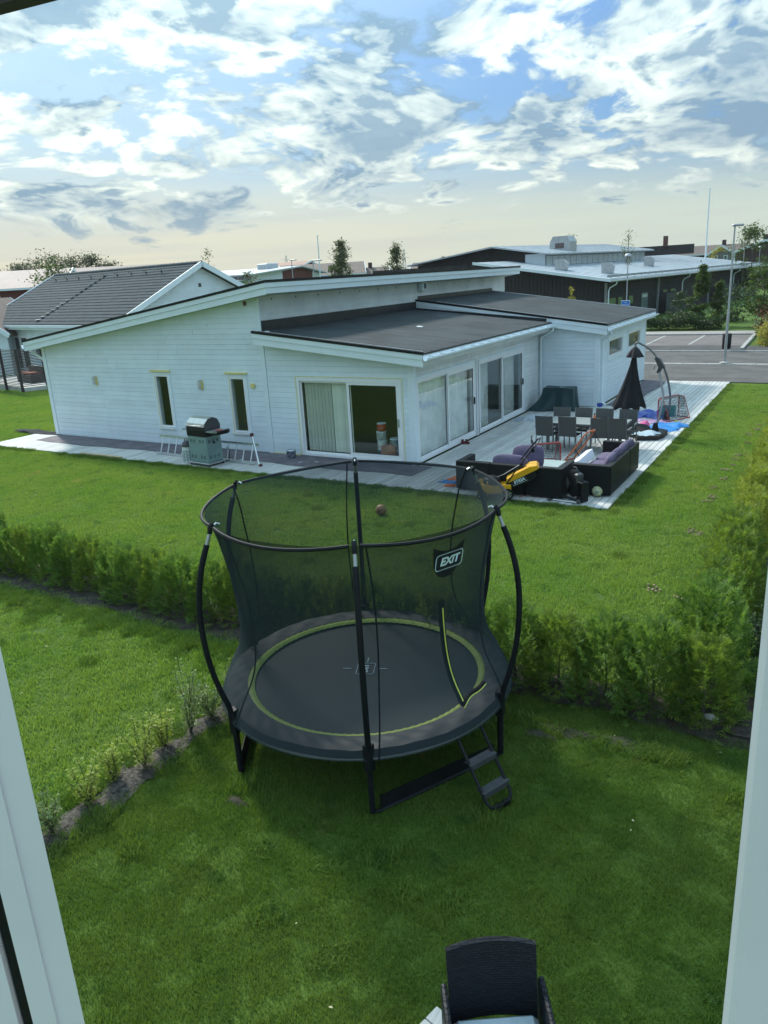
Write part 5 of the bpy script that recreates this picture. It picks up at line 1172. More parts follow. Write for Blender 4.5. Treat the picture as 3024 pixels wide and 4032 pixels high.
# parasol
t = thing('cantilever_parasol', 'closed black cantilever parasol on bowed grey poles at the deck edge', 'parasol', (0,0,0))
POLE = mat('parasol_grey', (0.20,0.21,0.215), 0.35, 0.1, 5, metal=0.4); CAN = mat('parasol_black', (0.008,0.008,0.010), 0.9, 0.2, 5)
sp = lambda pts: [tuple(p) for p in smoothp([tuple(p) for p in pts], 4)]
MB().tube(sp([(18.69,4.88,.12),(18.70,4.9,.24),(18.75,5.05,.50),(18.77,5.25,.78),(18.75,5.45,1.03),(18.65,5.65,1.32),(18.54,5.85,1.60)]), 0.032, 10).build('pole', POLE, t, smooth=True)
MB().tube(sp([(18.50,7.4,.02),(18.60,7.2,.34),(18.67,6.9,.74),(18.67,6.5,1.24),(18.61,6.1,1.70),(18.54,5.95,1.87)]), 0.032, 10).build('pole', POLE, t, smooth=True)
MB().tube(sp([(18.54,5.95,1.83),(18.41,5.9,2.06),(18.25,5.8,2.26),(18.09,5.7,2.38),(17.98,5.6,2.45),(17.93,5.6,2.43),(17.91,5.6,2.36)]), 0.028, 10).build('arm', POLE, t, smooth=True)
MB().prism([(18.42,2.03),(18.52,1.98),(18.67,1.74),(18.58,1.70),(18.53,1.57),(18.45,1.60),(18.50,1.74),(18.38,1.99)], 5.88, 6.02, 'y').build('crank_housing', DGREY, t)
MB().tube([(18.44,5.87,1.78),(18.42,5.80,1.78),(18.40,5.78,1.70)], 0.010, 6).build('crank_handle', BLACKM, t)
for x, y in ((18.70,4.88),(18.50,7.40)): MB().lathe([(.12,0),(.10,.05),(.055,.26)], 6, (x,y,.12 if y < 6 else 0)).build('pole_foot', PLASTICK, t)
def can(u, v):
    a = 2*math.pi*u; pleat = 1+0.13*math.cos(a*8)*min(1, v*3)+0.04*math.cos(a*3+1); r = (0.05+0.155*v+0.215*v*v)*pleat
    if v > 0.97: r *= 0.93
    z = 2.13-1.46*v-0.05*math.cos(a*8)*v+0.04*math.sin(a)*v
    return (17.905-0.11*v+r*1.08*math.cos(a), 5.6+r*math.sin(a), z)
MB().sheet(can, 96, 16, closed=True).build('canopy', CAN, t, smooth=True)
MB().sheet(lambda u, v: (17.915+(0.05+0.17*v**.7)*(1+0.16*math.cos(16*math.pi*u)*v)*math.cos(2*math.pi*u), 5.6+(0.05+0.17*v**.7)*(1+0.16*math.cos(16*math.pi*u)*v)*math.sin(2*math.pi*u), 2.33-0.27*v), 64, 5, closed=True).build('canopy_cap', mat('parasol_cap', (0.022,0.018,0.022), 0.9), t, smooth=True)
MB().lathe([(.03,0),(.04,.02),(.02,.06)], 10, (17.92,5.6,2.32)).build('finial', POLE, t)
t = thing('parasol_base', 'low black weighted base slab under the parasol foot', 'parasol base', (18.62,4.86,0)); MB().prism([(-.30,-.62),(.25,-.42),(.33,-.05),(.33,.45),(.05,.62),(-.35,.40)], 0.0, 0.12, 'z').build('slab', mat('base_black',(0.02,0.018,0.018),0.7), t); MB().rbox((-.18,-.3,.12),(.2,.4,.125),.002).build('top_plate', PLASTICK, t)
cushion('dark_cushion', (-.30,-.36,0), (.30,.36,.2), mat('dark_brown_fabric',(0.022,0.018,0.018),0.9), 'dark cushion heaped beside the parasol base', (18.20,5.05,0.02), (R_(8),R_(4),R_(15)), 0.05)
PSACK = mat('silver_plastic',(0.42,0.52,0.58),0.35,0.15,9,bump=0.8,bscale=18)
# things spread out beyond the parasol
def crumple(name, x0, x1, y0, y1, h, m, label, seed, cat='tarp', n=40, amp=1.0, poly=None):
    rg = random.Random(seed); W_ = [(rg.uniform(-9,9), rg.uniform(-9,9), rg.uniform(0,6), rg.uniform(.4,1)) for _ in range(10)]
    def fn(u, v):
        x = x0+(x1-x0)*u; y = y0+(y1-y0)*v
        e = sum(a*math.sin(kx*x*1.2+ky*y*1.2+p) for kx,ky,p,a in W_)/5
        edge = min(u, 1-u, v, 1-v)
        k_ = max(0, 1-edge*7); x += k_*(0.10*math.sin(7*v+seed)+0.05*math.sin(19*v+seed*3))*(x1-x0); y += k_*(0.10*math.sin(8*u+seed*2)+0.05*math.sin(21*u+seed))*(y1-y0)
        return (x, y, 0.006+amp*h*(0.15+abs(e))*min(1, edge*6+0.05))
    o = MB().sheet(fn, n, n).build(name, m, smooth=True); tag(o, label, cat); return o
BLUE = mat('blue_tarp', (0.012,0.20,0.55), 0.35, 0.15, 6); BLUEB = mat('blue_bag', (0.025,0.07,0.36), 0.4, 0.2, 6)
sk = crumple('plastic_sack', 18.22, 18.82, 4.35, 4.92, 0.10, PSACK, 'shiny pale plastic sack lying on the parasol base', 41, 'sack', 26); sk.location.z = 0.125
crumple('blue_tarp', 18.22, 19.20, 5.70, 6.80, 0.13, BLUE, 'bright blue tarp spread over the deck edge beside the parasol foot', 3)
crumple('blue_bag', 17.45, 18.40, 7.4, 8.5, 0.17, BLUEB, 'heaped blue plastic bag behind the parasol near the goal', 5, 'bag')
crumple('patterned_mat', 17.65, 18.60, 6.75, 7.25, 0.07, mat('patterned', (0.42,0.25,0.42),0.7,0.7,22), 'colourful rolled play mat in front of the blue bag', 7, 'mat')
crumple('pink_toy', 17.80, 18.22, 5.95, 6.45, 0.18, mat('pink_plastic',(0.75,0.10,0.28),0.4,0.1), 'bright pink inflatable toy behind the last dining chair', 9, 'toy', 20)
crumple('white_towel', 14.30, 14.85, 6.25, 7.05, 0.12, mat('towel_white',(0.55,0.60,0.66),0.9,0.12,8), 'pale towel crumpled on the deck before the green cover', 11, 'towel', 30)
crumple('white_towel', 14.12, 14.42, 5.95, 6.6, 0.06, mat('towel_grey',(0.32,0.36,0.42),0.9,0.12,8), 'greyer flat cloth on the deck nearest the sliding door', 12, 'cloth', 24)
crumple('paper_scrap', 14.35, 14.58, 3.55, 3.85, 0.012, mat('scrap_white',(0.55,0.56,0.55),0.9), 'thin pale scrap lying on the deck boards by the sliding doors', 14, 'paper', 12)
crumple('orange_cloth', 15.30, 15.72, -1.05, -0.72, 0.05, mat('orange_cloth',(0.65,0.14,0.03),0.8,0.15,9), 'orange cloth on the deck left of the lounge group', 15, 'cloth', 20)
crumple('blue_cloth', 15.22, 15.78, -1.32, -1.08, 0.05, BLUE, 'blue cloth on the deck left of the lounge group', 16, 'cloth', 20)
crumple('orange_cloth', 15.48, 15.72, -1.58, -1.34, 0.08, MATS['orange_cloth'], 'small orange cloth heap at the foot of the sofa arm', 17, 'cloth', 16)
t = thing('toy_crate', 'pale turquoise crate inside the far red goal', 'crate', (18.42,8.0,0)); CR = mat('turquoise',(0.06,0.32,0.36),0.4); MB().box((-.22,-.16,0),(.22,.16,.02)).build('crate_floor', CR, t)
for lo, hi in (((-.22,-.16,.02),(.22,-.15,.30)),((-.22,.15,.02),(.22,.16,.30)),((-.22,-.15,.02),(-.21,.15,.30)),((.21,-.15,.02),(.22,.15,.30))): MB().box(lo, hi).build('crate_side', CR, t)
t = thing('trolley', 'blue and white folding trolley standing at the wing corner', 'trolley', (16.10,8.85,0)); MB().tube([(-.05,0,.05),(-.05,.02,.55),(-.02,.03,.66),(.05,.03,.66),(.06,.02,.55),(.06,0,.05)], .012, 6).build('handle', TRIM, t); MB().box((-.08,-.05,.05),(.09,-.03,.18)).build('panel', BLUEB, t)
t = thing('scooter_stand', 'small blue and white stand behind the far dining chairs', 'stand', (17.55,4.6,0)); MB().tube([(0,0,.0),(0,.02,.72)], .014, 6).tube([(.1,0,.0),(.1,.02,.72)], .014, 6).build('pole', TRIM, t); MB().box((-.08,-.02,.34),(.18,.02,.40)).build('panel', BLUEB, t)
# green covered table
GREENC = mat('green_cover', (0.006,0.034,0.040), 0.45, 0.2, 4, bump=0.3, bscale=20)
t = thing('covered_table', 'table under a dark green cover that trails on the deck by the inner wall corner', 'covered table', (14.93,8.27,0))
def cov(u, v):
    a = 2*math.pi*u; c, s = math.cos(a), math.sin(a); k = 1/max(abs(c), abs(s)); tx, ty = 0.50*c*k, 0.24*s*k
    if v < 0.34: w = v/0.34; return (tx*w, ty*w, 0.76+0.01*math.sin(a*3))
    w = (v-0.34)/0.66; fl = (0.12+0.06*math.sin(a*9)+0.05*math.sin(a*5+1))*w**1.3
    trail = max(0, -c*0.9-s*0.55)**2*0.36*w**2.2
    return (tx*(1+fl*.5)+c*fl*.45-trail*.95+0.0, ty+s*(fl*.9)-trail*.55, max(0.012, 0.76*(1-w)+0.012))
MB().sheet(cov, 96, 24, closed=True).build('cover', GREENC, t, smooth=True)
me = text_mesh('W', 0.17, LOGOW, 0.001, 0, 0.004); me.transform(Matrix.Translation((.12,-.15,.775))); link('lettering', me, t.children[0])
# shoes
for k, (x, y) in enumerate(((14.01,2.60),(14.11,2.64))):
    o = MB().lathe([(.042,0),(.045,.02),(.04,.05),(.032,.09),(.036,.12)], 12, cap=False).sphere((0.03,-.06,.03), .045, 10, 6, (.9,1.5,.75)).build('shoe', mat('red_shoe',(0.16,0.012,0.018),0.6), smooth=True, loc=(x,y,0.0), rot=(0,0,R_(30+k*12))); tag(o, ('left' if k == 0 else 'right')+' one of the two small dark red boots by the sliding door', 'boot', 'pair of boots')
# ------------------------------------------------------------------ along the gable wall
t = thing('gas_barbecue', 'gas barbecue with steel hood on a teal cabinet beside the gable wall', 'barbecue', (8.40,-1.63,0), R_(-6))
TEAL = mat('cabinet_teal', (0.20,0.30,0.30), 0.45, 0.08, 3)
MB().rbox((-.36,-.26,.10),(.36,.26,.80),.012).build('cabinet', TEAL, t); MB().rbox((-.42,-.30,.055),(.42,.30,.098),.01).build('base_plate', GALV, t)
MB().rbox((-.37,-.275,.80),(.37,.275,.98),.01).build('firebox', BLACKM, t)
MB().prism([(-.27,.98),(.27,.98),(.27,1.08),(.20,1.22),(.05,1.28),(-.12,1.25),(-.24,1.14)], -.36, .36, 'x').build('hood', BLACKM, t)
MB().prism([(-.275,1.06),(-.25,1.15),(-.12,1.262),(.05,1.292),(.20,1.23),(.20,1.20),(-.10,1.20)], -.355, .355, 'x').build('hood_steel', STEEL, t)
for s in (-1, 1): MB().prism([(-.27,.985),(.27,.985),(.27,1.08),(.20,1.22),(.05,1.285),(-.12,1.255),(-.24,1.14)], s*.361, s*.372, 'x').build('hood_end', DGREY, t)
MB().prism([(.38,-.25),(.72,-.25),(.80,-.12),(.80,.12),(.72,.25),(.38,.25)], .93, .965, 'z').build('side_shelf', GALV, t); MB().prism([(-.38,-.22),(-.62,-.22),(-.68,0),(-.62,.22),(-.38,.22)], .93, .96, 'z').build('side_shelf', GALV, t); MB().prism([(.70,-.26),(.80,-.14),(.82,.12),(.74,.26),(.70,.24)], .88, .97, 'z').build('shelf_edge', BLACKM, t)
slot = MB().box((-.035,-.003,-.006),(.035,.003,.006)).mesh('vent_slot', BLACKM)
for zz in (.70,.67,.64,.28,.25,.22):
    for x in (-.24,-.12,.12,.24): link('vent_slot', slot, t, loc=(x,-.262,zz))
    for y in (-.16,-.02,.12): link('vent_slot', slot, t, loc=(.362,y,zz), rot=(0,0,R_(90)))
for zz in (.86,.885,.91):
    for x in (-.24,-.12,0,.12,.24): link('vent_slot', slot, t, loc=(x,-.277,zz))
MB().lathe([(.035,0),(.035,.01)], 12).build('knob', BLACKM, t, loc=(.363,0.0,.62), rot=(0,R_(90),0)); MB().box((-.02,-.266,.64),(.02,-.262,.67)).build('lock', ALU, t)
MB().tube([(-.30,-.29,1.10),(-.30,-.33,1.10),(.30,-.33,1.10),(.30,-.29,1.10)], .012, 8).build('hood_handle', STEEL, t)
for x in (-.36,.36):
    for y in (-.24,.24): MB().lathe([(.027,-.015),(.027,.015)], 12).build('caster', BLACKM, t, loc=(x,y,.028), rot=(R_(90),0,0))
o = crumple('red_glove', 8.93, 9.10, -1.78, -1.62, 0.03, mat('red_glove',(0.55,0.08,0.05),0.7), 'small red glove on the side shelf of the barbecue', 21, 'glove', 12); o.location.z = 0.966
t = thing('gas_bottle', 'white composite gas bottle with black collar left of the barbecue', 'gas bottle', (7.74,-1.64,0))
MB().lathe([(.14,0),(.15,.02),(.15,.40),(.13,.44)], 22).build('body', mat('bottle_white',(0.62,0.66,0.62),0.4), t, smooth=True); MB().lathe([(.13,.44),(.15,.45),(.14,.52),(.10,.58),(.05,.60)], 20).build('collar', DGREY, t, smooth=True); MB().tube([(-.08,0,.56),(-.08,0,.64),(.08,0,.64),(.08,0,.56)], .014, 6).build('handle', DGREY, t)
sl = MB().prism([(-.012,-.045),(.02,-.03),(.012,.045),(-.02,.03)], -.003, .003, 'y').mesh('slot', TEAL)
for zz in (.08,.16,.24,.32):
    for k in range(12): link('slot', sl, t, loc=(.151*math.cos(k*R_(30)), .151*math.sin(k*R_(30)), zz), rot=(0, R_(30 if k % 2 else -30), k*R_(30)+R_(90)))
# ladder on its side
t = thing('aluminium_ladder', 'aluminium ladder lying on its side behind the barbecue', 'ladder', (0,0,0))
a, b = Vector((6.0,-1.02,0)), Vector((9.82,-1.18,0)); d_ = (b-a).normalized()
for z, off in ((.04,-.16),(.50,.06)): MB().bar(a+Vector((0,off,z)), b+Vector((0,off,z)), .025, .06).build('rail', ALU, t)
for k in range(13): p = a+d_*(0.18+k*0.29); MB().tube([p+Vector((0,-.16,.04)), p+Vector((-.03,.06,.50))], .016, 6).build('rung', ALU, t)
MB().tube([(10.03,-1.42,.02),(9.62,-1.12,.74)], .026, 6).build('stabiliser', ALU, t); MB().rbox((10.01,-1.44,0),(10.09,-1.36,.06),.01).rbox((9.58,-1.16,.72),(9.66,-1.08,.80),.01).build('foot', mat('dark_red',(0.10,0.012,0.02),0.6), t)
MB().tube([(8.75,-1.2,.40),(8.95,-1.3,.34),(8.95,-1.36,.10),(8.85,-1.4,.03)], .010, 6).build('strap', PLASTICK, t)
t = thing('paint_bucket', 'open metal paint bucket on the paper by the sliding door', 'bucket', (10.28,-0.36,0.012)); MB().lathe([(.10,0),(.12,.01),(.13,.20),(.135,.205),(.125,.205),(.118,.02)], 24, cap=True).build('body', mat('bucket_print',(0.10,0.11,0.15),0.35,0.8,14), t, smooth=True); MB().lathe([(.122,.19),(.0,.191)], 20, cap=False).build('paint', TRIM, t); MB().tube([(-.13,0,.18),(-.11,-.09,.06),(0,-.135,.02),(.11,-.09,.06),(.13,0,.18)], .004, 5).build('handle', GALV, t)
crumple('grey_tarp', -2.3, 0.05, -0.15, 0.30, 0.08, mat('tarp_dark',(0.035,0.038,0.042),0.9,spec=0.1), 'dark crumpled plastic sheet on the grass at the left house corner', 25, 'tarp', 40)
o = MB().bar((3.6,-1.9,.03),(5.35,-1.93,.03),.10,.03).build('loose_plank', mat('fresh_wood',(0.52,0.40,0.24),0.7)); tag(o, 'loose pale plank along the deck edge below the gable wall', 'plank')
for x, y, r, nth in ((9.1,-1.05,.3,'first'),(10.9,-.8,1.2,'second'),(11.3,-.62,.2,'third'),(11.6,-.95,.7,'fourth')):
    o = MB().box((-.06,-.012,0),(.06,.012,.006)).build('paint_flake', TRIM, loc=(x,y,.03), rot=(0,0,r)); tag(o, nth+' tiny white paint scrap on the floor paper counting from the ladder', 'scrap', 'paint scraps')
# inside, behind the right-hand pane of the front sliding door
IN = ((12.72,0.42,0.04,.13,.22,(0.05,0.12,0.14),'dark green paint tin at the bottom of the stack inside the sliding door'),(12.72,0.42,0.27,.13,.22,(0.62,0.62,0.58),'white and black paint tin in the middle of the stack inside'),(12.70,0.42,0.50,.13,.22,(0.45,0.48,0.46),'grey paint tin third up the stack inside the sliding door'),(12.72,0.42,0.74,.12,.20,(0.48,0.05,0.03),'red paint tin on top of the stack inside the sliding door'),(13.10,0.48,0.04,.16,.50,(0.16,0.22,0.22),'tall grey-green tub beside the paint tins inside'))
for x, y, z, r, h, c, lb in IN:
    t = thing('paint_tin', lb, 'paint tin', (x,y,z), 0, 'paint tins inside the door'); nm = 'tin_%d' % int(c[0]*100); MB().lathe([(r*.94,0),(r,.01),(r,h-.01),(r*.95,h)], 20).build('body', mat(nm, c, 0.4, 0.2, 8), t, smooth=True); MB().lathe([(r*1.02,h-.02),(r*1.02,h),(r*.8,h+.004)], 20).build('lid', TRIM, t); MB().tube([(-r,0,h*.85),(-r*.7,-r*.8,h*.4),(0,-r*1.05,h*.28),(r*.7,-r*.8,h*.4),(r,0,h*.85)], .004, 5).build('handle', GALV, t)
t = thing('paper_bag', 'brown and red paper bag inside the sliding door', 'bag', (12.98,0.26,0.04), R_(12)); MB().prism([(-.2,0),(.2,0),(.22,.30),(.1,.38),(-.17,.33)], -.06, .07, 'y').build('body', mat('bag_kraft',(0.42,0.20,0.12),0.85,0.25,7), t)
o = crumple('plastic_bag', 13.22, 13.44, .22, .42, .22, mat('bag_white',(0.6,0.64,0.66),0.4), 'white plastic carrier bag beside the paper bag inside', 31, 'bag', 16); o.location.z = 0.04
# ------------------------------------------------------------------ neighbours and background
TILE = mat('roof_tile_grey', (0.075,0.092,0.098), 0.7, 0.15, 2.0, rnd=0.08, spec=0.2)
def tile_mesh():
    """double-S concrete tile, 0.30 wide, 0.36 long, front lip"""
    mb = MB(); n = 9; pf = [0.018*math.sin(i/(n-1)*4*math.pi)+0.018 for i in range(n)]
    top = [(0.30*i/(n-1)-0.15, pf[i]) for i in range(n)]
    vs = [(x, -0.36, z+0.034) for x, z in top] + [(x, 0.0, z) for x, z in top] + [(x, -0.36, z-0.004) for x, z in top]
    fs = [(i, i+1, n+i+1, n+i) for i in range(n-1)] + [(2*n+i, 2*n+i+1, i+1, i) for i in range(n-1)]
    mb.add(vs, fs); return mb
TM = tile_mesh().mesh('tile', TILE)
nb = thing('neighbour_house', 'white house with grey tiled gable roof behind the gable end at left', 'house', (-7.12,15.61,GZ), R_(-12))
RID, EV, WD, LEN = 5.76, 3.00, 5.5, 17.2; SL = math.atan2(RID-EV, WD); SLEN = math.hypot(WD, RID-EV)
MB().prism([(-5.0,0),(5.0,0),(5.0,EV+.2),(0,RID-.16),(-5.0,EV+.2)], -LEN+.4, -0.45, 'x').build('wall', WHITE, nb)
rf = MB().prism([(-WD,EV-.02),(0,RID-.02),(0,RID-.14),(-WD,EV-.14)], -LEN, 0, 'x').prism([(WD,EV-.02),(0,RID-.02),(0,RID-.14),(WD,EV-.14)], -LEN, 0, 'x').build('roof', mat('roof_under',(0.05,0.05,0.05),0.8), nb)
rows, cols = 19, 57; pr = SLEN/rows; pc = LEN/cols; cells = []
for r in range(rows):
    for c in range(cols):
        s = (r+0.0)*pr; cells.append((-LEN+pc*(c+.5), -WD+math.cos(SL)*(s+pr), EV+math.sin(SL)*(s+pr), r, c))
tuft = []; stuffmb = MB(); base = tile_mesh(); Mx = Matrix.Rotation(SL, 4, 'X')
cells.sort(key=lambda q: -q[0]+q[3]*0.2)
for k, (x, y, z, r, c) in enumerate(cells):
    if k < 300: link('tile', TM, rf, loc=(x,y,z), rot=(SL,0,0), scale=(pc/0.30, pr/0.345, 1))
    else:
        M = Matrix.Translation((x,y,z)) @ Mx @ Matrix.Diagonal((pc/0.30, pr/0.345, 1, 1)); stuffmb.add([M @ Vector(v) for v in base.v], base.f)
so = stuffmb.build('roof_tiling', TILE, rf); so['kind'] = 'stuff'
rtm = MB().lathe([(.11,-.2),(.125,-.2),(.12,.2),(.105,.2)], 12).mesh('ridge_tile', TILE)
for k in range(41): link('ridge_tile', rtm, rf, loc=(-LEN+.2+k*.419, 0, RID+.02), rot=(0,R_(88),0))
hk = MB().box((-.03,-.02,0),(.03,.02,.22)).box((-.03,-.16,.18),(.03,.0,.22)).mesh('roof_hook', BLACKM)
for k in range(9): link('roof_hook', hk, rf, loc=(-15.6+k*1.6, -.75, RID-.36), rot=(SL*.3,0,0))
MB().bar((-15.9,-.9,RID-.20),(-2.0,-.9,RID-.20),.04,.04).build('snow_rail', GALV, rf)
st = MB().box((-.16,-.10,.05),(.16,.10,.08)).box((-.14,-.02,0),(-.11,.02,.05)).box((.11,-.02,0),(.14,.02,.05)).mesh('roof_step', GALV)
for k in range(15): s = .3+k*.36; link('roof_step', st, rf, loc=(-9.2, -WD+math.cos(SL)*s, EV+math.sin(SL)*s+.05))
for sx, nm in ((0.0,'bargeboard'),(-LEN,'bargeboard')):
    for sy in (-1,1): MB().bar((sx,0,RID-.02),(sx,sy*(WD+.05),EV-.05),.05,.26).build('bargeboard', TRIM, nb)
    MB().prism([(-5.0,EV),(0,RID-.35),(5.0,EV)], sx-.02 if sx else -.02, sx+.02, 'x')
MB().box((-LEN,-WD-.12,EV-.16),(0,-WD+.0,EV-.02)).build('gutter', TRIM, nb); MB().box((-LEN,-WD,EV-.30),(0,-4.99,EV-.17)).build('soffit', TRIM, nb)
MB().box((-.44,-.10,4.55),(-.42,.08,4.75)).build('gable_vent', DGREY, nb)
for zz in np.arange(.4, 5.2, .16): 
    hw = min(5.0, (RID-.4-zz)/math.tan(SL)) if zz > EV else 5.0
    MB().box((-.447,-hw,zz),(-.425,hw,zz+.15)).build('plank', WHITE, nb)
for (x0,x1,z0,z1,nm) in ((-13.4,-12.7,.3,2.25,'door'),(-12.5,-11.6,.3,2.25,'door'),(-10.7,-9.4,1.0,2.2,'window'),(-8.3,-7.0,1.0,2.2,'window'),(-15.6,-14.9,.9,2.2,'window')):
    w = MB().box((x0-.08,-5.05,z0-.08),(x1+.08,-5.0,z1+.08)).build(nm, PVC, nb); MB().box((x0+.08,-5.056,z0+.08),(x1-.08,-5.051,z1-.08)).build('pane', GLASS_DARK, w); MB().box((x0+.08,-5.052,z0+.08),(x1-.08,-5.0505,z1-.08)).build('pane_back', mat('dim_room',(0.10,0.11,0.11),0.8), w)
MB().box((-16.0,-5.06,1.7),(-15.85,-5.0,2.1)).build('wall_lamp', BLACKM, nb)
# slatted privacy fence and its terrace
fn_ = thing('slatted_fence', 'dark brown horizontal slat fence round the neighbour terrace at left', 'fence', (-12.25,7.27,GZ))
FW = mat('fence_brown', (0.035,0.028,0.028), 0.7, 0.15, 4)
A_, B_, Cc_ = Vector((0,0,0)), Vector((-5.6,1.15,0)), Vector((1.4,3.3,0))
for P_, Q_, nb_ in ((A_,B_,3),(A_,Cc_,3)):
    for i in range(nb_+1):
        p = P_.lerp(Q_, i/nb_)
        if i == 0 and Q_ == Cc_: continue
        MB().box((p.x-.05,p.y-.05,0),(p.x+.05,p.y+.05,2.15)).build('post', FW, fn_)
    for i in range(nb_):
        p, q = P_.lerp(Q_, i/nb_), P_.lerp(Q_, (i+1)/nb_)
        for k in range(24): z = .30+k*.077; MB().bar(p+Vector((0,0,z)), q+Vector((0,0,z)), .02, .038).build('slat', FW, fn_)
tt = thing('neighbour_terrace', 'pale concrete terrace behind the slatted fence', 'terrace', (0,0,0)); MB().prism([(-18.2,8.7),(-12.2,7.35),(-10.7,10.7),(-11.6,11.4),(-18.8,12.9)], GZ, .18, 'z').build('slab', mat('pale_slab',(0.45,0.46,0.44),0.8), tt)
t = thing('garden_furniture', 'dark outdoor sofa seen through the slatted fence', 'sofa', (-14.3,9.3,.18), R_(-12)); MB().rbox((-.9,-.4,.0),(.9,.4,.4),.03).build('seat', DGREY, t); MB().rbox((-.9,.3,.4),(.9,.42,.8),.03).build('backrest', DGREY, t); MB().rbox((-.8,-.35,.40),(.8,.28,.5),.03).build('cushion', mat('brick_cushion',(0.25,0.07,0.05),0.9), t)

# ---- foliage builders
def crown_mesh(seed, n, h0, h1, rad, size, m_, kind='round', clumps=26):
    """leaf quads gathered in clumps through the crown volume; open gaps between"""
    rng = np.random.default_rng(seed); C_ = []
    for k in range(clumps):
        t = rng.random()
        if kind == 'cone': rr = rad*(1-t)**0.8*rng.uniform(.15,1)+rad*.05; z = h0+(h1-h0)*t
        elif kind == 'birch': rr = rad*(math.sin(math.pi*min(1,(t*.92+.08)**.62)))**.9*rng.uniform(.1,1); z = h0+(h1-h0)*t
        else: ph = rng.random()*math.pi; rr = rad*rng.uniform(.2,1)**.6*math.sin(ph*.9+.1); z = h0+(h1-h0)*(.5-.5*math.cos(ph))
        a = rng.random()*6.283; C_.append((rr*math.cos(a), rr*math.sin(a), z, rng.uniform(.6,1.25)))
    C_ = np.array(C_); idx = rng.integers(0, clumps, n); sp = rad*(0.13 if kind == 'cone' else 0.22)
    P = C_[idx,:3]+rng.normal(0, 1, (n,3))*np.array([sp,sp,sp*.8])*C_[idx,3:4]
    P[:,2] = np.maximum(P[:,2], h0*.7)
    D = rng.normal(0,1,(n,3)); D[:,2] = D[:,2]*.6-.1
    V, F_ = foliage(P, D, size*rng.uniform(.6,1.4,n), 'leaf', rng, .1)
    return fast_mesh('crown', V, F_, m_)
def tree(name, x, y, h, rad, m_, label, kind='birch', n=2400, size=.22, h0=.25, z0=GZ, seed=None, group=None, lean=0, clumps=30, trunk_r=None):
    t = thing(name, label, 'tree' if name != 'shrub' else 'shrub', (x,y,z0), 0, group); seed = seed or int(abs(x*31+y*17)*10) % 9999
    link('crown', crown_mesh(seed, n, h*h0, h, rad, size, m_, kind, clumps), t)
    r = trunk_r or max(.04, h*.012); mb = MB().tube([(0,0,0),(.02*h*lean,0,h*.4),(.03*h*lean,.01*h,h*.92)], [r,r*.7,r*.2], 7)
    rg = random.Random(seed)
    for k in range(7): a = rg.uniform(0,6.28); z = h*rg.uniform(max(.2,h0),.8); mb.tube([(0,0,z),(rad*.4*math.cos(a),rad*.4*math.sin(a),z+h*.07),(rad*.75*math.cos(a),rad*.75*math.sin(a),z+h*.13)], [r*.4,r*.25,r*.1], 5)
    mb.build('trunk', TREEBARK, t); return t
# ---- dark building with white metal roofs
db = thing('dark_wood_building', 'long dark wooden building with pale metal roofs beyond the parking lot', 'building', (7.242,43.494,GZ), R_(-9.02))
DW = mat('dark_cladding', (0.022,0.019,0.020), 0.8, 0.25, 2, bump=0.3, bscale=20, rnd=.1); MR = mat('metal_roof', (0.50,0.54,0.57), 0.38, 0.10, .8, metal=0.3); GB = mat('grey_board', (0.28,0.30,0.31), .6)
lt = lambda x: 3.38-0.147*x
MB().add([(x,y,lt(x)+dz) for dz in (0,-.12) for x,y in ((0,0),(0,43.5),(-12.2,43.5),(-12.2,0))], [(0,1,2,3),(7,6,5,4),(0,4,5,1),(1,5,6,2),(2,6,7,3),(3,7,4,0)]).build('lower_roof', MR, db)
MB().prism([(-1.0,0),(-1.0,lt(-1)-.13),(-24,lt(-12)-.13),(-24,0)], .9, 42.5, 'y').build('wall', DW, db)
for x in np.arange(-23.6, -1.2, .34): MB().box((x,.86,0.05),(x+.30,.9,min(lt(x+.15), lt(-12))-.14)).build('plank', DW, db)
for z in np.arange(.2, 3.2, .22): MB().box((-1.0,1.0,z),(-.965,42.4,z+.19)).build('plank', DW, db)
gutter_ = MB().tube([(.06,-.05,3.24),(.06,43.5,3.24)], .075, 8).build('gutter', GALV, db, smooth=True)
MB().bar((0,-.03,3.30),(-12.2,-.03,lt(-12.2)-.06),.04,.22).build('fascia', TRIM, db)
for y in np.arange(.8, 43, 1.5): MB().box((-.42,y,3.46),(-.36,y+.06,3.62)).build('snow_bracket', GALV, db)
MB().bar((-.39,0.2,3.60),(-.39,43.2,3.60),.05,.16).build('snow_guard', GB, db)
for y in np.arange(1.2,43,1.2):
    MB().add([(-.05,y,lt(-.05)+.03),(-12.1,y,lt(-12.1)+.03),(-12.1,y+.05,lt(-12.1)+.03),(-.05,y+.05,lt(-.05)+.03),(-.05,y,lt(-.05)-.01),(-12.1,y,lt(-12.1)-.01),(-12.1,y+.05,lt(-12.1)-.01),(-.05,y+.05,lt(-.05)-.01)], [(0,1,2,3),(0,4,5,1),(2,6,7,3),(0,3,7,4)]).build('roof_seam', MR, db)
for y in (1.0,17.0,32.4): MB().tube([(.05,y,3.2),(.0,y,3.0),(-.5,y,2.75),(-.6,y,2.5),(-.6,y,.1)], .055, 8).build('downpipe', TRIM, db, smooth=True)
for y in (1.1,11.8,25.3,41.3): MB().box((-.96,y-.08,0),(-.80,y+.08,3.1)).build('corner_board', GB, db)
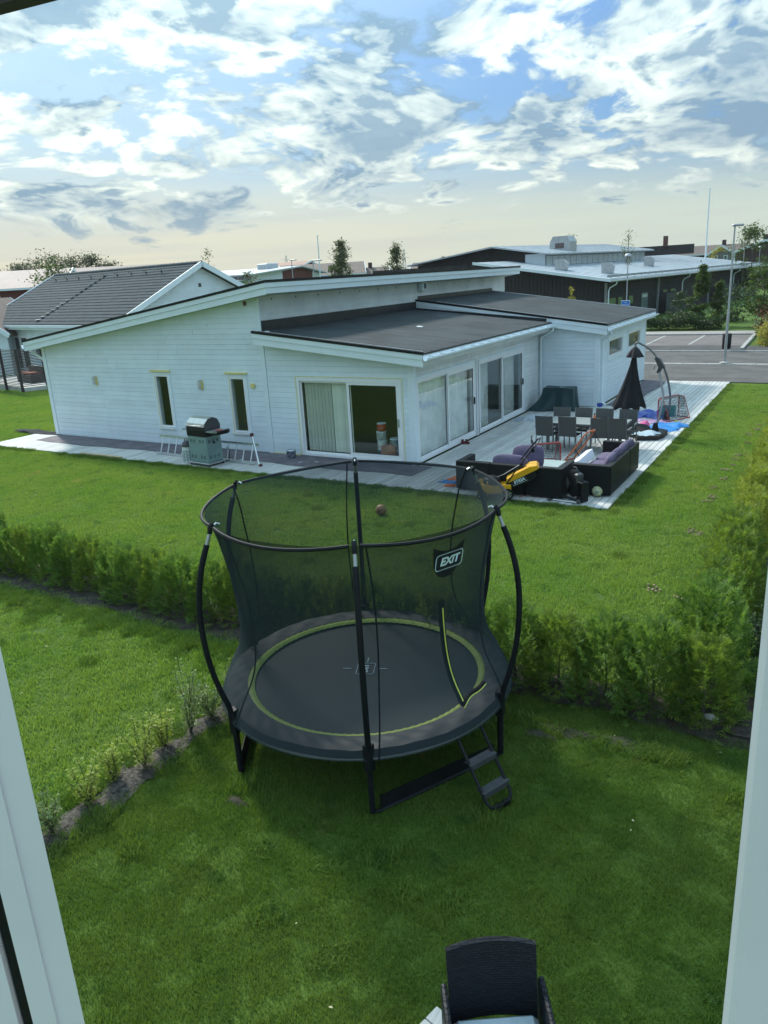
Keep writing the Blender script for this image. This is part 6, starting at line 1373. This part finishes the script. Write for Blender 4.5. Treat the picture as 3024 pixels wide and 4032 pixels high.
for (y0,y1,z0,z1) in ((1.3,3.2,1.2,2.0),(3.5,4.5,1.2,2.0),(5.6,6.6,1.2,2.0),(13.0,14.2,1.7,2.1),(14.9,16.2,1.7,2.1),(27.2,28.2,1.6,2.1),(30.0,31.2,1.6,2.1)):
    w = MB().box((-.965,y0,z0),(-.93,y1,z1)).build('window', DW, db); MB().box((-.929,y0+.1,z0+.1),(-.922,y1-.1,z1-.1)).build('pane', mat('green_pane',(0.10,0.17,0.08),0.15), w)
for y0,y1 in ((8.3,9.7),(36.0,38.0)):
    w = MB().box((-.965,y0,.0),(-.925,y1,2.0)).build('door', mat('door_teal',(0.06,0.12,0.12),.5), db); MB().box((-.924,y0+.15,1.62),(-.918,y1-.15,1.88)).build('pane', mat('pale_pane',(0.5,0.55,0.55),.2), w)
scn = MB().box((-.1,11.6,0),(-.02,16.8,.05)).build('slat_screen', mat('screen_slate',(0.020,0.032,0.040),.6), db)
for z in np.arange(.1,1.72,.13): MB().box((-.08,11.6,z),(-.02,16.8,z+.11)).build('slat', MATS['screen_slate'], scn)
scn = MB().box((-.1,25.6,0),(-.02,31.8,.05)).build('slat_screen', MATS['screen_slate'], db)
for z in np.arange(.1,1.72,.13): MB().box((-.08,25.6,z),(-.02,31.8,z+.11)).build('slat', MATS['screen_slate'], scn)
# upper storey
u0, u1 = 5.2, 29.0
MB().prism([(-8.7,4.4),(-8.7,5.55),(-13.6,6.25),(-22.5,5.2),(-22.5,4.4)], u0+.8, u1-.8, 'y').build('upper_wall', DW, db)
MB().box((-8.72,u0+.8,4.5),(-8.66,u1-.8,5.5)).build('clerestory', GB, db)
for y in np.arange(u0+1.0,u1-1.0,1.15): w = MB().box((-8.655,y,4.66),(-8.63,y+.95,5.36)).build('window', TRIM, db); MB().box((-8.629,y+.05,4.70),(-8.622,y+.90,5.32)).build('pane', mat('opal_pane',(0.46,0.50,0.51),.3), w)
MB().box((-10.6,u0+.74,4.5),(-8.68,u0+.80,5.62)).build('gable_panel', TRIM, db)
ur = MB().prism([(-8.0,5.50),(-13.6,6.36),(-23.2,5.22),(-23.2,5.34),(-13.6,6.50),(-8.0,5.63)], u0, u1, 'y').build('upper_roof', MR, db)
for y in np.arange(u0+.6,u1,1.2): MB().bar((-8.05,y,5.65),(-13.6,y,6.52),.05,.05).build('roof_seam', MR, ur)
hv = MB().prism([(-1.0,0),(1.0,0),(1.0,.9),(.7,1.4),(-.7,1.4),(-1.0,.9)], -.7, .7, 'y').build('ventilation_hood', GALV, db, loc=(-9.8,11.5,5.7)); MB().box((-.45,-.72,.35),(.45,-.705,.8)).build('louvre', mat('louvre_brown',(0.12,0.09,0.08),.7), hv)
for (x,y) in ((-5.6,3.0),(-2.6,5.2),(-4.6,19.0)):
    v = MB().prism([(-.45,0),(.45,0),(.55,.55),(.2,.85),(-.5,.85),(-.45,.55)], -.55, .55, 'y').build('roof_vent', GALV, db, loc=(x,y,lt(x)-.02)); v.rotation_euler = (0,0,R_(20))
MB().prism([(-12.0,5.0),(-12.0,6.0),(-5.2,6.0),(-5.2,5.0)], 33.0, 33.3, 'y').build('roof_screen', DW, db); MB().box((-8.4,32.6,5.9),(-8.0,33.0,7.0)).build('chimney', mat('chimney_brick',(0.10,0.045,0.035),.8), db)
# hedge, trees, shrubs and furniture by the parking lot
def blob_hedge(name, x0, x1, y0, y1, h, m_, label, n, size, seed):
    rng = np.random.default_rng(seed); P = np.stack([rng.uniform(x0,x1,n), rng.uniform(y0,y1,n), h*rng.random(n)**.5*(.75+.25*np.sin(np.linspace(0,40,n)))], 1)
    P[:,2] *= .82+.18*np.sin(P[:,0]*2.1+seed)
    D = rng.normal(0,1,(n,3)); D[:,2] = np.abs(D[:,2])*.6; V, F_ = foliage(P, D, size*rng.uniform(.6,1.4,n), 'leaf', rng, .1)
    t = thing(name, label, 'hedge', (0,0,GZ)); link('foliage', fast_mesh('foliage', V, F_, m_), t); return t
blob_hedge('clipped_hedge', 6.0, 15.7, 38.6, 40.4, 1.25, LEAFD, 'dark green clipped hedge between the parking lot and the dark building', 11000, .15, 5)
tree('shrub', 13.93, 41.2, 4.0, 1.0, LEAFM, 'tall bushy young tree rising from the parking lot hedge', 'cone', 3200, .20, .08)
tree('shrub', 15.1, 41.6, 2.9, .75, LEAFM, 'smaller bushy tree right of the tall one by the hedge', 'cone', 1800, .18, .08)
tree('shrub', 12.5, 41.8, 2.2, .7, LEAFD, 'low dark shrub in front of the slatted screen', 'round', 1400, .17, .1)
tree('shrub', 15.4, 46.0, 2.0, 1.5, LEAFD, 'broad dark shrub before the door of the dark building', 'round', 1800, .18, .1)
tree('young_maple', 17.9, 40.5, 3.6, 1.15, LEAFM, 'young staked tree on the grass right of the lamp post', 'round', 3000, .17, .32, lean=.3)
o = MB().tube([(17.55,40.2,GZ),(17.75,40.3,1.1)], .03, 6).build('tree_stake', mat('stake_wood',(0.32,0.33,0.30),.8)); tag(o, 'leaning pale stake beside the young tree', 'stake')
tree('shrub', 19.3, 34.6, 1.6, 1.25, LEAFR, 'rusty red shrub at the right edge beyond the parking bays', 'round', 2600, .14, .08)
tree('shrub', 20.0, 35.2, 2.3, 1.0, LEAFM, 'green shrub behind the red one at the right edge', 'round', 1600, .16, .1)
tree('shrub', 19.55, 28.9, 1.05, .9, LEAFA, 'bright yellow-green shrub on the island by the road', 'round', 2600, .13, .05)
tree('shrub', 20.9, 29.5, 1.15, .95, LEAFA, 'second yellow shrub on the island at the frame edge', 'round', 1800, .13, .05)
tree('shrub', 9.35, 27.2, 3.35, .28, LEAFA, 'yellowing slim treetop peeping over the wing roof', 'cone', 420, .13, .3)
flat('verge_gravel', 18.3, 27.1, 21.5, 28.0, GZ+.02, STONE)
def lamp(name, x, y, h, label, arm=.35, kind='flat', r=.06, group=None):
    t = thing(name, label, 'street lamp', (x,y,GZ), 0, group); MB().tube([(0,0,0),(0,0,h*.38)], r, 10).build('lower_pole', GALV, t, smooth=True); MB().tube([(0,0,h*.38),(0,0,h*.40),(0,0,h)], [r*.95,r*.72,r*.55], 10).build('pole', GALV, t, smooth=True)
    if kind == 'flat': MB().rbox((-.10,-.10,h),(arm,.10,h+.10),.03).build('lamp_head', GALV, t)
    else: MB().lathe([(.20,h),(.19,h+.07),(.12,h+.14),(.03,h+.17)], 16).build('lamp_head', GALV, t, smooth=True)
    MB().lathe([(.22,0),(.22,.10),(.10,.14)], 12).build('footing', STONE, t); return t
lamp('street_lamp', 18.30, 21.0, 5.80, 'tall grey street lamp beside the road right of the wing')
lamp('street_lamp', 11.2, 32.1, 4.90, 'small domed lamp standing behind the wing roof with a sign', kind='dome', r=.05)
lamp('street_lamp', -19.1, 39.4, 6.2, 'lamp before the red gable, left of two behind the roof', .5); lamp('street_lamp', -13.0, 34.0, 5.9, 'lamp before the white clerestory, right of two behind the roof', .8)
lamp('street_lamp', 12.3, 77.9, 6.1, 'distant lamp before the brown houses at far right', .6); lamp('street_lamp', 12.35, 93.0, 5.3, 'tiny far lamp beside the red-brown gable at far right', .3, 'dome')
t = thing('parking_sign', 'blue sign with white words on a lamp post behind the wing roof', 'sign', (11.2,32.0,GZ), R_(-8)); MB().rbox((-.27,-.09,2.05),(.27,-.07,2.38),.02).build('white_border', LOGOW, t); pl = MB().rbox((-.25,-.098,2.07),(.25,-.091,2.36),.015).build('panel', mat('sign_blue',(0.01,0.16,0.55),.4), t)
for s_, z in (('Privat',2.27),('parkering',2.155)):
    me = text_mesh(s_, .105, LOGOW, .0005); me.transform(Matrix.Translation((0,-.1005,z)) @ Matrix.Rotation(R_(90),4,'X')); link('lettering', me, pl)
t = thing('litter_bin', 'black litter bin behind the street lamp at the kerb', 'bin', (17.66,26.35,GZ)); MB().lathe([(.19,.12),(.21,.15),(.22,.85),(.20,.88)], 14).build('body', PLASTICK, t, smooth=True); MB().tube([(0,.1,0),(0,.1,.9)], .03, 6).build('post', PLASTICK, t)
for x, y, h, lb in ((7.75,82.3,11.8,'tall white flagpole rising behind the dark building'),(-37.3,69.5,9.8,'thin flagpole beside the birch behind the roof')):
    t = thing('flagpole', lb, 'flagpole', (x,y,GZ)); MB().tube([(0,0,0),(0,0,h)], [.12,.06], 8).build('pole', TRIM, t, smooth=True); MB().sphere((0,0,h+.06), .09, 10, 6).build('finial', TRIM, t)
# ---- houses far behind
REDW = mat('falu_red', (0.135,0.030,0.022), .8, .15, 2); ORR = mat('roof_orange', (0.24,0.11,0.07), .7, .12, 1); PNK = mat('roof_pink', (0.24,0.18,0.16), .7, .1, 1); BRR = mat('roof_brown', (0.12,0.085,0.068), .7, .15, 1); BRW = mat('wall_brown', (0.055,0.028,0.026), .8, .15, 2); GRW = mat('wall_grey', (0.20,0.21,0.22), .8)
def gable_house(name, x, y, rz, L_, W_, ev, rg_, wm, rm, label, windows=(), chim=None, over=.4):
    """ridge along local x; front eave side at local -y"""
    t = thing(name, label, 'house', (x,y,GZ), R_(rz)); hx, hy = L_/2, W_/2
    MB().prism([(-hy,0),(hy,0),(hy,ev),(0,rg_-.15),(-hy,ev)], -hx, hx, 'x').build('wall', wm, t); k = (rg_-ev)/hy
    r = MB().prism([(-hy-over,ev-k*over),(0,rg_),(hy+over,ev-k*over),(hy+over,ev-k*over+.14),(0,rg_+.15),(-hy-over,ev-k*over+.14)], -hx-over, hx+over, 'x').build('roof', rm, t)
    for sx in (-1,1):
        for sy in (-1,1): MB().bar((sx*(hx+over+.02),0,rg_+.04),(sx*(hx+over+.02),sy*(hy+over),ev-k*over+.04),.06,.28).build('bargeboard', TRIM, t)
    for sx in (-1,1):
        for sy in (-1,1): MB().box((sx*hx-.09,sy*hy-.09,0),(sx*hx+.09,sy*hy+.09,ev)).build('corner_board', TRIM, t)
    MB().box((-hx-over,-hy-over-.1,ev-k*over-.02),(hx+over,-hy-over,ev-k*over+.12)).build('gutter', TRIM, t)
    for side, a, z0, z1, w in windows:
        if side == 's': lo, hi = (a-w/2,-hy-.05,z0),(a+w/2,-hy-.001,z1); p0, p1 = (a-w/2+.12,-hy-.056,z0+.12),(a+w/2-.12,-hy-.051,z1-.12)
        else: s = 1 if side == 'e' else -1; lo, hi = (min(s*hx+s*.001,s*hx+s*.05),a-w/2,z0),(max(s*hx+s*.001,s*hx+s*.05),a+w/2,z1); p0, p1 = (min(s*hx+s*.051,s*hx+s*.056),a-w/2+.12,z0+.12),(max(s*hx+s*.051,s*hx+s*.056),a+w/2-.12,z1-.12)
        wo = MB().box(lo, hi).build('window', TRIM, t); MB().box(p0, p1).build('pane', mat('far_pane',(0.12,0.15,0.16),.15), wo)
    if chim is not None: MB().box((chim-.3,-.3,rg_-.2),(chim+.3,.3,rg_+.85)).build('chimney', mat('chimney_dark',(0.05,0.03,0.03),.8), r)
    return t
gable_house('red_barn', -44.5, 26.5, 40, 16, 9, 5.2, 6.6, REDW, PNK, 'red timber building with pale roof at the far left edge', (('s',2.5,3.6,5.0,1.2),('s',-2,3.6,5.0,1.2),('s',6,3.6,5.0,1.2),('e',0,3.8,5.0,1.1)))
gable_house('pink_roof_house', -42.0, 38.5, 46, 12, 9, 5.0, 6.75, REDW, PNK, 'house with pinkish roof just above the grey tiled ridge')
gable_house('small_tiled_house', -24.5, 14.0, -60, 6, 5, 2.6, 4.4, WHITE, BRR, 'low tiled roof corner at the left frame edge behind the white gable verge')
gable_house('orange_roof_house', -63.0, 96.5, 175, 10, 11, 5.6, 7.4, REDW, ORR, 'house with orange roof behind the industrial building', (('e',0,4.5,5.6,1.4),))
gable_house('grey_roof_house', -47.0, 84.0, 34, 12, 9, 5.0, 6.55, GRW, BRR, 'grey roofed house left of the birch behind the flagpole')
gable_house('brown_roof_house', -41.5, 88.0, 30, 6, 8, 4.2, 5.6, BRW, BRR, 'small brown-roofed house between the two birches', (('s',0,2.6,3.8,1.2),), 0.5)
gable_house('brown_roof_house', -36.5, 101.5, 22, 7, 9, 4.8, 6.0, BRW, BRR, 'brown-roofed house right of the second birch', (('s',0,3,4.2,1.2),), 1.2)
gable_house('brown_row_house', 1.5, 124.0, 6, 11, 9, 4.9, 6.1, BRW, BRR, 'long brown-roofed row house beyond the flagpole at right', (('s',-3,3.2,4.4,1.2),('s',0,3.2,4.4,1.2)), 2.5)
g2 = gable_house('grey_dormer_house', 4.3, 119.6, 96, 4, 3.4, 4.9, 6.0, GRW, BRR, 'small grey gabled house front beside the brown row house', (('w',-.7,3.4,4.6,.6),('w',.7,3.4,4.6,.6)))
gable_house('brown_gable_house', 11.6, 107.0, 96, 8, 7.4, 4.9, 6.2, BRW, BRR, 'red-brown house with white-trimmed gable at the right frame edge', (('w',-1.2,4.0,5.0,.9),), 0)
# industrial building with white roof and red gable
ib = thing('industrial_building', 'low industrial building with white metal roof and red gable behind the ridge', 'building', (-42.7,70.3,GZ), R_(85))
MB().prism([(-7,0),(6,0),(6,5.3),(1.6,6.1),(-7,5.45)], -.0, 18, 'y').build('wall', TRIM, ib); MB().prism([(-1.6,0),(4.4,0),(4.4,5.6),(1.6,6.15),(-1.6,5.75)], -.06, -.001, 'y').build('red_gable', REDW, ib)
MB().prism([(-8.0,5.42),(1.6,6.2),(6.8,5.25),(6.8,5.40),(1.6,6.38),(-8.0,5.58)], -.8, 19, 'y').build('roof', MR, ib); MB().prism([(-12,4.55),(-7.1,4.85),(-7.1,5.0),(-12,4.70)], 1, 12, 'y').build('low_roof', MR, ib); MB().rbox((-1.2,3,6.0),(1.0,5,6.9),.1).build('roof_vent', MR, ib)
for k in range(14): w = MB().box((-7.05,.6+k*1.2,4.9),(-7.002,1.5+k*1.2,5.36)).build('window', GB, ib); MB().box((-7.056,.68+k*1.2,4.96),(-7.051,1.42+k*1.2,5.30)).build('pane', GLASS_DARK, w)
ib2 = thing('pale_low_building', 'pale low building with white roof left of the red gable', 'building', (-56.0,64.5,GZ), R_(38)); MB().box((-7,0,0),(5,9,5.3)).build('wall', GB, ib2); MB().prism([(-7.6,5.2),(5.6,5.55),(5.6,5.7),(-7.6,5.35)], -.7, 10, 'y').build('roof', MR, ib2)
for k in range(14): w = MB().box((-6.6+k*.8,-.05,4.3),(-6.0+k*.8,-.002,5.0)).build('window', TRIM, ib2); MB().box((-6.52+k*.8,-.056,4.38),(-6.08+k*.8,-.051,4.92)).build('pane', GLASS_DARK, w)
MB().rbox((-6.6,-.5,5.3),(-5.6,.4,6.1),.05).build('roof_vent', MR, ib2)
# trees
LEAFB = m_leaf('leaf_birch', (0.05,0.075,0.02), (0.13,0.16,0.055), .35); LEAFF = m_leaf('leaf_far', (0.035,0.055,0.022), (0.09,0.115,0.05), .3)
tree('birch', -21.2, 50.2, 7.9, 1.9, LEAFB, 'slender birch left of centre behind the roof edge', 'cone', 5200, .20, .28, clumps=70)
tree('birch', -22.3, 50.6, 5.6, 1.2, LEAFD, 'dark low tree at the foot of the left birch', 'round', 1400, .20, .2)
tree('birch', -18.95, 57.5, 7.6, 1.6, LEAFB, 'loose birch right of centre behind the roof edge', 'cone', 3800, .20, .28, clumps=60)
tree('birch', -20.2, 57.0, 5.8, .8, LEAFB, 'thin yellow-green tree left of the loose birch', 'birch', 700, .18, .3)
tree('birch', -17.8, 27.6, 7.0, .8, LEAFB, 'sparse treetop rising behind the neighbour gable', 'birch', 900, .14, .35, clumps=40)
tree('birch', -10.5, 23.4, 5.2, .55, LEAFB, 'small leafy treetop peeping over the main roof edge', 'round', 600, .12, .5)
tree('birch', -30.0, 23.5, 7.2, 2.0, LEAFM, 'green feathery tree before the red building at left', 'birch', 2600, .22, .3, clumps=45)
for x, y, h, r, lb in ((-86,55.5,7.9,3.0,'hazy rounded tree at the far left edge of the skyline'),(-83.3,58.3,8.5,2.6,'second rounded tree from the left on the skyline'),(-81.0,61.5,9.5,3.2,'tallest rounded tree of the left skyline clump'),(-79.2,63.8,9.1,2.9,'rounded tree right of the tallest in the left clump'),(-77.4,66.1,9.2,2.8,'rounded tree above the tiled ridge'),(-75.6,68.3,8.3,2.6,'last rounded tree at the right of the left clump')):
    tree('broadleaf_tree', x, y, h, r, LEAFF, lb, 'round', 2600, .34, .45, clumps=34)
tree('broadleaf_tree', 13.1, 78.2, 6.9, 2.0, LEAFM, 'green tree before the brown houses at the right edge', 'round', 2600, .26, .2, clumps=36)
tree('birch', 4.6, 116.0, 5.6, 1.3, LEAFA, 'small yellowish tree before the brown row house', 'round', 700, .26, .4)
tree('birch', -1.0, 60.0, 7.4, .9, LEAFB, 'sparse treetop above the upper metal roof, left of the hood', 'birch', 420, .14, .5); tree('birch', 3.9, 62.0, 7.5, .9, LEAFB, 'sparse treetop above the upper metal roof, beside the hood', 'birch', 420, .14, .5)
# lattice pylons far off
for x, y, h, lb in ((-341,460.6,21.5,'faint lattice pylon on the skyline left of the flagpole'),(-268,508.2,21.3,'faint lattice pylon on the skyline right of the loose birch')):
    t = thing('power_pylon', lb, 'pylon', (x,y,GZ), R_(40)); pm = MB(); PYL = mat('pylon_grey',(0.30,0.31,0.32),.6)
    for sx in (-1,1):
        for sy in (-1,1): pm.bar((sx*1.6,sy*1.6,0),(sx*.35,sy*.35,h),.16,.16)
    for k in range(8):
        z0, z1 = h*k/8, h*(k+1)/8; r0, r1 = 1.6-1.25*k/8, 1.6-1.25*(k+1)/8
        pm.bar((-r0,-r0,z0),(r1,-r1,z1),.1,.1).bar((r0,-r0,z0),(-r1,-r1,z1),.1,.1)
    pm.build('lattice', PYL, t)
    for z, w in ((h*.86,3.0),(h*.72,3.6)): MB().bar((-w,0,z),(w,0,z),.2,.2).build('cross_arm', PYL, t)
# far wood along the horizon
rng = np.random.default_rng(99); V_, F_ = [], []
for k in range(900):
    a = YAW+R_(rng.uniform(-33,33)); D_ = rng.uniform(330,620); x, y = CAM.x+D_*math.sin(a), CAM.y+D_*math.cos(a); h = rng.uniform(4.5,9.5)*(D_/450)*(.62+.38*math.sin(a*23)**2); r = h*.22; o_ = len(V_)
    for j in range(5): b = j*1.2566; V_ += [(x+r*math.cos(b), y+r*math.sin(b), h*.05)]
    V_ += [(x+rng.normal(0,.3), y, h)]; F_ += [(o_+j, o_+(j+1) % 5, o_+5) for j in range(5)]
o = link('far_forest', fast_mesh('far_forest', np.array(V_), np.array(F_), mat('far_wood',(0.028,0.040,0.030),.95,.3,.2))); tag(o, 'low dark band of distant trees along the horizon', None, kind='stuff')
struct(MB().sheet(lambda u, v: (CAM.x+(640+500*v)*math.sin(YAW+R_(-45+90*u)), CAM.y+(640+500*v)*math.cos(YAW+R_(-45+90*u)), GZ-.5+(5+3*math.sin(u*9))*v), 60, 3).build('hills', mat('hill_green',(0.03,0.045,0.03),.95)))
# the air between here and the horizon
hz = MB().box((-1300,-700,-1.2),(1300,1300,13.2)).build('haze', None); hz['kind'] = 'stuff'; hz['label'] = 'thin pale summer haze over the neighbourhood'
m = bpy.data.materials.new('haze_air'); m.use_nodes = True; nt = m.node_tree; nt.nodes.clear(); pv = nt.nodes.new('ShaderNodeVolumePrincipled'); mo = nt.nodes.new('ShaderNodeOutputMaterial'); nt.links.new(pv.outputs[0], mo.inputs['Volume'])
pv.inputs['Color'].default_value = (0.86,0.92,0.95,1); pv.inputs['Density'].default_value = 0.0002; pv.inputs['Anisotropy'].default_value = 0.3
hz.data.materials.append(m)
